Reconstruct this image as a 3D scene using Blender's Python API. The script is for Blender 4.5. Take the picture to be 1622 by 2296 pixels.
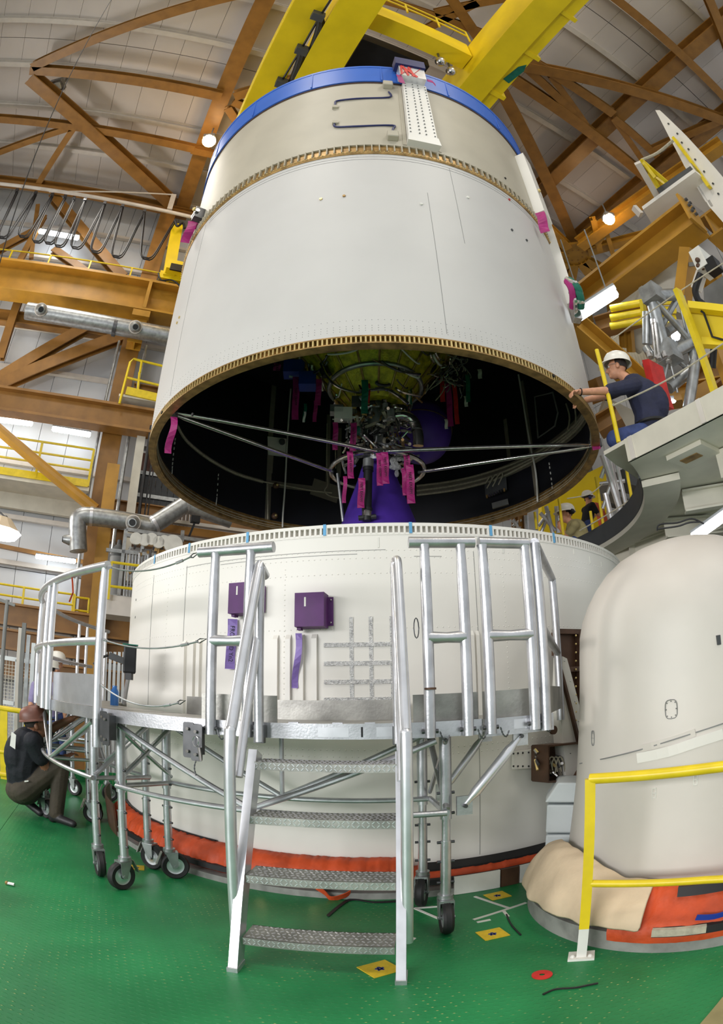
import bpy, bmesh, math, random
from mathutils import Vector, Matrix
random.seed(7)
for _o in list(bpy.data.objects):
    bpy.data.objects.remove(_o)
SC = bpy.context.scene
COL = SC.collection

# ------------------------------------------------------------------ camera
# full-frame fisheye (equisolid), solved from the circular rims of the two stages (radius 2.7 m)
FPX, CAMP = 1279.364, Vector((-0.5768, -6.3127, 1.2725))
YAW, PIT, ROLL = .0642, .3391, -.0135
_F = Vector((math.sin(YAW)*math.cos(PIT), math.cos(YAW)*math.cos(PIT), math.sin(PIT)))
_R0 = Vector((math.cos(YAW), -math.sin(YAW), 0)); _U0 = _R0.cross(_F)
_R = _R0*math.cos(ROLL) + _U0*math.sin(ROLL); _U = -_R0*math.sin(ROLL) + _U0*math.cos(ROLL)
cam = bpy.data.cameras.new('camera'); cam_o = bpy.data.objects.new('camera', cam); COL.objects.link(cam_o)
cam.type = 'PANO'
for holder in (cam, getattr(cam, 'cycles', None)):
    if holder is None: continue
    try:
        holder.panorama_type = 'FISHEYE_EQUISOLID'
        holder.fisheye_lens = 36*FPX/1622; holder.fisheye_fov = math.pi
    except Exception:
        pass
cam.sensor_fit = 'HORIZONTAL'; cam.sensor_width = 36; cam.sensor_height = 36*2296/1622
cam.clip_start = .05; cam.clip_end = 300
cam_o.matrix_world = Matrix(((_R.x, _U.x, -_F.x, CAMP.x), (_R.y, _U.y, -_F.y, CAMP.y), (_R.z, _U.z, -_F.z, CAMP.z), (0, 0, 0, 1)))
SC.camera = cam_o

# ------------------------------------------------------------------ light and exposure
SC.view_settings.view_transform = 'Standard'; SC.view_settings.look = 'None'
SC.view_settings.gamma = 1; SC.view_settings.use_curve_mapping = False
SC.view_settings.exposure = 0.0
world = bpy.data.worlds.new('hall_ambient'); SC.world = world; world.use_nodes = True
world.node_tree.nodes['Background'].inputs[0].default_value = (.93, .97, 1, 1)
world.node_tree.nodes['Background'].inputs[1].default_value = .76
def area(name, loc, to, size, watts, col=(1, 1, 1), size_y=None):
    l = bpy.data.lights.new(name, 'AREA'); l.energy = watts; l.color = col
    l.shape = 'RECTANGLE'; l.size = size; l.size_y = size_y or size
    o = bpy.data.objects.new(name, l); COL.objects.link(o); o.location = loc
    o.rotation_euler = (Vector(to)-Vector(loc)).to_track_quat('-Z', 'Y').to_euler()
    return o
# two added fill lights without fixtures, then the hall's ceiling luminaires
area('added_front_fill', (-8, -10, 2.9), (-1, -1.5, 1.5), 8, 800, (.99, .99, 1), 1.4)  # unseen wide light added low at front left to brighten the core stage
area('added_side_fill', (-16, 3, 8), (-6, 8, 9), 4, 1100, (1, .97, .92), 2)  # unseen light added at the left to lift crane undersides and back wall
area('ceiling_luminaire', (-5, -9, 18), (0, 0, 2), 3, 520, (1, .95, .86))
area('ceiling_luminaire', (6, -10, 18), (0, 0, 2), 3, 560, (1, .95, .86))
area('ceiling_luminaire', (-9, 4, 18), (-6, 3, 0), 3, 500, (1, .95, .86))

# ------------------------------------------------------------------ picture direction -> place helpers
def ray(x, y):
    dx, dy = x-811, 1148-y
    r = math.hypot(dx, dy); th = 2*math.asin(min(1, r/(2*FPX))); s = math.sin(th)/max(r, 1e-9)
    return _R*(dx*s) + _U*(dy*s) + _F*math.cos(th)
def atz(x, y, z):
    d = ray(x, y); return CAMP + d*((z-CAMP.z)/d.z)
def aty(x, y, Y):
    d = ray(x, y); return CAMP + d*((Y-CAMP.y)/d.y)
def onplane(x, y, P, n):
    d = ray(x, y); n = Vector(n); return CAMP + d*((Vector(P)-CAMP).dot(n)/d.dot(n))
def atd(x, y, dist):
    return CAMP + ray(x, y)*dist
def oncyl(x, y, rad, c=(0, 0), far=False):
    d = ray(x, y); o = Vector((CAMP.x-c[0], CAMP.y-c[1])); d2 = Vector((d.x, d.y))
    a = d2.dot(d2); b = o.dot(d2); q = o.dot(o)-rad*rad; disc = max(0, b*b-a*q)
    return CAMP + d*((-b+(1 if far else -1)*math.sqrt(disc))/a)
# the hall is turned 22.5 degrees against the launcher: u along the back wall, v towards it
_va = math.radians(-22.5)
VV = Vector((math.sin(_va), math.cos(_va), 0)); UU = Vector((VV.y, -VV.x, 0)); ZZ = Vector((0, 0, 1))
def B(u, v, z):
    return Vector((CAMP.x, CAMP.y, 0)) + UU*u + VV*v + ZZ*z
def atv(x, y, v):
    return onplane(x, y, B(0, v, 0), VV)
def atu(x, y, u):
    return onplane(x, y, B(u, 0, 0), UU)
def pol(r, a, z=0):                                  # a in degrees from -y towards +x
    a = math.radians(a); return Vector((r*math.sin(a), -r*math.cos(a), z))

# ------------------------------------------------------------------ materials (all procedural)
def lin(c):
    return tuple(((v/255)/12.92 if v/255 <= .04045 else ((v/255+.055)/1.055)**2.4) for v in c) + (1,)
MATS = {}
def mat(name, col, rough=.5, metal=0, var=.06, scale=4, bump=0, bscale=60, col2=None, emit=0, spec=.5, coat=0):
    m = bpy.data.materials.new(name); m.use_nodes = True; nt = m.node_tree; b = nt.nodes['Principled BSDF']
    b.inputs['Roughness'].default_value = rough; b.inputs['Metallic'].default_value = metal
    b.inputs['Specular IOR Level'].default_value = spec; b.inputs['Coat Weight'].default_value = coat
    tc = nt.nodes.new('ShaderNodeTexCoord')
    nz = nt.nodes.new('ShaderNodeTexNoise'); nz.inputs['Scale'].default_value = scale; nz.inputs['Detail'].default_value = 5
    nt.links.new(tc.outputs['Object'], nz.inputs['Vector'])
    rp = nt.nodes.new('ShaderNodeValToRGB')
    c = lin(col); k = lin(col2) if col2 else tuple(v*(1-var*2.2) for v in c[:3])+(1,)
    hi = c if col2 else tuple(min(1, v*(1+var)) for v in c[:3])+(1,)
    rp.color_ramp.elements[0].position = .32; rp.color_ramp.elements[0].color = k
    rp.color_ramp.elements[1].position = .62; rp.color_ramp.elements[1].color = hi
    nt.links.new(nz.outputs['Fac'], rp.inputs['Fac']); nt.links.new(rp.outputs['Color'], b.inputs['Base Color'])
    if bump:
        n2 = nt.nodes.new('ShaderNodeTexNoise'); n2.inputs['Scale'].default_value = bscale; n2.inputs['Detail'].default_value = 3
        nt.links.new(tc.outputs['Object'], n2.inputs['Vector'])
        bp = nt.nodes.new('ShaderNodeBump'); bp.inputs['Strength'].default_value = bump; bp.inputs['Distance'].default_value = .02
        nt.links.new(n2.outputs['Fac'], bp.inputs['Height']); nt.links.new(bp.outputs['Normal'], b.inputs['Normal'])
    if emit:
        b.inputs['Emission Color'].default_value = c; b.inputs['Emission Strength'].default_value = emit
    MATS[name] = m
    return m
mat('white_paint', (226, 222, 214), .42, var=.02, scale=1.5)
mat('stage_white_dimmed', (198, 195, 191), .5, var=.02, scale=1.2)  # white darkened for the upper stage: its weaker light put into the colour
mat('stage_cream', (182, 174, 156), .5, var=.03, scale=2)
mat('nose_white', (206, 199, 190), .45, var=.035, scale=1.6)
mat('panel_white', (206, 208, 210), .55, var=.03, scale=.7)
mat('ceiling_panel', (212, 203, 196), .6, var=.03, scale=.5)
mat('girt_white', (214, 206, 196), .5, var=.03)
mat('brown_steel', (150, 106, 48), .42, var=.09, scale=2.5)
mat('ochre_steel', (178, 130, 42), .4, var=.08, scale=2)
mat('crane_yellow', (236, 206, 24), .4, var=.05, scale=1.2)
mat('rail_yellow', (226, 198, 30), .35, var=.05, scale=8)
mat('blue_ring', (52, 104, 196), .4, var=.05, scale=1)
mat('dark_blue', (34, 40, 92), .5)
mat('alu', (198, 198, 202), .34, .8, var=.10, scale=7, bump=.05, bscale=90)
mat('alu_dull', (168, 166, 160), .45, .75, var=.14, scale=6, bump=.06, bscale=60)
mat('alu_bright', (220, 220, 224), .3, .78, var=.05, scale=9)
mat('steel_dark', (96, 96, 98), .4, .8, var=.1, scale=9)
mat('galvanised', (166, 168, 168), .38, .8, var=.12, scale=9)
mat('gold_alu', (222, 196, 132), .34, .6, var=.1, scale=14)
mat('gold_dark', (168, 134, 82), .42, .55, var=.2, scale=10)
mat('tray_grey', (120, 114, 100), .6, var=.1)
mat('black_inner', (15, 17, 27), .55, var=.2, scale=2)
mat('black', (18, 18, 20), .5, var=.2)
mat('rubber', (30, 29, 29), .6, var=.2, scale=20)
mat('grey_dark', (70, 72, 74), .6)
mat('grey_mid', (128, 128, 126), .6)
mat('curb_grey', (138, 138, 132), .7, var=.12, scale=10)
mat('purple_box', (84, 34, 98), .55, var=.08, scale=8)
mat('purple_ribbon', (136, 112, 182), .45, var=.08, scale=10)
mat('purple_nozzle', (74, 44, 150), .5, var=.14, scale=3)
mat('magenta', (166, 34, 112), .5, var=.1, scale=9)
mat('ribbon_red', (206, 44, 40), .5, var=.1, scale=9)
mat('ribbon_green', (16, 104, 84), .5, var=.1, scale=9)
mat('tag_white', (224, 222, 214), .6)
mat('orange_cloth', (198, 74, 30), .6, var=.12, scale=7, bump=.35, bscale=16)
mat('strap_black', (24, 22, 24), .6)
mat('beige_cloth', (212, 190, 160), .8, var=.07, scale=4, bump=.3, bscale=14)
mat('cream_steel', (214, 208, 192), .5, var=.04, scale=3)
mat('yellow_foil', (190, 176, 40), .38, .25, var=.2, scale=12, bump=.5, bscale=40)
mat('chrome', (214, 210, 206), .16, .95, var=.1, scale=20)
mat('foil_silver', (240, 240, 242), .3, .5, var=.15, scale=60, bump=.9, bscale=140)
mat('cable', (176, 168, 148), .6, var=.1, scale=30)
mat('cable_black', (26, 25, 27), .5)
mat('bracket_brown', (92, 66, 50), .5, .3, var=.15, scale=8)
mat('blue_panel', (30, 56, 150), .5, var=.08)
mat('tape_blue', (96, 162, 206), .6)
mat('sticker_yellow', (218, 184, 40), .6, var=.06, scale=30)
mat('ink_blue', (44, 58, 140), .6)
mat('ink_black', (20, 20, 22), .7)
mat('brick_dark', (112, 78, 66), .7, var=.1)
mat('skin', (206, 148, 116), .5, var=.05, scale=20)
mat('skin_dark', (124, 82, 58), .5, var=.06, scale=20)
mat('shirt_navy', (34, 38, 64), .8, var=.1, scale=8, bump=.25, bscale=26)
mat('shirt_black', (20, 22, 30), .8, var=.1, scale=8, bump=.25, bscale=26)
mat('shirt_olive', (150, 140, 98), .8, var=.08, scale=8)
mat('shirt_lilac', (140, 130, 168), .8, var=.08, scale=8)
mat('jeans', (50, 66, 116), .8, var=.12, scale=12, bump=.2, bscale=30)
mat('trousers_olive', (62, 54, 42), .8, var=.1, scale=8, bump=.25, bscale=24)
mat('shoe', (34, 32, 34), .5)
mat('helmet_white', (236, 232, 222), .3, var=.01)
mat('foam_white', (220, 226, 228), .7, var=.02)
mat('cap_brown', (112, 70, 58), .45, var=.12, scale=10)
mat('hair_dark', (40, 30, 26), .7, var=.2, scale=40)
mat('lamp_white', (236, 246, 255), .4, emit=14)
mat('lamp_warm', (255, 214, 160), .4, emit=60)
mat('glass_dark', (40, 46, 54), .1, spec=.8)
mat('mesh_white', (216, 220, 222), .5)
mat('water_blue', (50, 110, 180), .2)

def floor_material():
    m = bpy.data.materials.new('green_tread_plate'); m.use_nodes = True; nt = m.node_tree; b = nt.nodes['Principled BSDF']
    L = nt.links.new; N = nt.nodes.new
    b.inputs['Roughness'].default_value = .42; b.inputs['Specular IOR Level'].default_value = .4
    tc = N('ShaderNodeTexCoord')
    def mth(op, a, c=None, v=None):
        n = N('ShaderNodeMath'); n.operation = op
        L(a, n.inputs[0])
        if c is not None: L(c, n.inputs[1])
        if v is not None: n.inputs[1].default_value = v
        return n.outputs[0]
    mp = N('ShaderNodeMapping'); mp.inputs['Rotation'].default_value = (0, 0, math.radians(12)); mp.inputs['Scale'].default_value = (1/.045, 1/.03, 1)
    L(tc.outputs['Object'], mp.inputs['Vector'])
    sx = N('ShaderNodeSeparateXYZ'); L(mp.outputs['Vector'], sx.inputs[0])
    row = mth('FLOOR', sx.outputs[1]); half = mth('MULTIPLY', row, v=.5)
    fx = mth('FRACT', mth('ADD', sx.outputs[0], half)); fy = mth('FRACT', sx.outputs[1])
    dx = mth('ABSOLUTE', mth('SUBTRACT', fx, v=.5)); dy = mth('ABSOLUTE', mth('SUBTRACT', fy, v=.5))
    e = mth('ADD', mth('POWER', mth('DIVIDE', dx, v=.33), v=2), mth('POWER', mth('DIVIDE', dy, v=.22), v=2))
    bar = N('ShaderNodeMapRange'); L(e, bar.inputs['Value'])
    bar.inputs['From Min'].default_value = .5; bar.inputs['From Max'].default_value = 1.0; bar.inputs['To Min'].default_value = 1; bar.inputs['To Max'].default_value = 0
    nz = N('ShaderNodeTexNoise'); nz.inputs['Scale'].default_value = 1.7; nz.inputs['Detail'].default_value = 6; L(tc.outputs['Object'], nz.inputs['Vector'])
    rp = N('ShaderNodeValToRGB'); rp.color_ramp.elements[0].position = .3; rp.color_ramp.elements[0].color = lin((22, 108, 60)); rp.color_ramp.elements[1].position = .7; rp.color_ramp.elements[1].color = lin((40, 138, 80))
    L(nz.outputs['Fac'], rp.inputs['Fac'])
    # worn tips of the studs show pale metal and dust
    nw = N('ShaderNodeTexNoise'); nw.inputs['Scale'].default_value = 2.3; nw.inputs['Detail'].default_value = 2; L(tc.outputs['Object'], nw.inputs['Vector'])
    wr = N('ShaderNodeMapRange'); L(nw.outputs['Fac'], wr.inputs['Value']); wr.inputs['From Min'].default_value = .42; wr.inputs['From Max'].default_value = .68
    tip = N('ShaderNodeMapRange'); L(e, tip.inputs['Value']); tip.inputs['From Min'].default_value = .02; tip.inputs['From Max'].default_value = .16; tip.inputs['To Min'].default_value = 1; tip.inputs['To Max'].default_value = 0
    wh = N('ShaderNodeTexWhiteNoise'); wh.noise_dimensions = '2D'
    fl = N('ShaderNodeCombineXYZ'); L(mth('FLOOR', mth('ADD', sx.outputs[0], half)), fl.inputs[0]); L(row, fl.inputs[1]); L(fl.outputs[0], wh.inputs['Vector'])
    sel = mth('GREATER_THAN', wh.outputs['Value'], v=.55)
    w2 = mth('MULTIPLY', mth('MULTIPLY', tip.outputs[0], wr.outputs[0]), sel)
    mx = N('ShaderNodeMix'); mx.data_type = 'RGBA'; L(w2, mx.inputs[0]); L(rp.outputs['Color'], mx.inputs[6]); mx.inputs[7].default_value = lin((196, 190, 120))
    L(mx.outputs[2], b.inputs['Base Color'])
    bp = N('ShaderNodeBump'); bp.inputs['Strength'].default_value = .3; bp.inputs['Distance'].default_value = .004
    L(bar.outputs[0], bp.inputs['Height']); L(bp.outputs['Normal'], b.inputs['Normal'])
    MATS['green_floor'] = m
floor_material()

# ------------------------------------------------------------------ mesh builder
class M:
    def __init__(s): s.v = []; s.f = []; s.sm = []
    def add(s, vs, fs, smooth=False):
        o = len(s.v); s.v += [Vector(q) for q in vs]; s.f += [tuple(i+o for i in f) for f in fs]; s.sm += [smooth]*len(fs); return s
    def box(s, c, size, ax=None):
        c = Vector(c); X, Y, Z = [Vector(a) for a in (ax or ((1, 0, 0), (0, 1, 0), (0, 0, 1)))]
        hx, hy, hz = [q/2 for q in size]
        return s.add([c+X*(hx*i)+Y*(hy*j)+Z*(hz*k) for i in (-1, 1) for j in (-1, 1) for k in (-1, 1)],
                     [(0, 1, 3, 2), (4, 6, 7, 5), (0, 4, 5, 1), (2, 3, 7, 6), (0, 2, 6, 4), (1, 5, 7, 3)])
    def bar(s, p0, p1, w, h, up=(0, 0, 1), shift=(0, 0)):
        p0, p1 = Vector(p0), Vector(p1); X = (p1-p0); L = X.length; X = X.normalized()
        Y = Vector(up).cross(X)
        if Y.length < 1e-4: Y = Vector((1, 0, 0)).cross(X)
        Y.normalize(); Zx = X.cross(Y)
        return s.box((p0+p1)/2+Y*shift[0]+Zx*shift[1], (L, w, h), (X, Y, Zx))
    def ibeam(s, p0, p1, w, h, tf=None, tw=None, up=(0, 0, 1)):
        tf = tf or h*.09; tw = tw or w*.12
        s.bar(p0, p1, w, tf, up, (0, h/2-tf/2)); s.bar(p0, p1, w, tf, up, (0, -h/2+tf/2)); return s.bar(p0, p1, tw, h-2*tf, up)
    def tube(s, path, r, n=10, closed=False, caps=True):
        P = [Vector(p) for p in path]; m = len(P); rr = r if isinstance(r, (list, tuple)) else [r]*m
        vs = []; T = []
        for i in range(m):
            a = P[(i-1) % m] if (closed or i > 0) else P[0]; b = P[(i+1) % m] if (closed or i < m-1) else P[-1]
            T.append((b-a).normalized())
        up = Vector((0, 0, 1)) if abs(T[0].z) < .9 else Vector((1, 0, 0))
        X = (up - T[0]*up.dot(T[0])).normalized()
        for i in range(m):
            X = (X - T[i]*X.dot(T[i]))
            X = X.normalized() if X.length > 1e-6 else T[i].orthogonal().normalized()
            Y = T[i].cross(X)
            for k in range(n):
                a = 2*math.pi*k/n; vs.append(P[i]+X*(rr[i]*math.cos(a))+Y*(rr[i]*math.sin(a)))
        fs = []
        for i in range(m if closed else m-1):
            j = (i+1) % m
            for k in range(n):
                q = (k+1) % n; fs.append((i*n+k, i*n+q, j*n+q, j*n+k))
        s.add(vs, fs, True)
        if caps and not closed:
            o = len(s.v)-len(vs)
            s.f += [tuple(o+k for k in reversed(range(n))), tuple(o+(m-1)*n+k for k in range(n))]; s.sm += [False, False]
        return s
    def lathe(s, prof, c=(0, 0), n=64, a0=0, a1=360, closed=False, smooth=True):
        full = abs(a1-a0) >= 359.9; k = n if full else n+1; m = len(prof); vs = []
        for i in range(k):
            a = math.radians(a0+(a1-a0)*i/n)
            for r, z in prof: vs.append((c[0]+r*math.sin(a), c[1]-r*math.cos(a), z))
        fs = []
        for i in range(n):
            j = (i+1) % k
            for q in range(m if closed else m-1):
                w = (q+1) % m; fs.append((i*m+q, j*m+q, j*m+w, i*m+w))
        s.add(vs, fs, smooth)
        if not full and closed:
            o = len(s.v)-len(vs)
            s.f += [tuple(o+q for q in range(m)), tuple(o+(k-1)*m+q for q in reversed(range(m)))]; s.sm += [False]*2
        return s
    def band(s, r0, r1, z0, z1, a0, a1, n=24, c=(0, 0)):
        return s.lathe([(r0, z0), (r1, z0), (r1, z1), (r0, z1)], c, n, a0, a1, True)
    def ball(s, c, r, nu=14, nv=9, sc=(1, 1, 1), ax=None, top=math.pi):
        c = Vector(c); X, Y, Z = [Vector(a) for a in (ax or ((1, 0, 0), (0, 1, 0), (0, 0, 1)))]; vs = []; fs = []
        for j in range(nv+1):
            t = top*j/nv
            for i in range(nu):
                a = 2*math.pi*i/nu
                vs.append(c+X*(r*sc[0]*math.sin(t)*math.cos(a))+Y*(r*sc[1]*math.sin(t)*math.sin(a))+Z*(r*sc[2]*math.cos(t)))
        for j in range(nv):
            for i in range(nu):
                k = (i+1) % nu; fs.append((j*nu+i, (j+1)*nu+i, (j+1)*nu+k, j*nu+k))
        return s.add(vs, fs, True)
    def prism(s, poly, vec):
        P = [Vector(p) for p in poly]; n = len(P); vec = Vector(vec)
        return s.add(P+[p+vec for p in P], [tuple(reversed(range(n))), tuple(range(n, 2*n))]+[(i, (i+1) % n, n+(i+1) % n, n+i) for i in range(n)])
    def strip(s, path, wdir, w, t=.003):
        P = [Vector(p) for p in path]; m = len(P); vs = []
        for i, p in enumerate(P):
            T = (P[min(i+1, m-1)]-P[max(i-1, 0)]).normalized(); wd = Vector(wdir(i) if callable(wdir) else wdir).normalized(); nn = T.cross(wd).normalized()
            vs += [p+wd*w/2+nn*t/2, p-wd*w/2+nn*t/2, p-wd*w/2-nn*t/2, p+wd*w/2-nn*t/2]
        fs = [(0, 1, 2, 3), tuple((m-1)*4+k for k in (3, 2, 1, 0))]
        for i in range(m-1):
            for k in range(4):
                q = (k+1) % 4; fs.append((i*4+k, (i+1)*4+k, (i+1)*4+q, i*4+q))
        return s.add(vs, fs)
    def build(s, name, material, parent=None, origin=None, sharp=35, mats=None):
        if parent is not None: org = wloc(parent)
        elif origin is not None: org = Vector(origin)
        else:
            xs = [v.x for v in s.v]; ys = [v.y for v in s.v]; zs = [v.z for v in s.v]
            org = Vector(((min(xs)+max(xs))/2, (min(ys)+max(ys))/2, min(zs)))
        me = bpy.data.meshes.new(name); me.from_pydata([v-org for v in s.v], [], s.f)
        me.polygons.foreach_set('use_smooth', s.sm)
        bm = bmesh.new(); bm.from_mesh(me); bmesh.ops.recalc_face_normals(bm, faces=bm.faces); bm.to_mesh(me); bm.free()
        if any(s.sm): me.set_sharp_from_angle(angle=math.radians(sharp))
        me.materials.append(MATS[material])
        o = bpy.data.objects.new(name, me); COL.objects.link(o)
        if parent is not None: o.parent = parent
        else: o.location = org
        return o
def wloc(o):
    p = Vector(o.location)
    while o.parent: o = o.parent; p += Vector(o.location)
    return p
def tag(o, label=None, cat=None, group=None, kind=None):
    if label: o['label'] = label
    if cat: o['category'] = cat
    if group: o['group'] = group
    if kind: o['kind'] = kind
    return o
def thing(name, loc, label, cat, group=None):
    o = bpy.data.objects.new(name, None); COL.objects.link(o); o.location = loc; o.empty_display_size = .1
    return tag(o, label, cat, group)
def struct(o):
    o['kind'] = 'structure'; return o
def copy_tree(o, parent=None, loc=None):
    c = o.copy(); COL.objects.link(c); c.parent = parent
    if loc is not None: c.location = loc
    for ch in list(o.children): copy_tree(ch, c)
    return c
def absorb(th, parent, name=None):
    """turn a thing fixed to another into a part of it: its first mesh is the part, the rest its sub-parts"""
    if th.type == 'MESH':
        th.location = Vector(th.location)-wloc(parent); th.parent = parent; main = th
    else:
        ch = [c for c in COL.objects if c.parent == th]; main = ch[0]; loc = Vector(th.location)-wloc(parent)
        main.name = name or th.name.split('.')[0]; main.parent = parent; main.location = loc
        for c in ch[1:]: c.parent = main
        if 'label' in th: main['label'] = th['label']
        bpy.data.objects.remove(th)
    for k in ('category', 'group'):
        if k in main: del main[k]
    return main
def arc(r, a0, a1, z, n=16, c=(0, 0)):
    return [pol(r, a0+(a1-a0)*i/n, z)+Vector((c[0], c[1], 0)) for i in range(n+1)]
def bez(p0, p1, p2, p3, n=10):
    p0, p1, p2, p3 = [Vector(p) for p in (p0, p1, p2, p3)]
    return [p0*(1-t)**3+p1*(3*t*(1-t)**2)+p2*(3*t*t*(1-t))+p3*t**3 for t in [i/n for i in range(n+1)]]
def sag(p0, p1, d, n=10):
    p0, p1 = Vector(p0), Vector(p1)
    return [p0.lerp(p1, i/n)-Vector((0, 0, d*4*(i/n)*(1-i/n))) for i in range(n+1)]
def smooth_path(pts, n=6):
    P = [Vector(p) for p in pts]; out = []
    for i in range(len(P)-1):
        a = P[max(i-1, 0)]; b = P[i]; c = P[i+1]; d = P[min(i+2, len(P)-1)]
        for k in range(n):
            t = k/n; out.append(.5*((2*b)+(c-a)*t+(2*a-5*b+4*c-d)*t*t+(3*b-a-3*c+d)*t**3))
    return out+[P[-1]]
# ================================================================== THE HALL
HC = 19.0; ZC = CAMP.z + HC                        # roof underside
VW = 17.1                                           # back wall
def top(o, label, cat, group=None): return tag(o, label, cat, group)

# ---- floor of green tread plates
fl = M().box(B(.5, 2.0, -.06), (9.8, 12.0, .08), (UU, VV, ZZ)).build('floor', 'grey_dark'); struct(fl)
lo = M().box(B(0, 5, -1.35), (46, 25, .2), (UU, VV, ZZ)).build('floor_lower', 'curb_grey'); struct(lo)
us = [-4.4, -.9, 5.4]; vs_ = [-4, 8.0]
for i in range(len(us)-1):
    for j in range(len(vs_)-1):
        c = B((us[i]+us[i+1])/2, (vs_[j]+vs_[j+1])/2, -.01)
        M().box(c, (us[i+1]-us[i]-.004, vs_[j+1]-vs_[j]-.006, .02), (UU, VV, ZZ)).build('floor_plate', 'green_floor', fl)
M().box(B(.5, 8.02, .06), (9.8, .03, .2), (UU, VV, ZZ)).build('toe_plate', 'green_floor', fl)
def lay(p0, p1, w, matn, name, t=.004):             # a thin strip on the floor between two picture points
    return M().bar(atz(*p0, t/2), atz(*p1, t/2), w, t).build(name, matn, fl)
for a, b in [((1065, 2010), (1145, 2037)), ((1062, 2062), (1180, 2024)), ((1130, 2043), (1140, 2055)), ((930, 2036), (985, 2060)), ((930, 2036), (1000, 2031)), ((1070, 2068), (1100, 2062)), ((930, 2103), (918, 2112))]:
    lay(a, b, .018, 'tag_white', 'chalk_line')
for a, b in [((648, 2104), (668, 2101)), ((655, 2098), (664, 2108)), ((680, 2100), (694, 2098)), ((684, 2104), (690, 2096)), ((656, 2114), (676, 2117)), ((664, 2118), (678, 2112)), ((696, 2112), (714, 2109)), ((702, 2122), (724, 2120)), ((708, 2124), (712, 2116)), ((718, 2124), (722, 2115))]:
    lay(a, b, .009, 'ink_black', 'paint_mark')
for i, (x, y, s, rz) in enumerate([(852, 2172, .15, .5), (1105, 2094, .135, .15), (1116, 2008, .13, .2), (305, 1945, .12, .3)]):
    st = M().box(atz(x, y, .003), (s, s*.95, .004), ((math.cos(rz), math.sin(rz), 0), (-math.sin(rz), math.cos(rz), 0), (0, 0, 1)))
    o = st.build('floor_sticker', 'sticker_yellow')
    tag(o, ['yellow square floor sticker with a blue mark beside the ladder foot', 'yellow square floor sticker with blue mark near the lone front caster', 'worn yellow floor sticker close to the white launcher skirt', 'yellow floor sticker behind the pair of left casters'][i], 'sticker', 'yellow stickers on the green floor')
    q = atz(x, y, .0055); mk = M()
    for k in range(5):
        a = rz+k*1.3; mk.bar(q+Vector((math.cos(a), math.sin(a), 0))*.02, q-Vector((math.cos(a+.7), math.sin(a+.7), 0))*.022, .008, .001)
    mk.build('ink_mark', 'ink_blue', o)
q = atz(1216, 2187, 0)
tag(M().lathe([(.012, .003), (.012, .006), (.045, .006), (.045, .001)], (q.x, q.y), 24).build('floor_disc', 'ribbon_red'), 'small red disc plate set on the green floor', 'disc')
tag(M().tube([p+Vector((0, 0, .006)) for p in smooth_path([atz(x, y, 0) for x, y in [(1218, 2232), (1240, 2222), (1258, 2219), (1290, 2217), (1320, 2211), (1341, 2207)]])], .005, 6).build('loose_rope', 'cable_black'), 'short black rope end lying on the green floor', 'cord')
tag(M().tube([p+Vector((0, 0, .005)) for p in smooth_path([atz(x, y, 0) for x, y in [(1136, 2052), (1147, 2075), (1168, 2098)]])], .005, 6).build('loose_strip', 'cable_black'), 'thin dark strip lying beside the beige cloth', 'strip')
o = M().strip([p+Vector((0, 0, .004)) for p in smooth_path([atz(x, y, 0) for x, y in [(735, 2055), (765, 2030), (790, 2018), (840, 2024), (900, 2021)]])], lambda i: (.35, -1, 0), .035, .003).build('loose_strap', 'strap_black')
tag(o, 'loose black strap trailing on the floor behind the ladder', 'strap')

# ---- roof
ce = M().box(B(0, 5, ZC+.16), (46, 25, .1), (UU, VV, ZZ)).build('ceiling', 'grey_mid'); struct(ce)
rows = [-7, 1.3, 9.3, VW+.3]
for i in range(44):
    for j in range(3):
        M().box(B(-21.5+i, (rows[j]+rows[j+1])/2, ZC+.07), (.988, rows[j+1]-rows[j]-.03, .08), (UU, VV, ZZ)).build('roof_panel', 'ceiling_panel', ce)
for k in range(-2, 9):
    v = (.022+.1053*k)*HC
    M().ibeam(B(-22, v, ZC-.09), B(22, v, ZC-.09), .2, .24).build('purlin', 'girt_white', ce)
def member(p0, p1, H, w, h, matn='brown_steel', name='roof_brace', label='brown roof brace seen between the yellow crane girders', group='brown roof bracing', e0=0, e1=0, solid=False):
    a, b = atz(*p0, CAMP.z+H), atz(*p1, CAMP.z+H); d = (b-a).normalized(); a = a-d*e0; b = b+d*e1
    m = M()
    if solid: m.bar(a, b, w, h)
    else: m.ibeam(a, b, w, h, h*.14, w*.2)
    return tag(m.build(name, matn), label, 'beam', group)
HB = 18.35
for k, u in enumerate([0.0, .683, .862]):
    o = M().ibeam(B(u*HB, -6, CAMP.z+HB), B(u*HB, 16.6, CAMP.z+HB), .58, .5).build('roof_beam', 'brown_steel')
    tag(o, ['brown roof beam running into the tall brown column', 'dark brown roof beam crossing above the bolted hub', 'brown roof beam passing right over the bolted hub plate'][k], 'beam', 'main roof beams')
HB2 = 17.95
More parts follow.
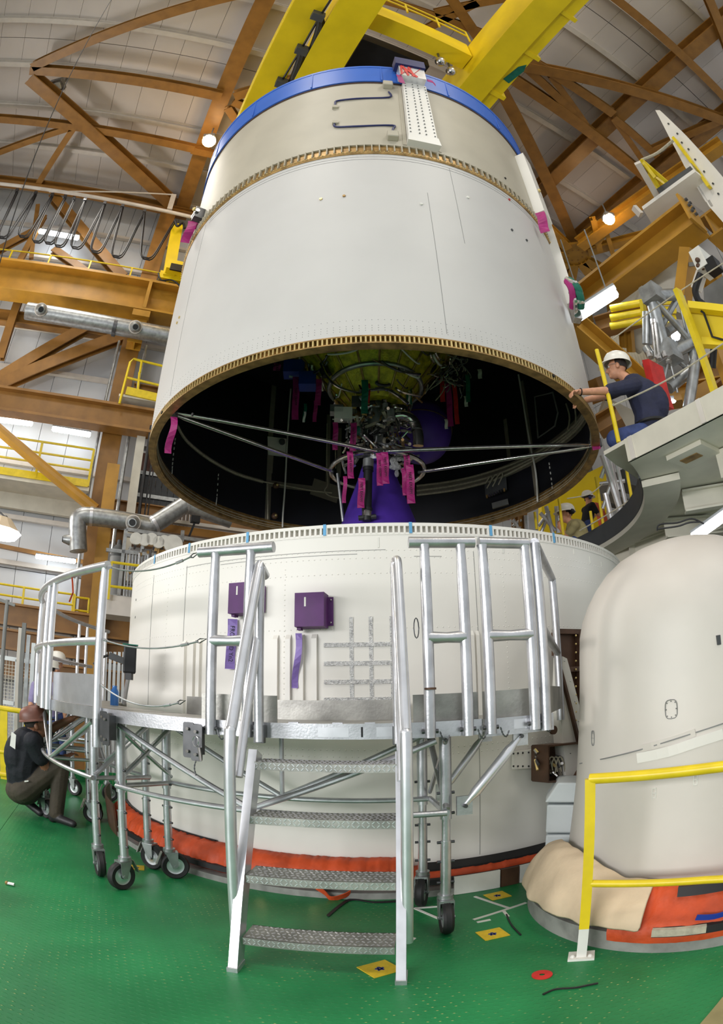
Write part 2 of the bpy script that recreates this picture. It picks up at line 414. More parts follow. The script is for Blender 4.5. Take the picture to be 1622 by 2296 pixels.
RLAB = ['long brown tie between roof nodes above the unlit flood lamp', 'brown tie passing behind the long roof diagonal', 'brown tie at the head of the back wall above the festoon', 'heavy brown diagonal from the roof node down to the column head', 'brown diagonal rising from the roof node to the roof ridge', 'short brown strut left of the tie crossing', 'slim brown strut dropping from the tie crossing', 'brown strut from the column beam towards the crane walkway', 'brown tie end right of the column beam node', 'short brown knee brace below the column beam node', 'brown tie end beside the warm flood lamp near the blue ring', 'brown tie end above the festoon bracket', 'long ochre-lit diagonal crossing the dark roof beams', 'brown tie along the roof edge crossing the two dark beams', 'brown tie from the crane girder to the raised white flap', 'heavy diagonal falling from the crane girder to the bolted hub', 'brown strut under the crane girder end', 'slim brown strut beside the crane girder end', 'brown strut meeting the dark roof beam node', 'brown strut below the dark roof beam node', 'slim brown strut above the yellow strut frame', 'short brown tie in the far roof corner', 'brown tie behind the raised white flap']
for p0, p1, w, e0, e1 in [((70, 155), (485, 212), .36, 0, .2), ((12, 266), (425, 330), .3, 4, .2), ((0, 406), (375, 468), .42, 5, .2), ((70, 172), (380, 450), .5, 0, .1),
                       ((75, 148), (470, 2), .36, 0, 1.8), ((165, 283), (0, 340), .26, 0, 3), ((165, 288), (90, 405), .26, 0, .3), ((527, 214), (600, 193), .34, 0, 3), ((524, 226), (565, 245), .3, 0, 3),
                       ((512, 240), (535, 275), .3, 0, 2.5), ((430, 335), (500, 350), .28, 0, 3), ((385, 470), (455, 485), .3, 0, 3),
                       ((1190, 150), (1622, 268), .4, 2.5, 4), ((1395, 8), (1622, 215), .34, 2, 4), ((1160, 182), (1445, 393), .42, 2, .2), ((1285, 535), (1130, 212), .46, 0, 1),
                       ((1195, 165), (1310, 275), .3, 2, .1), ((1235, 170), (1310, 272), .24, 0, .1), ((1200, 140), (1370, 250), .34, 1, .1),
                       ((1375, 262), (1470, 345), .3, 0, .1), ((1375, 265), (1445, 365), .24, 0, .1), ((1590, 0), (1622, 80), .34, 2, 2), ((1455, 340), (1622, 265), .32, 0, 4)]:
    member(p0, p1, HB2, w, w*.8, e0=e0, e1=e1, label=RLAB.pop(0))
for p0, p1, w in [((1000, -20), (1060, 65), .34), ((1060, 65), (860, 0), .26), ((1010, 20), (1110, 0), .26), ((955, 65), (1040, 20), .26), ((850, 30), (1020, 125), .28)]:
    member(p0, p1, HB2, w, w*.8, e0=.5, e1=.5)
# bolted hub where the bracing meets
hub = atz(1290, 570, CAMP.z+17.3)
t = thing('bracing_hub', hub, 'round bolted gusset plate where brown braces meet beside the stage', 'gusset')
M().lathe([(0, hub.z-.06), (.78, hub.z-.06), (.78, hub.z+.06), (0, hub.z+.06)], (hub.x, hub.y), 8, smooth=False).build('plate', 'ochre_steel', t)
for i in range(8):
    for rr in (.35, .55, .68):
        a = i*math.pi/4+.2*rr; q = hub+Vector((math.cos(a)*rr, math.sin(a)*rr, -.08)); M().lathe([(0, q.z), (.04, q.z), (.04, q.z+.05)], (q.x, q.y), 6).build('bolt', 'brown_steel', t)
for px, py in [(1218, 500), (1225, 565), (1245, 612), (1275, 655), (1320, 610), (1345, 600), (1440, 530)]:
    e = atz(px, py, CAMP.z+17.3); d = (e-hub).normalized()
    tag(M().ibeam(hub+d*.6, e+d*.6, .42, .34, .05, .09).build('hub_brace', 'ochre_steel'), 'ochre brace radiating from the round bolted hub plate', 'beam', 'braces of the bolted hub')
for (px, py), (qx, qy), w in [((1300, 548), (1622, 322), .5), ((1335, 545), (1375, 490), .3), ((1360, 520), (1375, 570), .2), ((1330, 490), (1345, 560), .25)]:
    member((px, py), (qx, qy), 16.9, w, w, 'ochre_steel', 'hub_brace', 'ochre brace running past the round bolted hub plate', 'braces beyond the hub')

# ---- back wall of white panels with girts
wb = M().box(B(0, VW+.25, 9.6), (46, .1, 21.6), (UU, VV, ZZ)).build('wall_back', 'grey_mid'); struct(wb)
zr = [-1.2, 4.6, 9.9, 15.2, ZC+.02]
for i in range(40):
    for j in range(4):
        M().box(B(-19.5+i, VW+.15, (zr[j]+zr[j+1])/2), (.985, .1, zr[j+1]-zr[j]-.03), (UU, VV, ZZ)).build('wall_panel', 'panel_white', wb)
for z in (1.4, 3.1, 4.75, 6.15, 7.9, 9.7, 11.3, 13.0, 14.7, 16.4, 18.1):
    M().bar(B(-20, VW, z), B(20, VW, z), .16, .14).build('girt', 'girt_white', wb)
wr = M().box(B(21.5, 5, 9.6), (.1, 25, 21.6), (UU, VV, ZZ)).build('wall_right', 'grey_mid'); struct(wr)
for i in range(24):
    for j in range(4):
        M().box(B(21.4, -6.5+i, (zr[j]+zr[j+1])/2), (.1, .975, zr[j+1]-zr[j]-.03), (UU, VV, ZZ)).build('wall_panel', 'panel_white', wr)
wl = M().box(B(-22, 5, 9.6), (.1, 25, 21.6), (UU, VV, ZZ)).build('wall_left', 'panel_white'); struct(wl)
# vertical white rail strip, seen beside the braces
tag(M().bar(atv(310, 715, 16.9), atv(272, 905, 16.9), .3, .08, up=VV).build('wall_post', 'girt_white'), 'white vertical post on the panelled back wall', 'post')

# ---- columns and crane runway
col = M().ibeam(B(-.5, 16.3, -1.1), B(-.5, 16.3, 20), .62, .62, .06, .06, up=VV).build('steel_column', 'brown_steel')
tag(col, 'tall brown steel column against the white panelled back wall', 'column')
for u, l in ((-9.5, 'brown column at the far end of the panelled back wall'), (9.5, 'brown column on the back wall behind the hanging stage')):
    tag(M().ibeam(B(u, 16.3, -1.1), B(u, 16.3, 20), .62, .62, .06, .06, up=VV).build('steel_column', 'brown_steel'), l, 'column')
rb = thing('runway_beam', B(0, 15.5, 13.1), 'deep ochre crane runway beam along the back wall', 'beam')
M().bar(B(-15, 15.5, 14.42), B(18, 15.5, 14.42), .7, .1).build('top_flange', 'ochre_steel', rb)
M().bar(B(-15, 15.5, 13.15), B(18, 15.5, 13.15), .7, .08).build('bottom_flange', 'ochre_steel', rb)
M().bar(B(-15, 15.55, 13.8), B(18, 15.55, 13.8), .06, 1.2).build('web', 'ochre_steel', rb)
for u in (-.35, -7.5, 7): M().bar(B(u, 15.3, 13.2), B(u, 15.3, 14.4), .12, .3, up=VV).build('stiffener', 'ochre_steel', rb)
M().bar(B(-15, 15.5, 14.5), B(18, 15.5, 14.5), .1, .1).build('rail', 'steel_dark', rb)
M().box(B(-.4, 15.45, 12.95), (.6, .6, .25), (UU, VV, ZZ)).build('bearing_block', 'ochre_steel', rb)
M().ibeam(B(-.4, 15.6, 11.9), B(-.4, 15.6, 12.85), .5, .5, .05, .05, up=VV).build('corbel', 'ochre_steel', rb)
def rails(name, label, group, u0, u1, v, z0, zs, r, step, matn='rail_yellow', toe=None, toeh=.15, hooks=False):
    t = thing(name, B((u0+u1)/2, v, z0), label, 'railing', group)
    for z in zs: M().tube([B(u0, v, z), B(u1, v, z)], r, 8).build('rail', matn, t)
    n = max(1, int((u1-u0)/step))
    for i in range(n+1):
        u = u0+(u1-u0)*i/n; M().bar(B(u, v, z0), B(u, v, max(zs)), r*2, r*2, up=VV).build('post', matn, t)
    if toe: M().bar(B(u0, v-.02, toe), B(u1, v-.02, toe), .02, toeh).build('toe_board', matn, t)
    return t
rails('runway_railing', 'thin yellow handrail on top of the crane runway beam', None, -14, .4, 15.9, 14.5, (15.5,), .03, 1.6)
b2 = M().ibeam(B(-15, 15.5, 9.16), B(18, 15.5, 9.16), .5, .8, .08, .07).build('gallery_beam', 'brown_steel')
tag(b2, 'brown horizontal beam above the lit wall gallery', 'beam')
for z, h, l in ((3.02, .6, 'upper brown edge beam beneath the low yellow gallery rail'), (2.36, .55, 'lower brown edge beam beneath the low gallery'), (1.65, .5, 'lowest brown edge beam behind the mesh panels')):
    tag(M().ibeam(B(-15, 15.45, z), B(18, 15.45, z), .5, h, .06, .06).build('edge_beam', 'brown_steel'), l, 'beam')
# diagonal braces on the back wall
for p0, p1, w, l in [((0, 850), (195, 735), .4, 'dark brown diagonal brace under the long duct'), ((0, 865), (275, 755), .42, 'brown diagonal brace meeting the column below the duct'), ((0, 965), (215, 1143), .34, 'ochre diagonal tube brace crossing the yellow gallery rail'),
                     ((45, 665), (0, 805), .3, 'brown slanted post beside the duct end'), ((120, 560), (205, 620), .3, 'brown brace behind the festoon cables'), ((118, 440), (275, 625), .42, 'long brown brace behind the festoon cables'), ((70, 580), (85, 460), .18, 'slim brown brace left of the festoon cables'), ((45, 585), (100, 485), .24, 'short brown brace left of the festoon cables'), ((0, 560), (75, 520), .3, 'brown brace rising to the blue-white tube lamp')]:
    vb = 15.2 if 'tube' in l and 'ochre' in l else 16.35
    a, b = atv(*p0, vb), atv(*p1, vb); d = (b-a).normalized()
    m = M()
    if 'tube' in l and 'ochre' in l: m.tube([a-d*2, b], w/2, 10)
    else: m.ibeam(a-d*(2 if p0[0] == 0 else 0), b, w, w*.8, .05, .06, up=VV)
    tag(m.build('wall_brace', 'ochre_steel' if 'ochre' in l else 'brown_steel'), l, 'beam')
tag(M().ibeam(B(-15, 16.6, 12.95), B(-.8, 16.6, 12.95), .3, .5).build('wall_beam', 'brown_steel'), 'brown wall beam just behind the galvanised duct', 'beam')
a, b = atv(255, 1045, 15.0), atv(228, 1250, 15.0)
tag(M().ibeam(a, Vector((a.x, a.y, -1.1)), .36, .36, .04, .05, up=VV).build('ochre_post', 'ochre_steel'), 'ochre post standing in front of the brown column', 'post')
for du, r, l in ((-.9, .05, 'pale conduit pipe running up beside the brown column'), (.05, .06, 'second pale conduit on the brown column face')):
    tag(M().tube([B(du-.02, 15.9, -1), B(du-.02, 15.9, 12.2)], r, 8).build('conduit', 'galvanised'), l, 'pipe')
# gallery with yellow railing
gal = thing('wall_gallery', B(-7, 16.3, 6.9), 'wall gallery floor with beige underside below the tube lamps', 'walkway')
M().box(B(-7.9, 16.35, 6.88), (14, 1.4, .12), (UU, VV, ZZ)).build('deck', 'cream_steel', gal)
M().box(B(-7.9, 16.9, 6.6), (14, .2, .5), (UU, VV, ZZ)).build('fascia', 'cream_steel', gal)
rails('gallery_railing', 'yellow railing with toe board along the upper wall gallery', None, -14, -.95, 15.62, 6.95, (7.45, 7.75, 8.1), .035, 1.5, toe=7.03, toeh=.22)
rails('low_gallery_railing', 'low yellow double railing above the brown edge beams', None, -14, -.9, 15.3, 3.3, (3.5, 3.78), .03, 1.4)
t = thing('yellow_gate', B(-.8, 15.6, 3.3), 'small yellow gate frame at the foot of the column', 'gate')
for z in (3.4, 3.75): M().tube([B(-.95, 15.5, z), B(-.5, 15.5, z)], .03, 8).build('rail', 'rail_yellow', t)
for u in (-.95, -.5): M().tube([B(u, 15.5, 3.3), B(u, 15.5, 3.76)], .035, 8).build('post', 'rail_yellow', t)
# tube lamps
def tubelamp(p0, p1, v, r, label, dist=None, group=None):
    a, b = (atv(*p0, v), atv(*p1, v)) if dist is None else (atd(*p0, dist), atd(*p1, dist))
    t = thing('tube_lamp', (a+b)/2, label, 'lamp', group); d = (b-a).normalized()
    M().tube([a, a+d*r*.4, b-d*r*.4, b], [r*.6, r, r, r*.6], 10).build('diffuser', 'lamp_white', t)
    M().bar(a+Vector((0, 0, r*1.1)), b+Vector((0, 0, r*1.1)), r*1.2, r*.5).build('housing', 'grey_mid', t)
    return t
tubelamp((-30, 938), (73, 950), 16.3, .085, 'white tube lamp under the beam at the end of the lamp row')
tubelamp((117, 961), (203, 975), 16.3, .085, 'white tube lamp under the beam next to the brown column')
tubelamp((80, 1247), (170, 1259), 16.4, .07, 'white tube lamp on the lower wall below the duct elbow')
tubelamp((87, 518), (177, 534), 16.2, .1, 'bluish white tube lamp among the festoon cables')
tag(M().bar(atv(-30, 1218, 16.7), atv(195, 1262, 16.7), .14, .12).build('wall_beam', 'brown_steel'), 'thin brown wall beam carrying the low tube lamp', 'beam')
# warm flood lamps
for x, y, H, l in ((469, 316, 17.2, 'glowing warm flood lamp beside the blue handling ring'), (1366, 491, 16.3, 'glowing warm flood lamp above the ochre platform beam')):
    p = atz(x, y, CAMP.z+H); t = thing('flood_lamp', p, l, 'lamp', 'warm flood lamps under the roof')
    M().box(p+Vector((0, 0, .12)), (.4, .4, .2)).build('housing', 'grey_mid', t)
    M().ball(p, .24, 16, 8).build('bulb', 'lamp_warm', t)
    M().tube([p+Vector((0, 0, .2)), p+Vector((0, 0, .9))], .03, 6).build('hanger', 'grey_mid', t)
p = atz(130, 190, ZC-.6); t = thing('flood_lamp', p, 'unlit pale flood lamp under the far roof corner', 'lamp')
M().box(p, (.5, .5, .2)).build('housing', 'galvanised', t); M().box(p-Vector((0, 0, .12)), (.3, .3, .06)).build('glass', 'tag_white', t)
M().tube([p+Vector((.1, .1, .1)), p+Vector((.1, .1, .7))], .04, 6).build('hanger', 'galvanised', t)
# hanging bell lamp at the left edge
p = atd(0, 1190, 5.2); t = thing('pendant_lamp', p, 'hanging lamp with a pale hood and bright rim', 'lamp')
def lz(k): return [(r, p.z+z) for r, z in k]
M().lathe(lz([(0, .12), (.1, .11), (.17, .03), (.205, 0), (.2, -.01), (.16, .0), (.09, .08), (0, .09)]), (p.x, p.y), 12, smooth=False).build('hood', 'beige_cloth', t)
M().lathe(lz([(0, -.05), (.17, -.05), (.208, -.005), (.19, .01), (0, .01)]), (p.x, p.y), 12, smooth=False).build('diffuser', 'lamp_white', t)
M().tube([p+Vector((.06, 0, .1)), p+Vector((-.02, 0, .16)), p+Vector((-.2, -.05, .24)), p+Vector((-.5, -.15, .6)), Vector((p.x-2.5, p.y-2, ZC))], .008, 6).build('cable', 'cable_black', t)
M().ball(p+Vector((.05, -.02, .11)), .025).build('knob', 'steel_dark', t)
# ducts
def ductnozzle(parent, p, out, r):
    out = Vector(out).normalized(); p = Vector(p)
    M().tube([p, p+out*.12, p+out*.34], [r*1.25, r*1.3, r*.75], 18).build('nozzle', 'galvanised', parent)
    M().tube([p+out*.1, p+out*.14], [r*1.45, r*1.4], 18).build('collar', 'girt_white', parent)
    M().tube([p+out*.3, p+out*.36], [r*.6, r*.6], 14).build('mouth', 'black', parent)
a, b = atv(60, 697, 15.0), atv(390, 757, 15.0)
t = thing('air_duct', (a+b)/2, 'long galvanised air duct below the crane runway beam', 'duct')
M().tube([a, b+(b-a).normalized()*3], .29, 20).build('pipe', 'galvanised', t)
c = atv(258, 734, 15.0); d = (b-a).normalized(); M().tube([c-d*.06, c+d*.06], .3, 20).build('joint_band', 'steel_dark', t)
for x, y in ((92, 694), (304, 733)): ductnozzle(t, atv(x, y, 14.72), CAMP-atv(x, y, 14.72), .15)
a = atv(-30, 645, 15.98); b = atv(253, 705, 15.98)
tag(M().bar(a, b, .3, .22).build('cable_tray', 'grey_mid'), 'grey cable tray under the crane runway beam', 'tray')
P = [atv(x, y, 14.0) for x, y in [(176, 1236), (174, 1172), (182, 1160), (205, 1158), (280, 1168), (332, 1180), (345, 1176), (405, 1138), (420, 1130), (445, 1140), (520, 1165)]]
t = thing('elbow_duct', P[4], 'galvanised duct with elbows above the gas bottle rack', 'duct')
M().tube(smooth_path(P, 4), .235, 18).build('pipe', 'galvanised', t)
ductnozzle(t, atv(300, 1172, 13.78), CAMP-atv(300, 1172, 13.78)+UU*-1.5, .14)
ductnozzle(t, P[0]+ZZ*.25-UU*.1, -UU, .12)
for i in (3, 6, 8): q = P[i]; d = (P[i+1]-P[i-1]).normalized(); M().tube([q-d*.04, q+d*.04], .25, 18).build('joint_band', 'alu_bright', t)
# festoon track, cables
a, b = atv(-40, 408, 15.0), atv(432, 487, 15.0)
tag(M().tube([a, b], .075, 10).build('festoon_track', 'girt_white'), 'white festoon track above the crane runway', 'track')
tag(M().bar(atv(390, 437, 15.0), atv(380, 470, 15.0), .2, .1, up=VV).build('track_bracket', 'girt_white'), 'white bracket joining the festoon track and its tie rod', 'bracket')
tag(M().tube([atv(110, 430, 15.05), atv(395, 437, 15.05)], .03, 6).build('tie_rod', 'girt_white'), 'thin white tie rod above the festoon track', 'rod')
tops = [(-20, 415), (38, 427), (80, 433), (117, 437), (146, 441), (166, 445), (191, 448), (235, 456), (275, 462), (324, 474), (392, 494)]
lows = [(0, 530), (50, 528), (80, 540), (108, 543), (133, 550), (165, 553), (210, 562), (258, 573), (325, 577)]
for i in range(len(tops)-2):
    A, Bq, L = atv(*tops[i+1], 14.9), atv(*tops[i+2], 14.9), atv(*lows[i], 14.9)
    L.z = atv(*lows[i], 14.9).z; A0 = A
    L = (A+Bq)/2 - Vector((0, 0, (A.z+Bq.z)/2-L.z))
    t = thing('festoon_cable', A, 'black looped cable bundle hanging from the white festoon track', 'cable', 'festoon cable loops')
    for k in (0, 1):
        off = VV*(.09*k)+UU*(.04*k); pth = bez(A+off, A.lerp(L, .75)+off-UU*.12, L+off-UU*.32+ZZ*-.12, L+off, 8)+bez(L+off, L+off+UU*.32-ZZ*.12, Bq.lerp(L, .75)+off+UU*.12, Bq+off, 8)[1:]
        M().tube(pth, .03, 6).build('cable', 'cable_black', t)
    M().box(A, (.12, .12, .14), (UU, VV, ZZ)).build('trolley', 'steel_dark', t)
# yellow crane carriage standing on the runway
t = thing('crane_carriage', atv(385, 640, 15.3), 'yellow crane end carriage with upright post on the runway beam', 'carriage')
pa, pb = atv(398, 505, 15.3), atv(378, 620, 15.3)
M().bar(pa, pb, .42, .2, up=VV).build('post', 'crane_yellow', t)
ub0, ub1 = [(atv(*p_, 15.5)-Vector((CAMP.x, CAMP.y, 0))).dot(UU) for p_ in ((352, 638), (440, 652))]
M().bar(B(ub0, 15.5, 14.9), B(ub1, 15.5, 14.9), .5, .34).build('bogie', 'crane_yellow', t)
M().box(atv(395, 602, 15.1), (.7, .4, .42), (UU, VV, ZZ)).build('control_box', 'crane_yellow', t)
M().box(atv(396, 600, 14.88), (.45, .06, .3), (UU, VV, ZZ)).build('connector_panel', 'black', t)
for x, y in ((360, 640), (385, 645)):
    q = atv(x, y, 15.5); q.z = 14.72; M().tube([q-VV*.1, q+VV*.1], .16, 14).build('wheel', 'steel_dark', t)
M().tube(smooth_path([atv(x, y, 14.9) for x, y in [(355, 612), (362, 628), (385, 628), (402, 640), (405, 655)]]), .03, 6).build('hose', 'cable_black', t)
M().tube(smooth_path([atv(x, y, 14.9) for x, y in [(392, 494), (398, 507), (410, 500), (414, 512)]]), .05, 6).build('cable_hook', 'cable_black', t)
# small yellow service cage behind the stage
t = thing('service_cage', atv(315, 890, 15.1), 'yellow railed service platform beside the column, by the stage edge', 'platform')
for pts in ([(268, 905), (292, 812), (300, 805), (370, 822)], [(285, 847), (362, 865)], [(313, 835), (309, 880)], [(318, 810), (314, 835)]):
    M().tube([atv(x, y, 15.1) for x, y in pts], .04, 8).build('rail', 'rail_yellow', t)
M().bar(atv(283, 876, 15.1), atv(358, 893, 15.1), .08, .26).build('toe_board', 'rail_yellow', t)
M().box((atv(276, 885, 15.1)+atv(358, 900, 15.1))/2+VV*.37, (1.4, .7, .08), (UU, VV, ZZ)).build('deck', 'cream_steel', t)
for z, mm, l in ((10.55, 'brown_steel', 'brown beam behind the yellow service platform'), (10.0, 'brown_steel', 'brown beam below the yellow service platform'), (6.6, 'brown_steel', 'brown beam behind the hanging black pipes'), (5.75, 'brown_steel', 'brown beam just above the elbow duct')):
    tag(M().ibeam(B(-.1, 16.1, z), B(9, 16.1, z), .3, .42).build('cross_beam', mm), l, 'beam')
# shelves of dark slabs seen between column and stage
t = thing('louvre_bay', B(1.4, 16.6, 7.2), 'bay of brown and grey vertical slabs beside the white post', 'shutter')
for z0, z1, mm in ((8.1, 8.7, 'brick_dark'), (7.35, 7.95, 'grey_dark'), (6.85, 7.2, 'grey_dark')):
    for k in range(9): M().box(B(.62+k*.2, 16.7, (z0+z1)/2), (.17, .1, z1-z0), (UU, VV, ZZ)).build('slat', mm, t)
for z in (8.85, 8.02, 7.28, 6.75): M().bar(B(.5, 16.65, z), B(2.6, 16.65, z), .12, .12).build('shelf', 'galvanised', t)
tag(M().bar(B(.42, 15.7, 4.4), B(.42, 15.7, 8.8), .26, .2, up=VV).build('white_post', 'cream_steel'), 'cream post rising right of the brown column', 'post')
tag(M().bar(B(.85, 15.7, 10.3), B(.85, 15.7, 13), .26, .2, up=VV).build('white_post', 'cream_steel'), 'cream post behind the duct end near the stage', 'post')
for k, (x, l) in enumerate(((318, 'thick black pipe hanging behind the stage rim'), (330, 'thin black pipe hanging behind the stage rim'), (337, 'thinnest black pipe hanging behind the stage rim'))):
    a = atv(x+16, 990, 15.3); M_ = M().tube([Vector((a.x, a.y, 9.0)), Vector((a.x, a.y, 5.6))], (.05, .025, .02)[k], 8); tag(M_.build('hanging_pipe', 'cable_black'), l, 'pipe')
# gas bottle rack
t = thing('gas_rack', atv(330, 1350, 12.6), 'grey pipe rack with round gauges above the white shelf', 'rack')
def g(x, y, v=12.6): return atv(x, y, v)
for a, b in [((283, 1187), (470, 1215)), ((283, 1187), (266, 1338)), ((285, 1200), (410, 1214)), ((238, 1233), (350, 1245)), ((410, 1190), (408, 1215)), ((240, 1335), (310, 1345))]:
    M().bar(g(*a), g(*b), .08, .08, up=VV).build('frame_bar', 'galvanised', t)
for x, y, r in [(305, 1209, .14), (324, 1212, .14), (340, 1210, .14), (355, 1217, .14), (368, 1214, .13), (388, 1222, .22)]:
    q = g(x, y, 12.5); M().tube([q, q-VV*.08], r, 18).build('gauge', 'tag_white', t)
rnd = random.Random(3)
for k in range(34):
    x = rnd.uniform(290, 375); y = rnd.uniform(1222, 1245+(375-x)*.9); q = g(x, y, 12.55)
    d = rnd.choice((UU, ZZ, VV)); M().tube([q, q+d*rnd.uniform(.1, .28)], rnd.uniform(.02, .05), 7).build('valve', rnd.choice(('chrome', 'steel_dark', 'gold_dark', 'galvanised')), t)
for k in range(9):
    x = 283+k*7; M().tube([g(x+2, 1240, 12.6), g(x-6, 1345, 12.6)], .02, 6).build('pipe', 'galvanised', t)
q = g(256, 1346, 12.98); t2 = thing('gas_bottle', q, 'grey gas bottle with dark shoulder beside the gauge rack', 'bottle')
h = g(258, 1225, 12.98).z
M().lathe([(0, q.z), (.19, q.z), (.19, h-.25)], (q.x, q.y), 20).build('body', 'grey_mid', t2)
M().lathe([(.195, h-.25), (.16, h-.05), (.06, h+.05), (.05, h+.16), (0, h+.18)], (q.x, q.y), 20).build('shoulder', 'grey_dark', t2)
tag(M().box((g(265, 1352)+g(380, 1370))/2-ZZ*.1+UU*.3, (2.6, .9, .42), (UU, VV, ZZ)).build('white_shelf', 'girt_white'), 'white shelf box under the gas bottle rack', 'shelf')
rails('rack_railing', 'yellow railing in front of the gas bottle rack', None, .02, 2.2, 12.02, g(250, 1345, 12.02).z, (g(262, 1262, 12.02).z, g(262, 1316, 12.02).z), .03, 1.0)
a, b = atv(250, 1150, 14.7), atv(520, 1188, 14.7)
t = thing('rack_beam', a, 'brown beam with a pale top rail behind the elbow duct', 'beam')
M().bar(a, b+(b-a), .2, .09).build('top_rail', 'girt_white', t); M().bar(a-ZZ*.22, b+(b-a)-ZZ*.22, .16, .22).build('web', 'brown_steel', t)
p = atv(438, 1165, 12.9); t = thing('flood_lamp', p, 'small black flood lamp below the stage rim', 'lamp')
M().box(p, (.22, .16, .16), (UU, VV, ZZ)).build('housing', 'black', t); M().bar(p-ZZ*.05, p-ZZ*.45-UU*.12, .05, .05, up=VV).build('bracket', 'black', t)
for k in range(10):
    a = atv(392+k*4, 1120+k*1.2, 15.0)
    tag(M().tube([a, a-ZZ*1.0], .02, 6).build('riser_pipe', 'galvanised' if k % 2 else 'grey_dark'), 'thin riser pipe in the row behind the elbow duct', 'pipe', 'riser pipes behind the duct')

# ---- overhead crane
HCR = 13.35; zb = CAMP.z+HCR
def ulin(x, y, z=zb): q = atz(x, y, z); return (q-Vector((CAMP.x, CAMP.y, 0))).dot(UU)
uL0, uL1 = (ulin(764, 0)+ulin(662, 168))/2, (ulin(875, 0)+ulin(768, 145))/2
uR0, uR1 = (ulin(1207, 0)+ulin(1027, 188))/2, (ulin(1300, 0)+ulin(1080, 210))/2
uR2 = (ulin(1342, 0)+ulin(1097, 235))/2
for nm, a, b, lab in (('crane_girder', uL0, uL1, 'yellow crane girder with a cable chain along its side'), ('crane_girder', uR0, uR1, 'yellow crane girder with stepped flange plates and a green arrow')):
    t = thing(nm, B((a+b)/2, 6, zb), lab, 'girder')
    M().box(B((a+b)/2, 4.5, zb+.75), (b-a-.06, 20, 1.46), (UU, VV, ZZ)).build('box_section', 'crane_yellow', t)
    M().box(B((a+b)/2, 4.5, zb), (b-a, 20, .04), (UU, VV, ZZ)).build('bottom_flange', 'crane_yellow', t)
    if a == uR0:
        M().box(B((b+uR2)/2, 4.5, zb+.1), (uR2-b, 20, .05), (UU, VV, ZZ)).build('side_flange', 'crane_yellow', t)
        for k in range(8):
            v = -1.2+k*1.55; M().box(B((b+uR2)/2+.06, v+1.1, zb+.18), (uR2-b+.14, .12, .3), (UU, VV, ZZ)).build('rib', 'crane_yellow', t)
        aq, bq = atz(1135, 182, zb+.07), atz(1165, 158, zb+.07)
        ar = M(); d = (bq-aq).normalized(); n = d.cross(ZZ)
        ar.prism([aq+n*.1, aq+d*.55+n*.1, aq+d*.75, aq+d*.55-n*.1, aq-n*.1], -ZZ*.006); ar.build('arrow_mark', 'ribbon_green', t)['label'] = 'dark green arrow'
    else:
        M().box(B(a-.5, 4.5, zb+.5), (.7, 19.6, .06), (UU, VV, ZZ)).build('side_walkway', 'crane_yellow', t)
        for z in (.95, 1.45): M().tube([B(a-.85, -4, zb+z), B(a-.85, 14.2, zb+z)], .035, 8).build('handrail', 'rail_yellow', t)
        for k in range(10): M().tube([B(a-.85, -4+k*2, zb+.5), B(a-.85, -4+k*2, zb+1.45)], .03, 8).build('handrail_post', 'rail_yellow', t)
        M().box(B(a-.86, 4.6, zb+.56), (.03, 18.6, .16), (UU, VV, ZZ)).build('toe_board', 'crane_yellow', t)
        for k in range(3):
            P = [atz(x+k*3, y, zb+.3) for x, y in [(713, 38), (716, 55), (706, 90), (694, 118), (682, 125), (678, 110), (672, 130), (660, 165), (648, 190), (632, 190)]]
            M().tube(smooth_path(P, 4), .07, 8).build('cable_chain', 'black', t)
        M().tube([atz(748, -10, zb+.35), atz(716, 40, zb+.35), atz(676, 110, zb+.35), atz(630, 185, zb+.35)], .03, 6).build('guide_wire', 'cable_black', t)
        for x, y in ((713, 36), (677, 112), (632, 186)): M().box(atz(x, y, zb+.3), (.3, .2, .3), (UU, VV, ZZ)).build('cable_clamp', 'grey_dark', t)
t = thing('hoist_trolley', B((uL1+uR0)/2, 7, zb+1.4), 'dark hoist drum and frame between the yellow crane girders', 'hoist')
vA = 6.2
M().box(B((uL1+uR0)/2-.3, 6.2, zb+.9), (uR0-uL1-.9, 2.6, .5), (UU, VV, ZZ)).build('drum_cover', 'black', t)
M().tube([B(uL1+.2, 6.4, zb+.55), B(uR0-.9, 6.4, zb+.55)], .3, 20).build('drum', 'grey_dark', t)
M().box(B(uR0-.75, 6.0, zb+.6), (.5, .6, .5), (UU, VV, ZZ)).build('motor', 'girt_white', t)
t = thing('crane_cross_beam', B((uL1+uR0)/2, 4.3, zb+.8), 'yellow cross beam with handrail joining the crane girders', 'beam')
M().box(B((uL1+uR0)/2, 4.3, zb+1.1), (uR0-uL1, .5, .9), (UU, VV, ZZ)).build('box_section', 'crane_yellow', t)
for z in (1.9, 2.3): M().tube([B(uL1, 3.9, zb+z), B(uR0, 3.9, zb+z)], .03, 8).build('handrail', 'rail_yellow', t)
for k in range(4): M().tube([B(uL1+(uR0-uL1)*k/3, 3.9, zb+1.5), B(uL1+(uR0-uL1)*k/3, 3.9, zb+2.3)], .03, 8).build('handrail_post', 'rail_yellow', t)
for x, y in ((988, 138), (1012, 160)):
    q = atz(x, y, zb+.1); t = thing('lifting_shackle', q, 'chrome shackle hanging beside the yellow girder', 'shackle', 'lifting shackles'); M().ball(q, .14).build('body', 'chrome', t); M().tube([q, Vector((q.x, q.y, zb+.64))], .03, 8).build('chain', 'steel_dark', t)
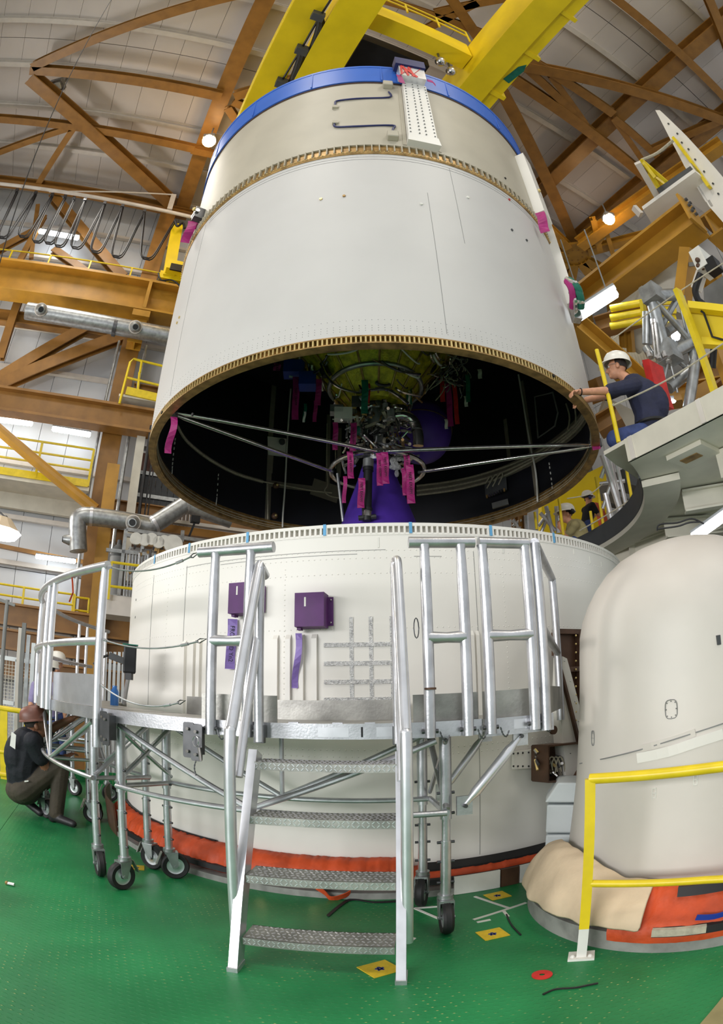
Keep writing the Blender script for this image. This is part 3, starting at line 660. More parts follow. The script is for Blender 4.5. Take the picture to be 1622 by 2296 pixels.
# ================================================================== LOWER STAGE (core), skirts, nose cone
RC = 2.7
core = thing('core_stage', (0, 0, 0), 'white cylindrical lower rocket stage with notched top rim', 'rocket stage')
body = M().lathe([(2.60, .01), (RC, .01), (RC, 2.40), (2.66, 2.40), (2.66, 2.0), (2.60, 2.0)], n=160, closed=True).build('body', 'white_paint', core)
M().lathe([(2.615, 2.401), (2.668, 2.401), (2.668, 2.452), (2.615, 2.452)], n=160, closed=True).build('rim_web', 'white_paint', core)
M().lathe([(2.60, 2.452), (2.705, 2.452), (2.705, 2.475), (2.60, 2.475)], n=160, closed=True).build('rim_lip', 'white_paint', core)
def ringcopies(name, mesh_builder, matn, parent, a0, a1, pitch):
    """alike pieces of a ring, sharing one mesh"""
    first = None; a = a0
    while a <= a1:
        if first is None:
            first = mesh_builder.build(name, matn, parent)
            o = first
        else:
            o = first.copy(); COL.objects.link(o); o.parent = parent
        o.rotation_euler = (0, 0, math.radians(a)); a += pitch
    return first
tm = M()
tm.prism([pol(2.666, -.15, 2.401), pol(2.704, -.15, 2.401), pol(2.704, .15, 2.401), pol(2.666, .15, 2.401)], (0, 0, .052))
ringcopies('rim_tooth', tm, 'white_paint', core, -74, 74, .8)
rest = M(); a = 75.2
while a < 285:
    p = [pol(r, a+d, 2.401) for r, d in ((2.666, -.15), (2.704, -.15), (2.704, .15), (2.666, .15))]; rest.prism(p, (0, 0, .052)); a += .8
tag(rest.build('rim_teeth', 'white_paint', core), kind='stuff')
# pocket bottoms are rounded: a thin ledge under the teeth
M().lathe([(2.664, 2.392), (2.703, 2.392), (2.703, 2.408), (2.664, 2.414)], n=160, closed=True).build('rim_ledge', 'white_paint', core)
rv = M()
def rivet(r, a, z, s=.006):
    c = pol(r, a, z); n = pol(1, a, 0); t = Vector((-n.y, n.x, 0)); u = Vector((0, 0, 1))
    rv.add([c+t*s, c+u*s, c-t*s, c-u*s, c+n*s*.55], [(0, 1, 4), (1, 2, 4), (2, 3, 4), (3, 0, 4)], True)
for z in (2.285, 2.235, 2.13, 1.765, .975, .93):
    a = -60
    while a < 40: rivet(RC, a, z); a += .85
for a in (-43, -24.5, -18.5, -3.2, -2.2, 1.3, 6.2, 10.0, 13.5):
    z = 1.34
    while z < 2.2: rivet(RC, a, z); z += .035
tag(rv.build('rivets', 'white_paint', core), kind='stuff')
for a, z0, z1 in ((-37.8, 1.3, 2.3), (-49, 1.2, 2.3), (8.9, 1.3, 2.28), (-42, .2, 1.0), (8.5, .2, .95)):
    M().bar(pol(RC+.001, a, z0), pol(RC+.001, a, z1), .0025, .002, up=pol(1, a)).build('panel_seam', 'grey_mid', core)
for k, (z, a0, a1) in enumerate(((2.287, -38, -4), (2.262, -30, -8), (2.24, 0, 4))):
    M().band(RC, RC+.0015, z, z+.003, a0, a1, 40).build('pencil_line', 'grey_mid', core)
def stringer(az, z0, z1, w=.036, d=.028):
    c = [pol(RC-.004, az, z0)]
    n = pol(1, az); t = Vector((-n.y, n.x, 0)); b = pol(RC-.003, az, 0)
    m = M(); P = [b+t*s*w+n*q+ZZ*z for z, q in ((z0, d), (z1-.03, d), (z1, .006)) for s in (-.5, .5)]
    Q = [b+t*s*w+ZZ*z for z in (z0, z1-.03, z1) for s in (-.5, .5)]
    m.add(P+Q, [(0, 1, 3, 2), (2, 3, 5, 4), (0, 2, 8, 6), (2, 4, 10, 8), (1, 7, 9, 3), (3, 9, 11, 5), (4, 5, 11, 10), (0, 6, 7, 1)])
    return m.build('stringer', 'white_paint', core)
for az in (-19.7, -17.8, -15.9, -14.0): stringer(az, 1.16, 1.735)
for az in (-37.2, -35.0, -33.6, -32.0): stringer(az, 1.16, 1.72)
for az in (7.9, 8.7): stringer(az, 1.16, 1.735, .022, .02)
# access panel with silver tape grid
M().band(RC, RC+.002, 1.27, 1.80, -11.3, -1.9, 12).build('access_panel', 'white_paint', core)
for az in (-8.9, -6.25, -3.4): M().band(RC+.002, RC+.006, 1.2, 1.842, az-.27, az+.27, 2).build('foil_tape', 'foil_silver', core)
for z in (1.661, 1.54, 1.42, 1.305): M().band(RC+.004, RC+.008, z-.014, z+.014, -12.7, -1.9, 14).build('foil_tape', 'foil_silver', core)
# blue tape flags on the rim, small white and black markings
for x, y in ((346, 1253), (424, 1226), (555, 1201), (728, 1183), (921, 1178), (1101, 1183), (1243, 1203)):
    q = oncyl(x, y, 2.71); az = math.degrees(math.atan2(q.x, -q.y)); M().band(2.706, 2.709, 2.40, 2.478, az-.22, az+.22, 2).build('tape_flag', 'tape_blue', core)
for x, y, w, h, mt in ((849, 1216, .12, .07, 'tag_white'), (1128, 1233, .2, .045, 'tag_white'), (1288, 1237, .12, .04, 'tag_white'), (1324, 1255, .12, .06, 'tag_white'), (1350, 1265, .12, .04, 'tag_white'), (648, 1199, .08, .012, 'ink_black'), (305, 1345, .1, .02, 'ink_black'), (303, 1384, .1, .02, 'ink_black')):
    q = oncyl(x, y, 2.702); az = math.degrees(math.atan2(q.x, -q.y)); M().band(2.7, 2.703, q.z-h/2, q.z+h/2, az-w, az+w, 2).build('label_mark', mt, core)
# purple protective boxes
def pbox(az0, az1, z0, z1, label, flange):
    am = (az0+az1)/2; n = pol(1, am); t = Vector((math.cos(math.radians(am)), math.sin(math.radians(am)), 0))
    c = pol(RC+.065, am, (z0+z1)/2); w = (az1-az0)*math.pi/180*2.77
    th = thing('protective_box', pol(RC, am, z0), label, 'box', 'purple protective boxes on the core stage')
    M().box(c, (w, .118, z1-z0), (t, n, ZZ)).build('cover', 'purple_box', th)
    f = M().box(c+t*(w/2+.018)-n*.05, (.036, .008, (z1-z0)*.86), (t, n, ZZ)).build('flange', 'purple_box', th)
    for s in (-1, 1):
        q = c+t*(w/2+.02)-n*.044+ZZ*s*(z1-z0)*.34
        M().ball(q, .007, 8, 5).build('screw', 'chrome', f)
    M().box(c+n*.0602-t*w*.14+ZZ*.05, (.012, .002, .06), (t, n, ZZ)).build('label_strip', 'tag_white', th)
    M().box(c-t*(w*.4)-ZZ*((z1-z0)/2+.008), (.026, .05, .016), (t, n, ZZ)).build('hinge', 'purple_box', th)
pbox(-26.2, -22.2, 1.875, 2.085, 'purple box on the core stage behind the handrail frame', False)
pbox(-16.1, -12.1, 1.77, 1.99, 'purple box on the core stage above the ribbed strips', True)
# text helper: flat lettering as mesh
def text_mesh(s, size):
    cu = bpy.data.curves.new('t', 'FONT'); cu.body = s; cu.size = size; cu.align_x = 'CENTER'; cu.align_y = 'CENTER'; cu.extrude = .0004
    o = bpy.data.objects.new('t', cu); COL.objects.link(o)
    dg = bpy.context.evaluated_depsgraph_get(); me = bpy.data.meshes.new_from_object(o.evaluated_get(dg))
    m = M(); m.add([v.co.copy() for v in me.vertices], [tuple(p.vertices) for p in me.polygons])
    bpy.data.objects.remove(o); bpy.data.curves.remove(cu); bpy.data.meshes.remove(me); return m
def put_text(s, size, c, X, Y, matn, parent, name='lettering'):
    m = text_mesh(s, size); X, Y = Vector(X).normalized(), Vector(Y).normalized(); Z = X.cross(Y)
    m.v = [Vector(c)+X*v.x+Y*v.y+Z*v.z for v in m.v]; return m.build(name, matn, parent)
# purple ribbons
def hang_ribbon(p0, p1, w, matn, label, group=None, thick=.002, wdir=None, bulge=.015, text=None, cat='ribbon', name='warning_ribbon', out=None, tsize=None):
    p0, p1 = Vector(p0), Vector(p1); view = (p0-CAMP); view.z = 0; view.normalize()
    side = Vector((view.y, -view.x, 0)) if wdir is None else Vector(wdir)
    out = -view if out is None else Vector(out)
    pts = [p0.lerp(p1, i/8)+out*(bulge*math.sin(i/8*math.pi*1.6))+side*(bulge*.5*math.sin(i*.7)) for i in range(9)]
    o = M().strip(pts, lambda i: side+out*(.35*math.sin(i*.8)), w, thick).build(name, matn)
    tag(o, label, cat, group)
    if text:
        dn = (p1-p0).normalized(); put_text(text, tsize or w*.62, p0.lerp(p1, .5)+out*(bulge+.012), dn, dn.cross(side) if False else side, 'ink_black', o)
    return o
p0, p1 = oncyl(522, 1388, 2.735), oncyl(516, 1500, 2.735)
hang_ribbon(p0, p1, .068, 'purple_ribbon', 'purple printed ribbon hanging below the purple box', text='FRO.ATD Yn2', bulge=.006, tsize=.042)
hang_ribbon(oncyl(670, 1420, 2.75), oncyl(663, 1543, 2.75), .042, 'purple_ribbon', 'narrow glossy purple ribbon hanging over the ribbed strips')

# orange sealing skirt round the core stage
def skirt(c, prof, a0, a1, n, amp, name, matn, parent, seed=1):
    rn = random.Random(seed); m = M().lathe(prof, c, n, a0, a1, True); k = len(prof)
    for i in range(len(m.v)):
        j = i % k; s = i//k
        w = amp*(math.sin(s*.9+seed)*.5+math.sin(s*2.3+seed*3)*.35+rn.uniform(-.6, .6))
        d = Vector((m.v[i].x-c[0], m.v[i].y-c[1], 0)).normalized()
        if 1 <= j <= k-2: m.v[i] = m.v[i]+d*w*.7+ZZ*w*.5
    return m.build(name, matn, parent, sharp=70)
sk = thing('core_skirt', (0, 0, 0), 'orange padded sealing skirt round the foot of the core stage', 'skirt')
skirt((0, 0), [(2.715, .06), (2.83, .05), (2.868, .09), (2.865, .14), (2.84, .19), (2.79, .235), (2.73, .25), (2.715, .24)], -66, -2, 170, .012, 'cushion', 'orange_cloth', sk)
skirt((0, 0), [(2.715, .06), (2.80, .05), (2.83, .09), (2.825, .13), (2.79, .16), (2.73, .18), (2.715, .17)], -2, 24, 60, .006, 'cushion', 'orange_cloth', sk, 4)
M().lathe([(2.862, .075), (2.893, .08), (2.889, .118), (2.862, .122)], n=90, a0=-60, a1=24, closed=True).build('strap', 'strap_black', sk)
M().lathe([(2.705, .245), (2.735, .26), (2.735, .235), (2.705, .232)], n=60, a0=-66, a1=-30, closed=True).build('top_binding', 'strap_black', sk)
M().lathe([(2.705, .17), (2.745, .2), (2.80, .165), (2.80, .15), (2.705, .15)], n=40, a0=0, a1=28, closed=True).build('top_binding', 'strap_black', sk)
M().lathe([(2.71, .0), (2.90, .0), (2.90, .045), (2.71, .05)], n=140, a0=-75, a1=24, closed=True).build('kerb', 'curb_grey', sk)
M().lathe([(2.885, .0), (2.905, .0), (2.93, .3), (2.915, .3)], n=16, a0=-78, a1=-55, closed=True).build('kerb_flap', 'bracket_brown', sk)
for a0, a1, mt in ((3.5, 9.5, 'tag_white'), (9.7, 12.2, 'bracket_brown'), (12.4, 24, 'tag_white')): M().lathe([(2.90, .002), (2.915, .002), (2.915, .13), (2.90, .13)], n=10, a0=a0, a1=a1, closed=True).build('kerb_board', mt, sk)
for az in (-13.5, -20.5):
    q = pol(2.9, az, .09); M().box(q, (.06, .02, .045), (pol(1, az+90), pol(1, az), ZZ)).build('buckle', 'gold_alu', sk)
hr = [pol(2.9, -13.2, .075), pol(2.93, -12, .05), pol(2.935, -11.2, .012), pol(2.92, -9.8, .03), pol(2.9, -9, .05)]
M().strip(smooth_path(hr, 4), lambda i: (0, -.5, 1), .04, .006).build('loose_flap', 'orange_cloth', sk)

# booster nose cone
BC = (1.467, -3.573)
nose = thing('booster_nose', (BC[0], BC[1], 0), 'white rounded booster nose beside the core stage', 'booster nose')
prof = [(.0, 2.075), (.1, 2.07), (.2, 2.052), (.3, 2.022), (.4, 1.975), (.48, 1.915), (.55, 1.835), (.605, 1.75), (.645, 1.66), (.665, 1.58), (.674, 1.48), (.68, 1.36), (.692, 1.14), (.72, .72), (.755, .38), (.78, .12), (.785, .02)]
M().lathe(prof, BC, 96).build('shell', 'nose_white', nose)
def rnose(z):
    for (r0, z0), (r1, z1) in zip(prof[:-1], prof[1:]):
        if z1 <= z <= z0: return r0+(r1-r0)*(z0-z)/(z0-z1)
    return .78
def onnose(x, y, d=0):
    q = None; r = .7
    for _ in range(6):
        q = oncyl(x, y, r+d, BC); r = rnose(q.z)
    return q
def nose_strip(pts, w, matn, name, t=.004):
    P = [onnose(x, y) for x, y in pts]; P = smooth_path(P, 3)
    m = M(); nrm = [Vector((p.x-BC[0], p.y-BC[1], 0)).normalized() for p in P]
    P = [p+n*t for p, n in zip(P, nrm)]
    return m.strip(P, lambda i: (P[min(i+1, len(P)-1)]-P[max(i-1, 0)]).normalized().cross(nrm[i]), w, t).build(name, matn, nose)
nose_strip([(1302, 1712), (1360, 1700), (1440, 1680), (1530, 1652), (1622, 1622)], .006, 'grey_mid', 'panel_seam')
nose_strip([(1430, 1700), (1500, 1685), (1560, 1665), (1622, 1645)], .05, 'white_paint', 'sealant_band')
nose_strip([(1440, 1678), (1480, 1668), (1560, 1642)], .035, 'nose_white', 'cover_strip')
def ring_on_nose(x, y, w, h, name):
    q = onnose(x, y); n = Vector((q.x-BC[0], q.y-BC[1], 0)).normalized(); t = Vector((-n.y, n.x, 0)); m = M(); P = []
    for i in range(16):
        a = i/16*2*math.pi; s = lambda v: math.copysign(abs(v)**.6, v)
        P.append(q+n*.003+t*(s(math.cos(a))*w)+ZZ*(s(math.sin(a))*h))
    m.tube(P, .0022, 5, closed=True)
    for p in P[::2]: m.ball(p*1+(q-p)*.16, .0035, 5, 3)
    m.build(name, 'grey_mid', nose)
ring_on_nose(1506, 1590, .03, .045, 'hatch_outline'); ring_on_nose(1331, 1655, .014, .04, 'hatch_outline')
for x, y in ((1468, 1778), (1560, 1748)):
    q = onnose(x, y); n = Vector((q.x-BC[0], q.y-BC[1], 0)).normalized(); t = Vector((-n.y, n.x, 0)); m = M()
    for dt in (-.009, .009): m.box(q+n*.002+t*dt, (.004, .004, .05), (t, n, ZZ))
    for dz in (-.024, 0, .024): m.box(q+n*.002+ZZ*dz, (.02, .004, .004), (t, n, ZZ))
    m.build('marker_cross', 'tag_white', nose)
q = onnose(1612, 1435); tag(M().box(q, (.02, .012, .045)).build('dark_fitting', 'grey_dark', nose))
bs = thing('booster_skirt', (BC[0], BC[1], 0), 'orange strapped sealing skirt round the booster nose', 'skirt')
skirt(BC, [(.80, .06), (.99, .055), (1.0, .1), (.99, .15), (.93, .19), (.90, .26), (.86, .31), (.80, .29)], -58, 90, 130, .008, 'cushion', 'orange_cloth', bs, 9)
M().lathe([(.99, .095), (1.016, .1), (1.014, .14), (.99, .145)], BC, 60, -45, 90, True).build('strap', 'strap_black', bs)
M().lathe([(.875, .26), (.915, .265), (.9, .31), (.865, .305)], BC, 60, -40, 90, True).build('strap', 'strap_black', bs)
M().lathe([(.80, .0), (.985, .0), (.985, .1), (.80, .105)], BC, 90, -110, 90, True).build('kerb', 'curb_grey', bs)
for a in (-18, -5, 12, 30):
    M().box(Vector((BC[0], BC[1], 0))+pol(1.02, a, .12), (.05, .02, .06), (pol(1, a+90), pol(1, a), ZZ)).build('buckle', 'black', bs)
for a in (-41, -34): M().lathe([(1.0, .1), (1.02, .105), (1.018, .14), (1.0, .145)], BC, 6, a-4, a+3, True).build('strap_end', 'cable', bs)
P = [onnose(1385, 2068, .2), onnose(1352, 2072, .2)]
q = [Vector((BC[0], BC[1], 0))+pol(1.0, a, z) for a, z in ((-34, .185), (-29, .175), (-24, .19), (-20, .22))]
M().strip(smooth_path(q, 4), lambda i: (.1, -.3, 1), .028, .008).build('blue_patch', 'blue_panel', bs)
# beige cloth lying over the booster kerb
def cloth():
    rn = random.Random(5); m = M(); n1, n2 = 26, 14; vs = []
    for i in range(n1+1):
        a = -128+(80)*i/n1
        for j in range(n2+1):
            s = j/n2
            tt = max(0, min(1, (a+128)/84)); hi = max(.16, .27*math.sin(math.pi*min(1, .15+tt*.85))**.8)
            r = .80+.22*s; z = .165+hi*(1-s**2.2)*(1.0)+.006*math.sin(i*1.9+j)+rn.uniform(-.003, .003)
            r += .012*math.sin(i*1.3)*s
            if s > .93: z = .13+.01*math.sin(i*2.1)
            v = Vector((BC[0], BC[1], 0))+pol(r, a, z); vs.append(v)
    fs = [(i*(n2+1)+j, (i+1)*(n2+1)+j, (i+1)*(n2+1)+j+1, i*(n2+1)+j+1) for i in range(n1) for j in range(n2)]
    m.add(vs, fs, True); return m
o = cloth().build('draped_cloth', 'beige_cloth', sharp=80); sm = o.modifiers.new('thick', 'SOLIDIFY'); sm.thickness = .012; ss = o.modifiers.new('smooth', 'SUBSURF'); ss.levels = 1; ss.render_levels = 1
tag(o, 'beige cloth bundle draped over the booster kerb', 'cloth')
# white foam blocks wedged between core stage and booster
for k, (y0, y1, x0, x1, l) in enumerate(((1755, 1800, 1222, 1300, 'slanted top foam block between core stage and booster'), (1805, 1868, 1224, 1290, 'second foam block between core stage and booster'), (1872, 1912, 1222, 1288, 'third foam block between core stage and booster'), (1915, 1945, 1235, 1290, 'lowest foam block resting near the beige cloth'))):
    dist = 3.62; A, Bq, Cq, Dq = [CAMP+ray(x, y)*(dist/math.hypot(ray(x, y).x, ray(x, y).y)) for x, y in ((x0, y1), (x1, y1), (x1, y0), (x0+(30 if k == 0 else 3), y0))]
    back = ray(1255, 1850); back.z = 0; back.normalize()
    o = M().prism([A, Bq, Cq, Dq], back*.34).build('foam_block', 'foam_white'); bv = o.modifiers.new('b', 'BEVEL'); bv.width = .012; bv.segments = 2
    tag(o, l, 'foam block', 'white foam blocks')
# attachment bracket between core stage and booster
br = thing('attachment_fairing', pol(2.8, 24, .9), 'brown riveted frame and white slanted panel beside the booster', 'fairing')
def oc(x, y, r=2.78): return oncyl(x, y, r)
out = pol(1, 24)*.04
M().prism([oc(1243, 1416), oc(1300, 1417), oc(1302, 1600), oc(1296, 1655), oc(1243, 1470)], out).build('back_plate', 'bracket_brown', br)
for a, b in (((1243, 1416), (1300, 1417)), ((1298, 1418), (1300, 1650)), ((1255, 1502), (1300, 1500)), ((1245, 1418), (1246, 1470))): M().bar(oc(*a, 2.84), oc(*b, 2.84), .035, .04, up=pol(1, 24)).build('frame_bar', 'bracket_brown', br)
for y in range(1425, 1620, 19):
    q = oc(1292, y, 2.865); M().ball(q, .008, 8, 5).build('rivet', 'gold_alu', br)
M().prism([oc(1242, 1475), oc(1252, 1480), oc(1300, 1665), oc(1300, 1745), oc(1250, 1745), oc(1236, 1600)], pol(1, 22)*.09).build('slanted_panel', 'white_paint', br)
M().bar(oc(1250, 1478, 2.88), oc(1299, 1668, 2.88), .02, .03, up=pol(1, 24)).build('panel_edge', 'bracket_brown', br)
q = oc(1239, 1637, 2.88); M().tube([q, q+pol(1, 21)*.02], .03, 14).build('lug_hole', 'bracket_brown', br)
for x, y in ((1266, 1482), (1279, 1527), (1290, 1573), (1298, 1617)): M().ball(oc(x, y, 2.89), .006, 8, 5).build('screw', 'chrome', br)
bx = thing('connector_box', oc(1230, 1750), 'open brown connector box with cables below the fairing', 'box')
P = [oc(1192, 1672), oc(1285, 1664), oc(1284, 1712), oc(1262, 1748), oc(1192, 1750)]
M().prism(P, pol(1, 20)*.01).build('back', 'bracket_brown', bx)
for i in range(5):
    a, b = P[i], P[(i+1) % 5]; M().bar(a+pol(1, 20)*.09, b+pol(1, 20)*.09, .012, .17, up=pol(1, 20)).build('side', 'bracket_brown', bx)
M().prism([oc(1148, 1685, 2.72), oc(1190, 1680, 2.72), oc(1195, 1700, 2.72), oc(1190, 1722, 2.72), oc(1148, 1724, 2.72)], pol(1, 15)*.03).build('mounting_lug', 'white_paint', bx)
for x in (1152, 1162, 1173, 1186):
    for y in (1687+(1186-x)*.08, 1718): M().ball(oc(x, y, 2.752), .007, 8, 4).build('bolt', 'black', bx)
rn = random.Random(11)
for k in range(22):
    x, y = rn.uniform(1200, 1276), rn.uniform(1676, 1735); q = oc(x, y, 2.84)
    M().tube([q, q+Vector((rn.uniform(-.03, .03), -rn.uniform(.01, .06), rn.uniform(-.09, .03)))], rn.uniform(.006, .014), 7).build('connector', rn.choice(('chrome', 'gold_alu', 'black', 'steel_dark', 'chrome')), bx)
for k in range(3): M().tube(bez(oc(1225+k*10, 1735, 2.86), oc(1228+k*10, 1690, 2.88), oc(1245+k*8, 1680, 2.88), oc(1250+k*9, 1730, 2.86)), .006, 6).build('cable', 'cable', bx)
absorb(br, core); absorb(bx, core)

# ================================================================== MOBILE PLATFORMS ROUND THE CORE
ZD, RO, RI = 1.175, 3.58, 2.84
def caster(parent, x, y, head, r=.098):
    c = Vector((x, y, r)); h = Vector((math.cos(head), math.sin(head), 0)); s = Vector((-h.y, h.x, 0)); piv = Vector((x, y, 0))-h*.035
    f = M()
    f.tube([piv+ZZ*.205, piv+ZZ*.228], .042, 16); f.box(piv+h*.012+ZZ*.197, (.09, .068, .014), (h, s, ZZ))
    for q in (-1, 1): f.prism([piv-h*.03+s*q*.034+ZZ*.2, piv+h*.055+s*q*.034+ZZ*.2, c+h*.018+s*q*.034, c-h*.02+s*q*.034+ZZ*-.015], s*q*.006)
    f.tube([c-s*.045, c+s*.045], .012, 10)
    fo = f.build('caster', 'galvanised', parent)
    org = wloc(fo)
    # tyre profile swept round the axle
    def ring(prof, n=28):
        m = M(); vs = []; k = len(prof)
        for i in range(n):
            a = 2*math.pi*i/n
            for rr, w in prof: vs.append(c+h*(rr*math.cos(a))+ZZ*(rr*math.sin(a))+s*w)
        fs = [(i*k+j, ((i+1) % n)*k+j, ((i+1) % n)*k+(j+1) % k, i*k+(j+1) % k) for i in range(n) for j in range(k)]
        m.add(vs, fs, True); return m
    ring([(r*.62, -.022), (r*.9, -.028), (r, -.014), (r*.985, -.007), (r, 0), (r*.985, .007), (r, .014), (r*.9, .028), (r*.62, .022)]).build('tyre', 'rubber', fo)
    ring([(.018, -.022), (r*.45, -.014), (r*.64, -.019), (r*.64, .019), (r*.45, .014), (.018, .022)]).build('hub', 'alu_bright', fo)
    M().prism([piv-h*.05+s*-.02+ZZ*.2, piv-h*.05+s*.02+ZZ*.2, piv-h*.09+s*.02+ZZ*.11, piv-h*.09-s*.02+ZZ*.11], -h*.008).build('brake_pedal', 'alu_dull', fo)
    return piv
def leg(parent, r, az, ztop, head, zs=.66):
    piv = caster(parent, *pol(r, az).xy, head)
    b = Vector((piv.x, piv.y, 0))
    l = M(); l.tube([b+ZZ*zs, b+ZZ*ztop], .031, 14); l.tube([b+ZZ*.225, b+ZZ*(zs-.12)], .028, 12); l.tube([b+ZZ*(zs-.2), b+ZZ*zs], .024, 12)
    lo = l.build('leg', 'alu', parent)
    sd = pol(1, az+90)

    for z in (.3, .42, .53, .69, .8): M().tube([b+ZZ*z-sd*.045, b+ZZ*z+sd*.045], .008, 8).build("bolt", "steel_dark", lo)
    return b
def rod(parent, a, b, r=.017, name='brace', matn='alu'):
    return M().tube([a, b], r, 10).build(name, matn, parent)
def curve(parent, r, a0, a1, z, rad, name, matn='alu'):
    return M().tube(arc(r, a0, a1, z, 20), rad, 10).build(name, matn, parent)

# front platform
PA = thing('mobile_platform', pol(3.2, -12, 0), 'curved aluminium work platform on casters in front of the ladder', 'platform')
M().band(RI, RO-.01, ZD-.03, ZD, -33.2, 9.2, 40).build('deck', 'alu_dull', PA)
M().band(RO-.012, RO, 1.1, ZD+.003, -33.2, 2.75, 40).build('fascia', 'alu', PA)
M().band(RO-.012, RO, 1.085, ZD, 3.0, 9.2, 8).build('fascia', 'alu', PA)
M().band(RI, RI+.012, 1.1, ZD, -33, 9, 40).build('inner_fascia', 'alu_dull', PA)
M().band(RI, RI+.008, ZD, 1.30, -33, -2.2, 40).build('toe_board', 'alu_dull', PA)
M().band(RO-.05, RO-.042, ZD, 1.315, -20.5, -13.5, 8).build('toe_board', 'alu_dull', PA)
M().band(RO-.05, RO-.042, ZD, 1.315, -2.6, 2.7, 8).build('toe_board', 'alu_dull', PA)
M().band(RO-.05, RO-.042, ZD, 1.315, 3.1, 8.6, 8).build('toe_board', 'alu_dull', PA)
for az in (-12, -8.5, -6, -3.5): M().box(pol(RO-.02, az, 1.178), (.05, .02, .012), (pol(1, az+90), pol(1, az), ZZ)).build('deck_clip', 'alu', PA)
M().box(pol(RO+.001, -6.6, 1.137), (.009, .002, .05), (pol(1, 83.4), pol(1, -6.6), ZZ)).build('mark', 'ink_black', PA)
for a0, a1 in ((-10, -7.6), (-5.5, -4.2), (5.5, 7.5)): M().band(RO, RO+.0015, 1.112, 1.16, a0, a1, 4).build('scuff', 'alu_bright', PA)
L1 = leg(PA, 3.53, -31.6, 1.1, -2.2); L2 = leg(PA, 3.06, -31.6, 1.1, .4); L3 = leg(PA, 3.52, .05, 1.1, -1.6); L4 = leg(PA, 3.05, -.9, 1.1, -1.9)
for r in (3.53, 3.06):
    curve(PA, r, -31.6, 0, .70, .016, 'ring_brace')
    rod(PA, pol(r, -30.9, 1.08), pol(r, -16.0, .71)); rod(PA, pol(r, -.8, 1.08), pol(r, -16.0, .71))
for L, az in ((L1, -31.6), (L3, 0)):
    rod(PA, pol(3.53, az, .70), pol(3.06, az, .70)); rod(PA, pol(3.53, az, .72), pol(3.06, az, 1.08)); rod(PA, pol(3.06, az, .74), pol(3.53, az, 1.08), .012)
rod(PA, pol(3.06, -16, .71), pol(3.06, -16, 1.1), .014); rod(PA, pol(3.06, -16, .71), pol(3.53, -16, .71), .014)
# outrigger struts at the free end
for r, rad in ((3.54, .027), (3.06, .022)):
    a, b = pol(r, 6.3, 1.07), pol(r, 1.4, .735)
    M().tube([a, a.lerp(b, .12), a.lerp(b, .2), a.lerp(b, .8), a.lerp(b, .88), b], [rad*.55, rad*.7, rad, rad, rad*.7, rad*.55], 14).build('outrigger_strut', 'alu_bright', PA)
    for q, nm in ((a, 'upper_clevis'), (b, 'lower_clevis')): M().box(q, (.08, .02, .1), (pol(1, 93), pol(1, 3), ZZ)).build(nm, 'alu', PA)
    for q in (a, b): M().tube([q-pol(1, 3)*.03, q+pol(1, 3)*.03], .011, 8).build('pin', 'steel_dark', PA)
def chain(parent, pts, r=.0035):
    P = smooth_path(pts, 5); m = M()
    for i in range(len(P)-1):
        d = P[i+1]-P[i]; m.tube([P[i]-d*.1, P[i+1]+d*.1], r*(1.3 if i % 2 else .8), 5)
    return m.build('chain', 'steel_dark', parent)
q = oncyl(553, 1590, RO-.04); azq = math.degrees(math.atan2(q.x, -q.y))
st_ = M().box(pol(RO-.04, azq, q.z), (.06, .002, .07), (pol(1, azq+90), pol(1, azq), ZZ)).build('maker_label', 'tag_white', PA)
put_text('AL. 1', .02, pol(RO-.0385, azq, q.z+.015), pol(1, azq+90), ZZ, 'ink_black', st_)
# hinge plates that join the platform segments
for (x0, y0), lab in (((232, 1630), 'pair of dark grey hinge plates at the left platform joint'), ((428, 1660), 'pair of dark grey hinge plates with a pull pin under the deck')):
    q = oncyl(x0, y0, 3.64); az = math.degrees(math.atan2(q.x, -q.y)); n, t = pol(1, az), pol(1, az+90)
    th = thing('hinge_plates', pol(3.64, az, q.z-.1), lab, 'bracket', 'dark hinge plates')
    for k, (dx, dz) in enumerate(((-.025, 0), (.045, -.01))):
        m = M(); pts = []
        for sx, sz in ((-1, -1), (1, -1), (1, 1), (-1, 1)):
            for j in range(4):
                a0 = {(-1, -1): 180, (1, -1): 270, (1, 1): 0, (-1, 1): 90}[(sx, sz)]; a = math.radians(a0+j*30)
                pts.append(pol(3.62+.03*k, az, q.z+dz)+t*(dx+sx*.022+.012*math.cos(a))+ZZ*(sz*.083+.012*math.sin(a)))
        m.prism(pts, n*.006); pl = m.build('plate', 'steel_dark', th)
        for z in (-.06, .06): M().tube([pol(3.63+.03*k, az, q.z+dz+z)+t*dx, pol(3.64+.03*k, az, q.z+dz+z)+t*dx], .009, 8).build('bolt', 'chrome', pl)
    M().box(pol(3.6, az, q.z), (.09, .05, .15), (t, n, ZZ)).build('lug', 'steel_dark', th)
    if x0 > 400:
        c = pol(3.67, az, q.z-.05)+t*.05; M().tube([c+t*.02+ZZ*.02, c+t*.03-ZZ*.05], .008, 8).build('pull_pin', 'chrome', th)
        M().tube([c+ZZ*.05+Vector((0, 0, 0))+t*(.018*math.cos(a))+ZZ*(.028*math.sin(a)) for a in [i*.7 for i in range(9)]], .002, 5, closed=True).build('pin_ring', 'chrome', th)
        chain(th, [c-ZZ*.05, c-ZZ*.09+t*-.01, c-ZZ*.13])
    absorb(th, PA)
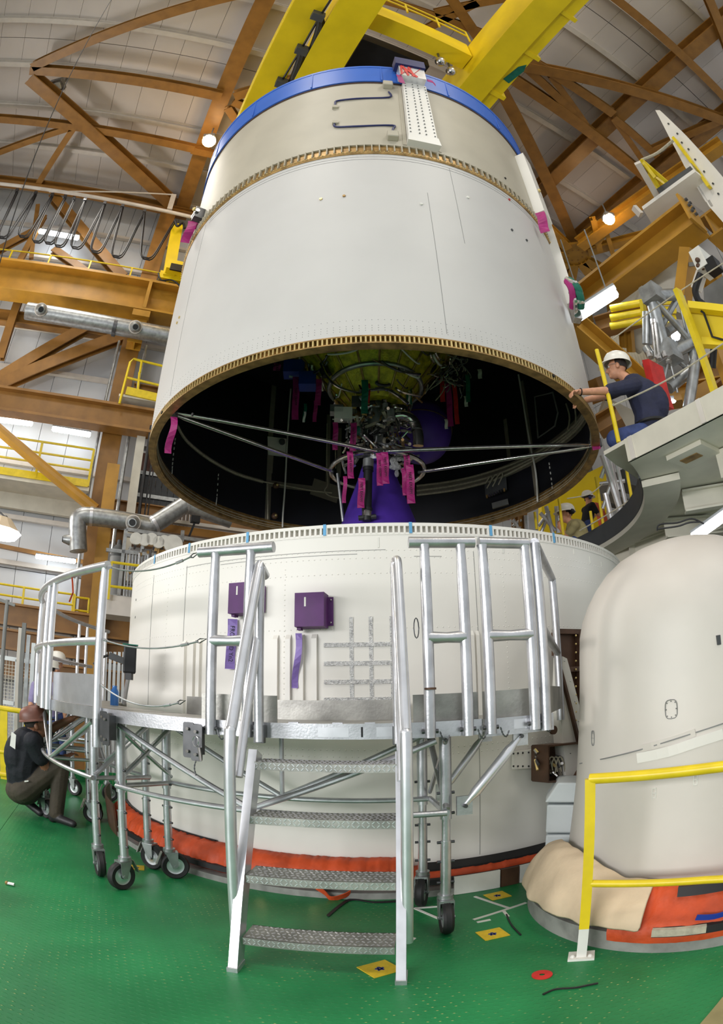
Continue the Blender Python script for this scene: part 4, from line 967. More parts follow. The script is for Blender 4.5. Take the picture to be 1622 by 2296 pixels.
# left platform segments
def side_platform(a0, a1, legs, label, rail):
    S = thing('mobile_platform', pol(3.2, (a0+a1)/2, 0), label, 'platform')
    M().band(RI, RO-.01, ZD-.03, ZD, a1, a0, 24).build('deck', 'alu_dull', S)
    M().band(RO-.012, RO, 1.1, ZD+.003, a1, a0, 24).build('fascia', 'alu', S); M().band(RI, RI+.012, 1.1, ZD, a1, a0, 24).build('inner_fascia', 'alu_dull', S)
    for az, hd in legs:
        leg(S, 3.5, az, 1.1, hd); leg(S, 3.05, az, 1.1, hd+.7)
        rod(S, pol(3.5, az, .70), pol(3.05, az, .70)); rod(S, pol(3.5, az, .72), pol(3.05, az, 1.08))
    z0, z1 = legs[0][0], legs[-1][0]; zm = (z0+z1)/2
    for r in (3.52, 3.05):
        curve(S, r, z0, z1, .70, .017, 'ring_brace'); rod(S, pol(r, z0, 1.08), pol(r, zm, .71)); rod(S, pol(r, z1, 1.08), pol(r, zm, .71))
    rod(S, pol(3.52, zm, .71), pol(3.05, zm, 1.08), .014); rod(S, pol(3.52, zm, .71), pol(3.05, zm, .71), .014); rod(S, pol(3.52, zm, .71), pol(3.52, zm, 1.1), .014)
    return S
PB = side_platform(-34.2, -66.5, ((-36.3, -1.0), (-64.8, -.4)), 'left curved work platform above the crouching man', True)
M().band(RO-.02, RO-.012, 1.18, 1.385, -46.5, -34.0, 10).build('toe_board', 'alu_bright', PB)
M().band(RO-.02, RO-.012, 1.18, 1.385, -66, -47.3, 12).build('toe_board', 'alu', PB)
PC = side_platform(-67, -100, ((-69, .2), (-88, -.2)), 'far curved work platform behind the crouching man', True)
# curved guard railing of the left platforms
GR = thing('curved_railing', pol(3.58, -60, 1.1), 'curved white aluminium guard railing on the left platforms', 'railing')
PR = 3.6
pts = arc(PR, -32.9, -66, 2.07, 24)
M().tube(pts, .029, 12).build('top_rail', 'alu_bright', GR)
M().tube(arc(PR, -67.5, -104, 2.10, 20), .024, 10).build('top_rail', 'alu_bright', GR)
M().tube(arc(PR, -33.3, -66, 1.592, 24), .027, 12).build('middle_rail', 'alu_bright', GR)
M().tube(arc(PR, -67.5, -98, 1.59, 20), .022, 10).build('middle_rail', 'alu_bright', GR)
for az, r in ((-33.3, .029), (-46.8, .027), (-49.3, .027), (-66, .026), (-68, .024), (-78, .024), (-92, .022), (-95.5, .022), (-103, .022)):
    b = pol(PR, az, 1.1); z1 = 2.07 if az > -67 else 2.10
    M().tube([b, b+ZZ*.2, b+ZZ*(z1-1.22), b+ZZ*(z1-1.1)], [r, r, r, r*.8], 12).build('post', 'alu_bright', GR)
M().tube([pol(PR, -33.3, .93), pol(PR, -33.3, 1.11)], .031, 12).build('post_socket', 'alu', GR)
# guard frames on the front platform
def guard_frame(azp, aze, label, r=3.61):
    t = thing('guard_frame', pol(r, sum(azp)/2, 1.1), label, 'railing', 'H-shaped guard frames on the platform edge')
    M().tube([pol(r, aze[0], 2.07), pol(r, aze[1], 2.07)], .029, 14).build('top_bar', 'alu', t)
    M().tube([pol(r, azp[0], 1.59), pol(r, azp[0]*.5+azp[1]*.5, 1.588), pol(r, azp[1], 1.59)], [.032, .026, .032], 14).build('middle_bar', 'alu', t)
    for az in azp:
        b = pol(r, az, 1.1); M().tube([b, b+ZZ*.78, b+ZZ*.93, b+ZZ*.955], [.028, .028, .024, .03], 14).build('post', 'alu', t)
        for sgn in (-1, 1):
            q = pol(r-.005, az, 1.132)+pol(1, az+90)*sgn*.04; M().tube([q, q-pol(1, az+90)*sgn*.02], .011, 8).build('pin', 'steel_dark', t)
        q = pol(r+.01, az, 1.13)+pol(1, az+90)*.045
        chain(t, [q, q-ZZ*.035+pol(1, az+90)*.012, q-ZZ*.05+pol(1, az+90)*.03, q-ZZ*.02+pol(1, az+90)*.045])
    return t
g1 = guard_frame((-18.9, -15.6), (-20.6, -13.6), 'guard frame left of the ladder, tied to the wire ropes')
g2 = guard_frame((-1.45, 1.5), (-2.7, 2.7), 'guard frame right of the ladder with overhanging top bar')
g3 = guard_frame((3.35, 7.15), (3.05, 7.5), 'guard frame with flush top bar at the platform end')
M().tube([pol(3.6, -2.3, 1.64+.05*math.sin(a))+pol(1, 87)*(.012*math.cos(a)) for a in [i*math.pi/6 for i in range(12)]], .003, 6, closed=True).build('hook_loop', 'steel_dark', g2)
M().tube([pol(3.64, -1.45, 1.335), pol(3.64, -1.45, 1.345)], .029, 12).build('tape_band', 'bracket_brown', g2)
e0 = pol(3.615, 8.15); e1 = atz(1238, 1297, 2.07); e1 = Vector((e1.x, e1.y, 0))
t = thing('guard_frame', e0+ZZ*1.1, 'end guard frame closing off the platform beside the booster', 'railing')
M().tube([e0+ZZ*2.075, e0.lerp(e1, .1)+ZZ*2.07, e1+ZZ*2.07], .027, 12).build('top_bar', 'alu', t)
M().tube([e0.lerp(e1, .06)+ZZ*1.62, e1+ZZ*1.55], .024, 12).build('middle_bar', 'alu', t)
for q in (e0, e1): M().tube([q+ZZ*1.09, q+ZZ*2.07], .027, 12).build('post', 'alu', t)
M().prism([e0.lerp(e1, .2)+ZZ*1.17, e1+ZZ*1.17, e1+ZZ*1.32, e0.lerp(e1, .2)+ZZ*1.32], pol(1, 98)*.008).build('toe_board', 'alu_dull', t)
# clear scrap bag tied at the platform end
o = M().ball(pol(3.48, 6.0, 1.205), .05, 10, 6, (1.2, .5, .55)).build('plastic_scrap', 'alu_bright'); tag(o, 'crumpled clear plastic scrap on the deck edge at its end', 'plastic scrap')
# wire ropes across the gap
for k, (A, Bp, sg, l) in enumerate(((pol(3.6, -32.7, 2.06), pol(3.61, -20.6, 2.07), .06, 'top wire rope between curved railing and guard frame'), (pol(3.6, -32.6, 1.60), pol(3.61, -19.4, 1.6), .05, 'middle wire rope between curved railing and guard frame'), (pol(3.6, -32.6, 1.32), pol(3.6, -21.5, 1.27), .07, 'lowest wire rope hanging above the deck'))):
    t = thing('wire_rope', A, l, 'rope', 'wire ropes closing the platform gap')
    P = sag(A, Bp, sg, 14); M().tube(P[:14], .005, 7).build('rope', 'galvanised', t)
    d = (P[12]-P[11]).normalized(); M().tube([P[12]-d*.06, P[12]-d*.01], .009, 8).build('ferrule', 'alu', t)
    up = Vector((0, 0, 1)); M().tube([P[12].lerp(P[14], .3), P[13].lerp(P[14], .2)+up*.011, P[14], P[13].lerp(P[14], .2)-up*.011], .0035, 6, closed=True).build('snap_hook', 'steel_dark', t)
    M().tube([A, A+(P[1]-A)*.6], .009, 8).build('ferrule', 'alu', t)
# step ladder
azl = -9.2; T, N = pol(1, azl+90), pol(1, azl)
LD = thing('step_ladder', N*4.0, 'aluminium step ladder with four chequered treads and tall handrails', 'ladder')
def lp(t_, r, z): return T*t_+N*r+ZZ*z
for s in (-1, 1):
    t0, t1 = s*.36, s*.345
    M().bar(lp(t0, 4.035, 0), lp(t1, 3.64, 1.03), .042, .1, up=N).build('stringer', 'alu_bright', LD)
    M().box(lp(t0, 4.03, .012), (.05, .12, .024), (T, N, ZZ)).build('foot', 'alu', LD)
    h = M(); h.tube(smooth_path([lp(t0+s*.02, 3.93, .16), lp(t0+s*.02, 3.93, .75), lp(t0+s*.02, 3.92, 1.12), lp(t0+s*.015, 3.885, 1.22), lp(s*.35, 3.63, 1.9), lp(s*.345, 3.60, 1.965)], 6), .027, 14)
    h.build('handrail', 'alu_bright', LD)
    M().tube([lp(s*.345, 3.60, 1.965), lp(s*.335, 3.54, 1.93)], .027, 12).build('handrail_end', 'alu_bright', LD)
    M().tube([lp(s*.345, 3.61, 1.60), lp(s*.36, 3.87, .93)], .022, 12).build('lower_handrail', 'alu_bright', LD)
    M().tube([lp(s*.335, 3.61, 1.08), lp(s*.34, 3.61, 1.96)], .024, 12).build('rear_post', 'alu', LD)
    M().box(lp(s*.335, 3.6, 1.12), (.05, .04, .09), (T, N, ZZ)).build('hook_plate', 'steel_dark', LD)
def tread(z, r):
    tr = M(); w = .66
    tr.box(lp(0, r-.075, z-.004), (w, .17, .008), (T, N, ZZ)); tr.box(lp(0, r+.009, z-.02), (w, .006, .04), (T, N, ZZ)); tr.box(lp(0, r-.158, z-.02), (w, .006, .04), (T, N, ZZ))
    o = tr.build('tread', 'alu_dull', LD)
    k = M()
    for i in range(26):
        for j in range(5):
            c = lp(-.31+i*.0248+(j % 2)*.008, r-.01-j*.034, z+.001); d = (T*(1 if (i+j) % 2 else -1)+N).normalized()
            k.bar(c-d*.009, c+d*.009, .004, .004)
    for i in range(30):
        for j in range(2):
            c = lp(-.32+i*.022, r+.013, z-.01-j*.018); d = (T*(1 if (i+j) % 2 else -1)+ZZ).normalized(); k.bar(c-d*.008, c+d*.008, .004, .003, up=N)
    tag(k.build('tread_pattern', 'alu_bright', o), kind='stuff')
for z, r in ((.165, 3.99), (.46, 3.89), (.735, 3.79), (.99, 3.7)): tread(z, r)
# yellow guard rail in front of the booster
YG = thing('yellow_guard_rail', atz(1304, 2112, 0), 'yellow guard rail with a flanged foot in front of the booster', 'railing')
pb = atz(1304, 2146, 0); pb.z = 0
dpt = (pb-CAMP); nn = Vector((dpt.x, dpt.y, 0)).normalized(); sd = Vector((nn.y, -nn.x, 0))
ztop = onplane(1338, 1745, pb, nn).z; zmid = onplane(1326, 1980, pb, nn).z; zgr = onplane(1305, 2080, pb, nn).z
M().box(pb+ZZ*.006, (.12, .09, .012), (sd, nn, ZZ)).build('foot_plate', 'tag_white', YG)
for s in (-1, 1): M().ball(pb+sd*s*.04-nn*.02+ZZ*.014, .012, 8, 5).build('foot_bolt', 'tag_white', YG)
M().bar(pb+ZZ*.01, pb+ZZ*zgr, .045, .045, up=sd).build('post_base', 'tag_white', YG)
M().bar(pb+ZZ*zgr, pb+ZZ*ztop, .045, .045, up=sd).build('post', 'rail_yellow', YG)
def railto(z, r, nm):
    # rail turns round the booster at the same offset from its axis
    ang0 = math.degrees(math.atan2(pb.x-BC[0], -(pb.y-BC[1]))); R0 = math.hypot(pb.x-BC[0], pb.y-BC[1])
    a = pb+ZZ*z
    M().tube([a, a+sd*.5-nn*.16, a+sd*1.1-nn*.42], r, 12).build(nm, 'rail_yellow', YG)
railto(ztop, .024, 'top_rail'); railto(zmid, .018, 'middle_rail')
b2_ = pb+sd*1.05-nn*.4; M().bar(Vector((b2_.x, b2_.y, .01)), b2_+ZZ*ztop, .045, .045, up=sd).build('post', 'rail_yellow', YG); M().box(Vector((b2_.x, b2_.y, .006)), (.12, .09, .012), (sd, nn, ZZ)).build('foot_plate', 'tag_white', YG)
# olive hatch cover at the floor edge
h0, h1 = atz(1570, 2300, .002), atz(1622, 2238, .002); hd_ = (h1-h0).normalized(); hn = Vector((hd_.y, -hd_.x, 0)); o = M().prism([h0-hd_*.5, h0+hd_*.45, h0+hd_*.45+hn*.6, h0-hd_*.5+hn*.6], (0, 0, .012)).build('floor_hatch', 'shirt_olive'); tag(o, 'olive green floor hatch cover at the floor edge', 'hatch')
# ================================================================== UPPER STAGE hanging from the crane
Z2, Z3, Z4, Z5 = 3.959, 6.69, 8.61, 9.118
US = thing('upper_stage', (0, 0, Z2), 'white cylindrical upper rocket stage hanging above the core stage', 'rocket stage')
M().lathe([(2.655, 4.04), (2.7, 4.04), (2.7, 6.66), (2.655, 6.66)], n=160, closed=True).build('skirt_shell', 'stage_white_dimmed', US)
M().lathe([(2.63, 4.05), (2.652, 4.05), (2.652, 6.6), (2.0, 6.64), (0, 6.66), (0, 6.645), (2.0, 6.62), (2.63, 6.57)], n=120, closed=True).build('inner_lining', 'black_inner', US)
# bottom ring with gold teeth
M().lathe([(2.63, Z2), (2.704, Z2), (2.704, Z2+.012), (2.66, Z2+.014), (2.66, 4.026), (2.704, 4.028), (2.704, 4.04), (2.63, 4.04)], n=160, closed=True).build('bottom_ring', 'gold_dark', US)
M().lathe([(2.61, Z2+.002), (2.629, Z2+.002), (2.63, 4.06), (2.64, 4.13), (2.63, 4.13), (2.612, 4.06)], n=120, closed=True).build('inner_flange', 'gold_dark', US)
for z, r in ((4.0, 2.608), (4.03, 2.61), (4.075, 2.614)): M().lathe([(r-.006, z), (r+.004, z), (r+.004, z+.008), (r-.006, z+.008)], n=120, closed=True).build('flange_rib', 'cable', US)
tm = M().prism([pol(2.655, -.15, Z2+.012), pol(2.703, -.15, Z2+.012), pol(2.703, .15, Z2+.012), pol(2.655, .15, Z2+.012)], (0, 0, .056))
ringcopies('ring_tooth', tm, 'gold_alu', US, -80, 80, .82)
# rivet band above the ring
rv = M()
for z in (4.09, 4.115, 4.14, 4.2):
    a = -70
    while a < 70: rivet(2.7, a, z, .004); a += 1.1
tag(rv.build('rivets', 'grey_mid', US), kind='stuff')
# flange half-way up
M().lathe([(2.66, 6.66), (2.71, 6.66), (2.72, 6.675), (2.72, 6.70), (2.695, 6.705), (2.69, 6.87), (2.66, 6.87)], n=160, closed=True).build('middle_flange', 'gold_dark', US)
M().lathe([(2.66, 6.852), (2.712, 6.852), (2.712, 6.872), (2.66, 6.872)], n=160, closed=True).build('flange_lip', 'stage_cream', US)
tm = M().prism([pol(2.69, -.13, 6.705), pol(2.728, -.13, 6.705), pol(2.728, .13, 6.705), pol(2.69, .13, 6.705)], (0, 0, .148))
ringcopies('flange_rib_plate', tm, 'cable', US, -86, 86, 1.75)
tm = M().ball(pol(2.722, 0, 6.687), .010, 7, 4)
ringcopies('flange_bolt', tm, 'gold_alu', US, -85.5, 85.5, .95)
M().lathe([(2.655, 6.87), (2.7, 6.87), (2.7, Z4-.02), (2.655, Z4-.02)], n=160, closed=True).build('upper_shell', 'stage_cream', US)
M().lathe([(2.69, Z4-.03), (2.712, Z4-.03), (2.712, Z4), (2.69, Z4)], n=160, closed=True).build('shell_edge', 'bracket_brown', US)
for a, z0, z1 in ((7.9, 4.1, 6.0), (14.6, 5.3, 6.6), (-52, 4.1, 6.6)): M().bar(pol(2.7, a, z0), pol(2.7, a, z1), .003, .003, up=pol(1, a)).build('panel_seam', 'grey_mid', US)
for z in (6.60, 6.55): M().band(2.7, 2.7015, z, z+.005, -50, 50, 60).build('panel_line', 'grey_mid', US)
for x, y, mt in ((720, 447, 'gold_alu'), (772, 440, 'gold_dark'), (1142, 448, 'ribbon_red'), (1148, 516, 'grey_dark'), (1181, 539, 'grey_dark'), (1133, 400, 'black'), (945, 458, 'tag_white'), (1049, 443, 'tag_white'), (1241, 843, 'black'), (433, 930, 'black'), (364, 925, 'black'), (403, 712, 'gold_alu'), (398, 724, 'gold_alu')):
    q = oncyl(x, y, 2.7); n = Vector((q.x, q.y, 0)).normalized(); M().tube([q, q+n*.012], .016, 10).build('plug', mt, US)
# long cable duct on the upper shell
def cyl_block(a0b, a1b, z0, a0t, a1t, z1, r0, r1):
    return M().add([pol(r0, a0b, z0), pol(r0, a1b, z0), pol(r1, a1b, z0), pol(r1, a0b, z0), pol(r0, a0t, z1), pol(r0, a1t, z1), pol(r1, a1t, z1), pol(r1, a0t, z1)], [(0, 1, 2, 3), (7, 6, 5, 4), (0, 4, 5, 1), (1, 5, 6, 2), (2, 6, 7, 3), (3, 7, 4, 0)])
cd = thing('cable_duct', pol(2.7, 8.5, 6.9), 'long white riveted cable duct on the upper stage shell', 'cable duct')
cyl_block(4.9, 12.0, 7.05, 5.6, 12.2, 8.55, 2.69, 2.79).build('cover', 'white_paint', cd)
cyl_block(4.6, 12.6, 6.9, 4.9, 12.2, 7.06, 2.69, 2.80).build('end_cap', 'white_paint', cd)
for f in (.06, .38, .62, .94):
    for k in range(17):
        s = k/16; a = (5.1+.7*s)*(1-f)+(11.9+.2*s)*f; M().ball(pol(2.792, a, 7.1+1.4*s), .011, 6, 3).build('screw', 'grey_mid', cd)
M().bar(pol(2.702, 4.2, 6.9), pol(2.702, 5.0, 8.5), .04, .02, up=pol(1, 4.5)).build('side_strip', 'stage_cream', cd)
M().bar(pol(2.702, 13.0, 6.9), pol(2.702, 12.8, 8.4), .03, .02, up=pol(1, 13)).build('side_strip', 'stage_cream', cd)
for nm, pts, l in (('sensor_pipe', [(752, 240), (752, 232), (757, 226), (800, 221), (873, 218), (872, 206)], 'upper dark bent pipe on the cream shell'), ('sensor_pipe', [(752, 275), (753, 284), (800, 283), (880, 281), (882, 288), (879, 297)], 'lower dark bent pipe on the cream shell')):
    P = [oncyl(x, y, 2.715) for x, y in pts]; t = thing(nm, P[0], l, 'pipe', 'dark pipes on the cream shell'); M().tube(smooth_path(P, 4), .013, 8).build('tube', 'dark_blue', t)
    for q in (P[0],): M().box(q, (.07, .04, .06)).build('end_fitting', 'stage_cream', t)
    absorb(t, US)
for x, y, l in ((870, 190, 'cream junction box above the upper bent pipe'), (881, 304, 'cream junction box below the lower bent pipe')):
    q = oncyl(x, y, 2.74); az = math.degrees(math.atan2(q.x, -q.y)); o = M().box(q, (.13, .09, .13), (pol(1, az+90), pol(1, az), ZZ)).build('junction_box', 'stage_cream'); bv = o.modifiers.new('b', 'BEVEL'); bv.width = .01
    tag(o, l); absorb(o, US)
absorb(cd, US)
# right-hand fairing strips, seen at the stage's edge
for a, z0, z1, w in ((50, 6.9, 8.3, .3), (58, 5.6, 7.9, .25)): cyl_block(a-3, a+3, z0, a-2.6, a+2.6, z1, 2.69, 2.69+w*.5).build('raceway', 'white_paint', US)
# blue handling ring
HR = thing('handling_ring', (0, 0, Z4), 'blue handling ring bolted on top of the upper stage', 'ring')
M().lathe([(2.62, Z4), (2.73, Z4), (2.745, Z5), (2.62, Z5)], n=160, closed=True).build('band', 'blue_ring', HR)
M().lathe([(2.3, Z5-.05), (2.75, Z5-.05), (2.752, Z5), (2.3, Z5)], n=120, closed=True).build('top_flange', 'blue_ring', HR)
for az in range(-80, 81, 20): M().box(pol(2.742, az, (Z4+Z5)/2), (.02, .01, .48), (pol(1, az+90), pol(1, az), ZZ)).build('joint_plate', 'blue_ring', HR)
for a in (0, 120, 240):
    p = pol(2.5, a, Z5); M().tube([p, Vector((p.x*.25, p.y*.25, 12.6))], .035, 8).build('sling', 'steel_dark', HR)
M().box((0, 0, 12.75), (1.2, .5, .4), (UU, VV, ZZ)).build('spreader', 'grey_dark', HR)
M().tube([Vector((0, 0, 12.9)), B(2.95, 5.65, 14.3)], .08, 8).build('hoist_rope', 'steel_dark', HR)
q = oncyl(920, 170, 2.80); az = math.degrees(math.atan2(q.x, -q.y)); t, n = pol(1, az+90), pol(1, az)
cv = thing('duct_cover', pol(2.8, az, 8.5), 'red and clear protective cover on the cable duct top', 'cover')
M().box(pol(2.835, az, 8.72), (.36, .13, .34), (t, n, ZZ)).build('clear_film', 'alu_bright', cv)
for k in range(7):
    a, b = random.uniform(-.18, .18), random.uniform(-.18, .18); M().strip([pol(2.905, az, 8.56)+t*a, pol(2.91, az, 8.72)+t*(a+b)/2, pol(2.905, az, 8.88)+t*b], t*.6+ZZ, .05, .006).build('red_strap', 'ribbon_red', cv)
M().strip([pol(2.87, az, 8.58)-t*.19, pol(2.9, az, 8.45)-t*.19, pol(2.88, az, 8.3)-t*.16], t, .07, .006).build('red_tail', 'magenta', cv)
M().strip([pol(2.87, az, 8.6)+t*.2, pol(2.9, az, 8.52)+t*.26, pol(2.88, az, 8.47)+t*.3], ZZ, .07, .006).build('red_tail', 'magenta', cv)
tag(M().box(pol(2.85, az-.3, 9.02), (.42, .16, .24), (t, n, ZZ)).build('blue_box', 'dark_blue'), 'dark blue box sitting on the red duct cover', 'box')
# warning ribbons and brackets outside
RBN = 'magenta ribbons on the stage brackets'
def brkt(x, y, label):
    q = oncyl(x, y, 2.76); az = math.degrees(math.atan2(q.x, -q.y)); t, n = pol(1, az+90), pol(1, az)
    th = thing('lifting_bracket', q, label, 'bracket'); M().box(q, (.1, .14, .2), (t, n, ZZ)).build('plate', 'steel_dark', th); M().tube([q+n*.05-t*.08, q+n*.05+t*.08], .03, 10).build('pin', 'chrome', th); M().ball(q+n*.08+ZZ*.08, .03).build('knob', 'gold_alu', th)
    absorb(th, US)
    return q
q = brkt(446, 482, 'dark bracket on the flange with two magenta ribbons')
hang_ribbon(atd(447, 478, 7.95), atd(436, 512, 7.8), .12, 'magenta', 'short magenta ribbon on the flange bracket by the festoon track', bulge=.02)
hang_ribbon(atd(432, 497, 7.8), atd(416, 542, 7.5), .12, 'magenta', 'longer magenta ribbon on the flange bracket by the festoon track', bulge=.02)
q = brkt(1200, 440, 'dark bracket on the flange near the white raceway')
hang_ribbon(oncyl(1210, 476, 2.83), oncyl(1224, 518, 2.83), .12, 'magenta', 'magenta ribbon over the flange near the white raceway', bulge=.02)
th = thing('hose_bundle', atd(1285, 690, 6.6), 'chrome and teal hose bundle on the side of the stage', 'hose')
for k, (x0, y0, x1, y1, mt) in enumerate(((1276, 628, 1300, 672, 'ribbon_green'), (1272, 630, 1285, 690, 'magenta'), (1282, 640, 1303, 690, 'ribbon_green'), (1270, 625, 1292, 640, 'chrome'), (1284, 668, 1306, 680, 'chrome'), (1280, 655, 1290, 700, 'chrome'))):
    M().tube(bez(atd(x0, y0, 6.55), atd((x0+x1)/2+6, y0+12, 6.45), atd(x1+3, (y0+y1)/2, 6.45), atd(x1, y1, 6.55)), .03 if mt == 'chrome' else .045, 8).build('hose', mt, th)
M().box(atd(1290, 700, 6.6), (.1, .1, .25)).build('clamp', 'chrome', th)

# ---- inside the skirt
def inw(x, y, r=2.615): return oncyl(x, y, r, far=True)
def walltube(pts, rad, mt, name, r=2.6): return M().tube(smooth_path([inw(x, y, r) for x, y in pts], 4), rad, 7).build(name, mt, US)
def wallstrip(pts, w, mt, name, r=2.62, t=.012):
    P = smooth_path([inw(x, y, r) for x, y in pts], 3); nr = [Vector((-p.x, -p.y, 0)).normalized() for p in P]
    return M().strip(P, lambda i: (P[min(i+1, len(P)-1)]-P[max(i-1, 0)]).normalized().cross(nr[i]), w, t).build(name, mt, US)
lowL = [(398, 955), (420, 990), (470, 1030), (530, 1062), (590, 1080)]
wallstrip(lowL, .06, 'tray_grey', 'cable_tray'); walltube(lowL, .02, 'cable', 'wall_cable')
wallstrip([(600, 1083), (650, 1090), (700, 1096), (740, 1102)], .1, 'tray_grey', 'cable_tray'); walltube([(590, 1080), (640, 1089), (700, 1100), (745, 1105)], .013, 'cable', 'wall_cable')
lowR = [(935, 1100), (1000, 1092), (1060, 1080), (1120, 1062), (1180, 1035), (1240, 1000), (1290, 960), (1312, 930)]
wallstrip([(x, y) for x, y in lowR], .2, 'tray_grey', 'cable_tray')
for d in (-12, 0, 11): walltube([(x, y+d*(.9 if x < 1150 else .6)) for x, y in lowR], .018, 'cable', 'wall_cable')
wallstrip([(700, 1090), (760, 1110)], .3, 'tray_grey', 'wall_plate')
for pts, w in (([(616, 850), (608, 960), (603, 1080), (600, 1165)], .09), ([(738, 930), (736, 1010), (735, 1100)], .07), ([(762, 960), (760, 1070)], .07), ([(1133, 940), (1142, 1025)], .07), ([(1170, 855), (1185, 960), (1205, 1110)], .09), ([(610, 1000), (606, 1060)], .08)): wallstrip(pts, w, 'tray_grey', 'wall_stiffener', 2.625)
for pts in ([(734, 950), (733, 1040), (735, 1085), (728, 1100), (740, 1112), (770, 1118)], [(752, 960), (753, 1050)], [(600, 1085), (601, 1165)], [(1270, 905), (1278, 940), (1268, 985)], [(1290, 915), (1290, 955), (1262, 992)]): walltube(pts, .012, 'cable', 'wall_cable')
for x, y in ((617, 1090), (614, 1158)):
    q = inw(x, y); n = Vector((-q.x, -q.y, 0)).normalized(); M().ball(q+n*.03, .055, 14, 8, (1, .7, 1)).build('sensor_cap', 'bracket_brown', US); M().ball(q+n*.075, .022, 10, 6).build('sensor_tip', 'gold_alu', US)
wp = thing('wall_box', inw(622, 1018), 'white panel box with round knob inside the stage', 'box')
P = [inw(601, 982, 2.6), inw(643, 987, 2.6), inw(640, 1025, 2.6), inw(602, 1020, 2.6)]
M().prism(P, Vector((0, -.06, 0))).build('plate', 'tag_white', wp); q = inw(633, 992, 2.52); M().tube([q, q+Vector((0, -.05, 0))], .05, 14).build('knob', 'grey_dark', wp); absorb(wp, US)
for pts in ([(1200, 890), (1240, 880), (1252, 925), (1245, 955), (1207, 982), (1200, 890)],):
    P = [inw(x, y, 2.61) for x, y in pts[:-1]]; M().tube(P, .014, 6, closed=True).build('hatch_outline', 'grey_mid', US)
t = thing('connector_rack', inw(1112, 1110), 'grey connector rack on the wall inside the stage', 'rack')
M().prism([inw(1088, 1090, 2.6), inw(1136, 1072, 2.6), inw(1138, 1100, 2.6), inw(1090, 1117, 2.6)], Vector((-.02, -.05, 0))).build('plate', 'grey_dark', t)
for k in range(8): q = inw(1092+k*5.6, 1110-k*2.1, 2.54); M().tube([q, q-ZZ*.05], .015, 7).build('connector', random.Random(k).choice(('chrome', 'gold_dark', 'black')), t)
for k in range(3): M().tube(smooth_path([inw(x, y, 2.54) for x, y in [(1088+k*10, 1085-k*3), (1100+k*12, 1068-k*4), (1103+k*12, 1075-k*4), (1092+k*13, 1095-k*4)]], 4), .011, 6).build('cable', 'cable', t)
M().prism([inw(1104, 1130, 2.6), inw(1140, 1120, 2.6), inw(1142, 1132, 2.6), inw(1106, 1142, 2.6)], Vector((-.02, -.04, 0))).build('lower_plate', 'grey_mid', t); absorb(t, US)
for k, (a, l) in enumerate(((-62, 'row'), (-48, 'row'))): pass
for pts, l in (([(653, 862), (645, 980), (640, 1080), (635, 1150), (634, 1182)], 'thin white rope hanging inside the stage by the white panel'), ([(1163, 840), (1180, 940), (1190, 1000), (1202, 1060), (1206, 1125)], 'thin white rope hanging along the dark inner wall')):
    P = [inw(x, y, 2.56) for x, y in pts]; tag(M().tube(smooth_path(P, 4), .014, 6).build('hanging_rope', 'tag_white'), l, 'cord')
# dashed stitches on the lining
for pts in ([(393, 985), (388, 1030), (386, 1060)], [(490, 1065), (487, 1110), (485, 1130)], [(1232, 1040), (1238, 1085), (1240, 1110)]):
    P = smooth_path([inw(x, y, 2.622) for x, y in pts], 4)
    for p in P: M().box(p, (.012, .012, .035)).build('stitch', 'tag_white', US)

# ---- engine
EN = thing('rocket_engine', (0, 0, 2.62), 'rocket engine with purple nozzle and yellow thrust cone', 'engine')
M().lathe([(.66, 2.62), (.62, 2.75), (.52, 3.1), (.425, 3.39), (.33, 3.66), (.25, 3.88), (.2, 4.05), (.18, 4.12), (.17, 4.12), (.23, 3.88), (.31, 3.66), (.41, 3.38), (.6, 2.75), (.645, 2.62)], (.03, 0), 64, closed=True).build('nozzle_cover', 'purple_nozzle', EN)
M().lathe([(.26, 4.88), (.34, 4.9), (.85, 5.55), (1.45, 6.3), (1.6, 6.55), (1.5, 6.55), (.8, 5.62), (.26, 4.95)], (.03, 0), 16, closed=True, smooth=False).build('thrust_cone', 'yellow_foil', EN)
for k in range(16):
    a = k*22.5; M().tube([Vector((.03, 0, 0))+pol(.36, a, 4.92), Vector((.03, 0, 0))+pol(1.46, a, 6.29)], .014, 6).build('cone_rib', 'gold_dark', EN)
M().tube([Vector((.03+.6*math.cos(a), .6*math.sin(a), 5.2)) for a in [i*math.pi/20 for i in range(40)]], .032, 10, closed=True).build('ring_line', 'galvanised', EN)
M().tube([Vector((.03+.57*math.cos(a), -.0+.57*math.sin(a), 4.03)) for a in [i*math.pi/24 for i in range(48)]], .028, 10, closed=True).build('ring_tube', 'chrome', EN)
M().lathe([(.0, 4.1), (.15, 4.1), (.17, 4.2), (.1, 4.32), (.12, 4.45), (.15, 4.6), (.19, 4.8), (.2, 4.92), (0, 4.92)], (.03, 0), 24).build('combustion_chamber', 'galvanised', EN)
M().lathe([(.1, 4.62), (.16, 4.64), (.16, 4.8), (.12, 4.84)], (.28, -.15), 18, closed=True).build('turbopump', 'chrome', EN)
M().tube(smooth_path([(.24, -.32, 4.62), (.34, -.34, 4.62), (.45, -.33, 4.55), (.5, -.3, 4.4), (.5, -.27, 4.25)], 5), .065, 14).build('exhaust_elbow', 'chrome', EN)
for k in range(5): q = (.28+.05*k, -.33, 4.62-.012*k*k); M().lathe([(.068, q[2]-.008), (.072, q[2]), (.068, q[2]+.008)], (q[0], q[1]), 12).build('elbow_band', 'steel_dark', EN)
rn = random.Random(21)
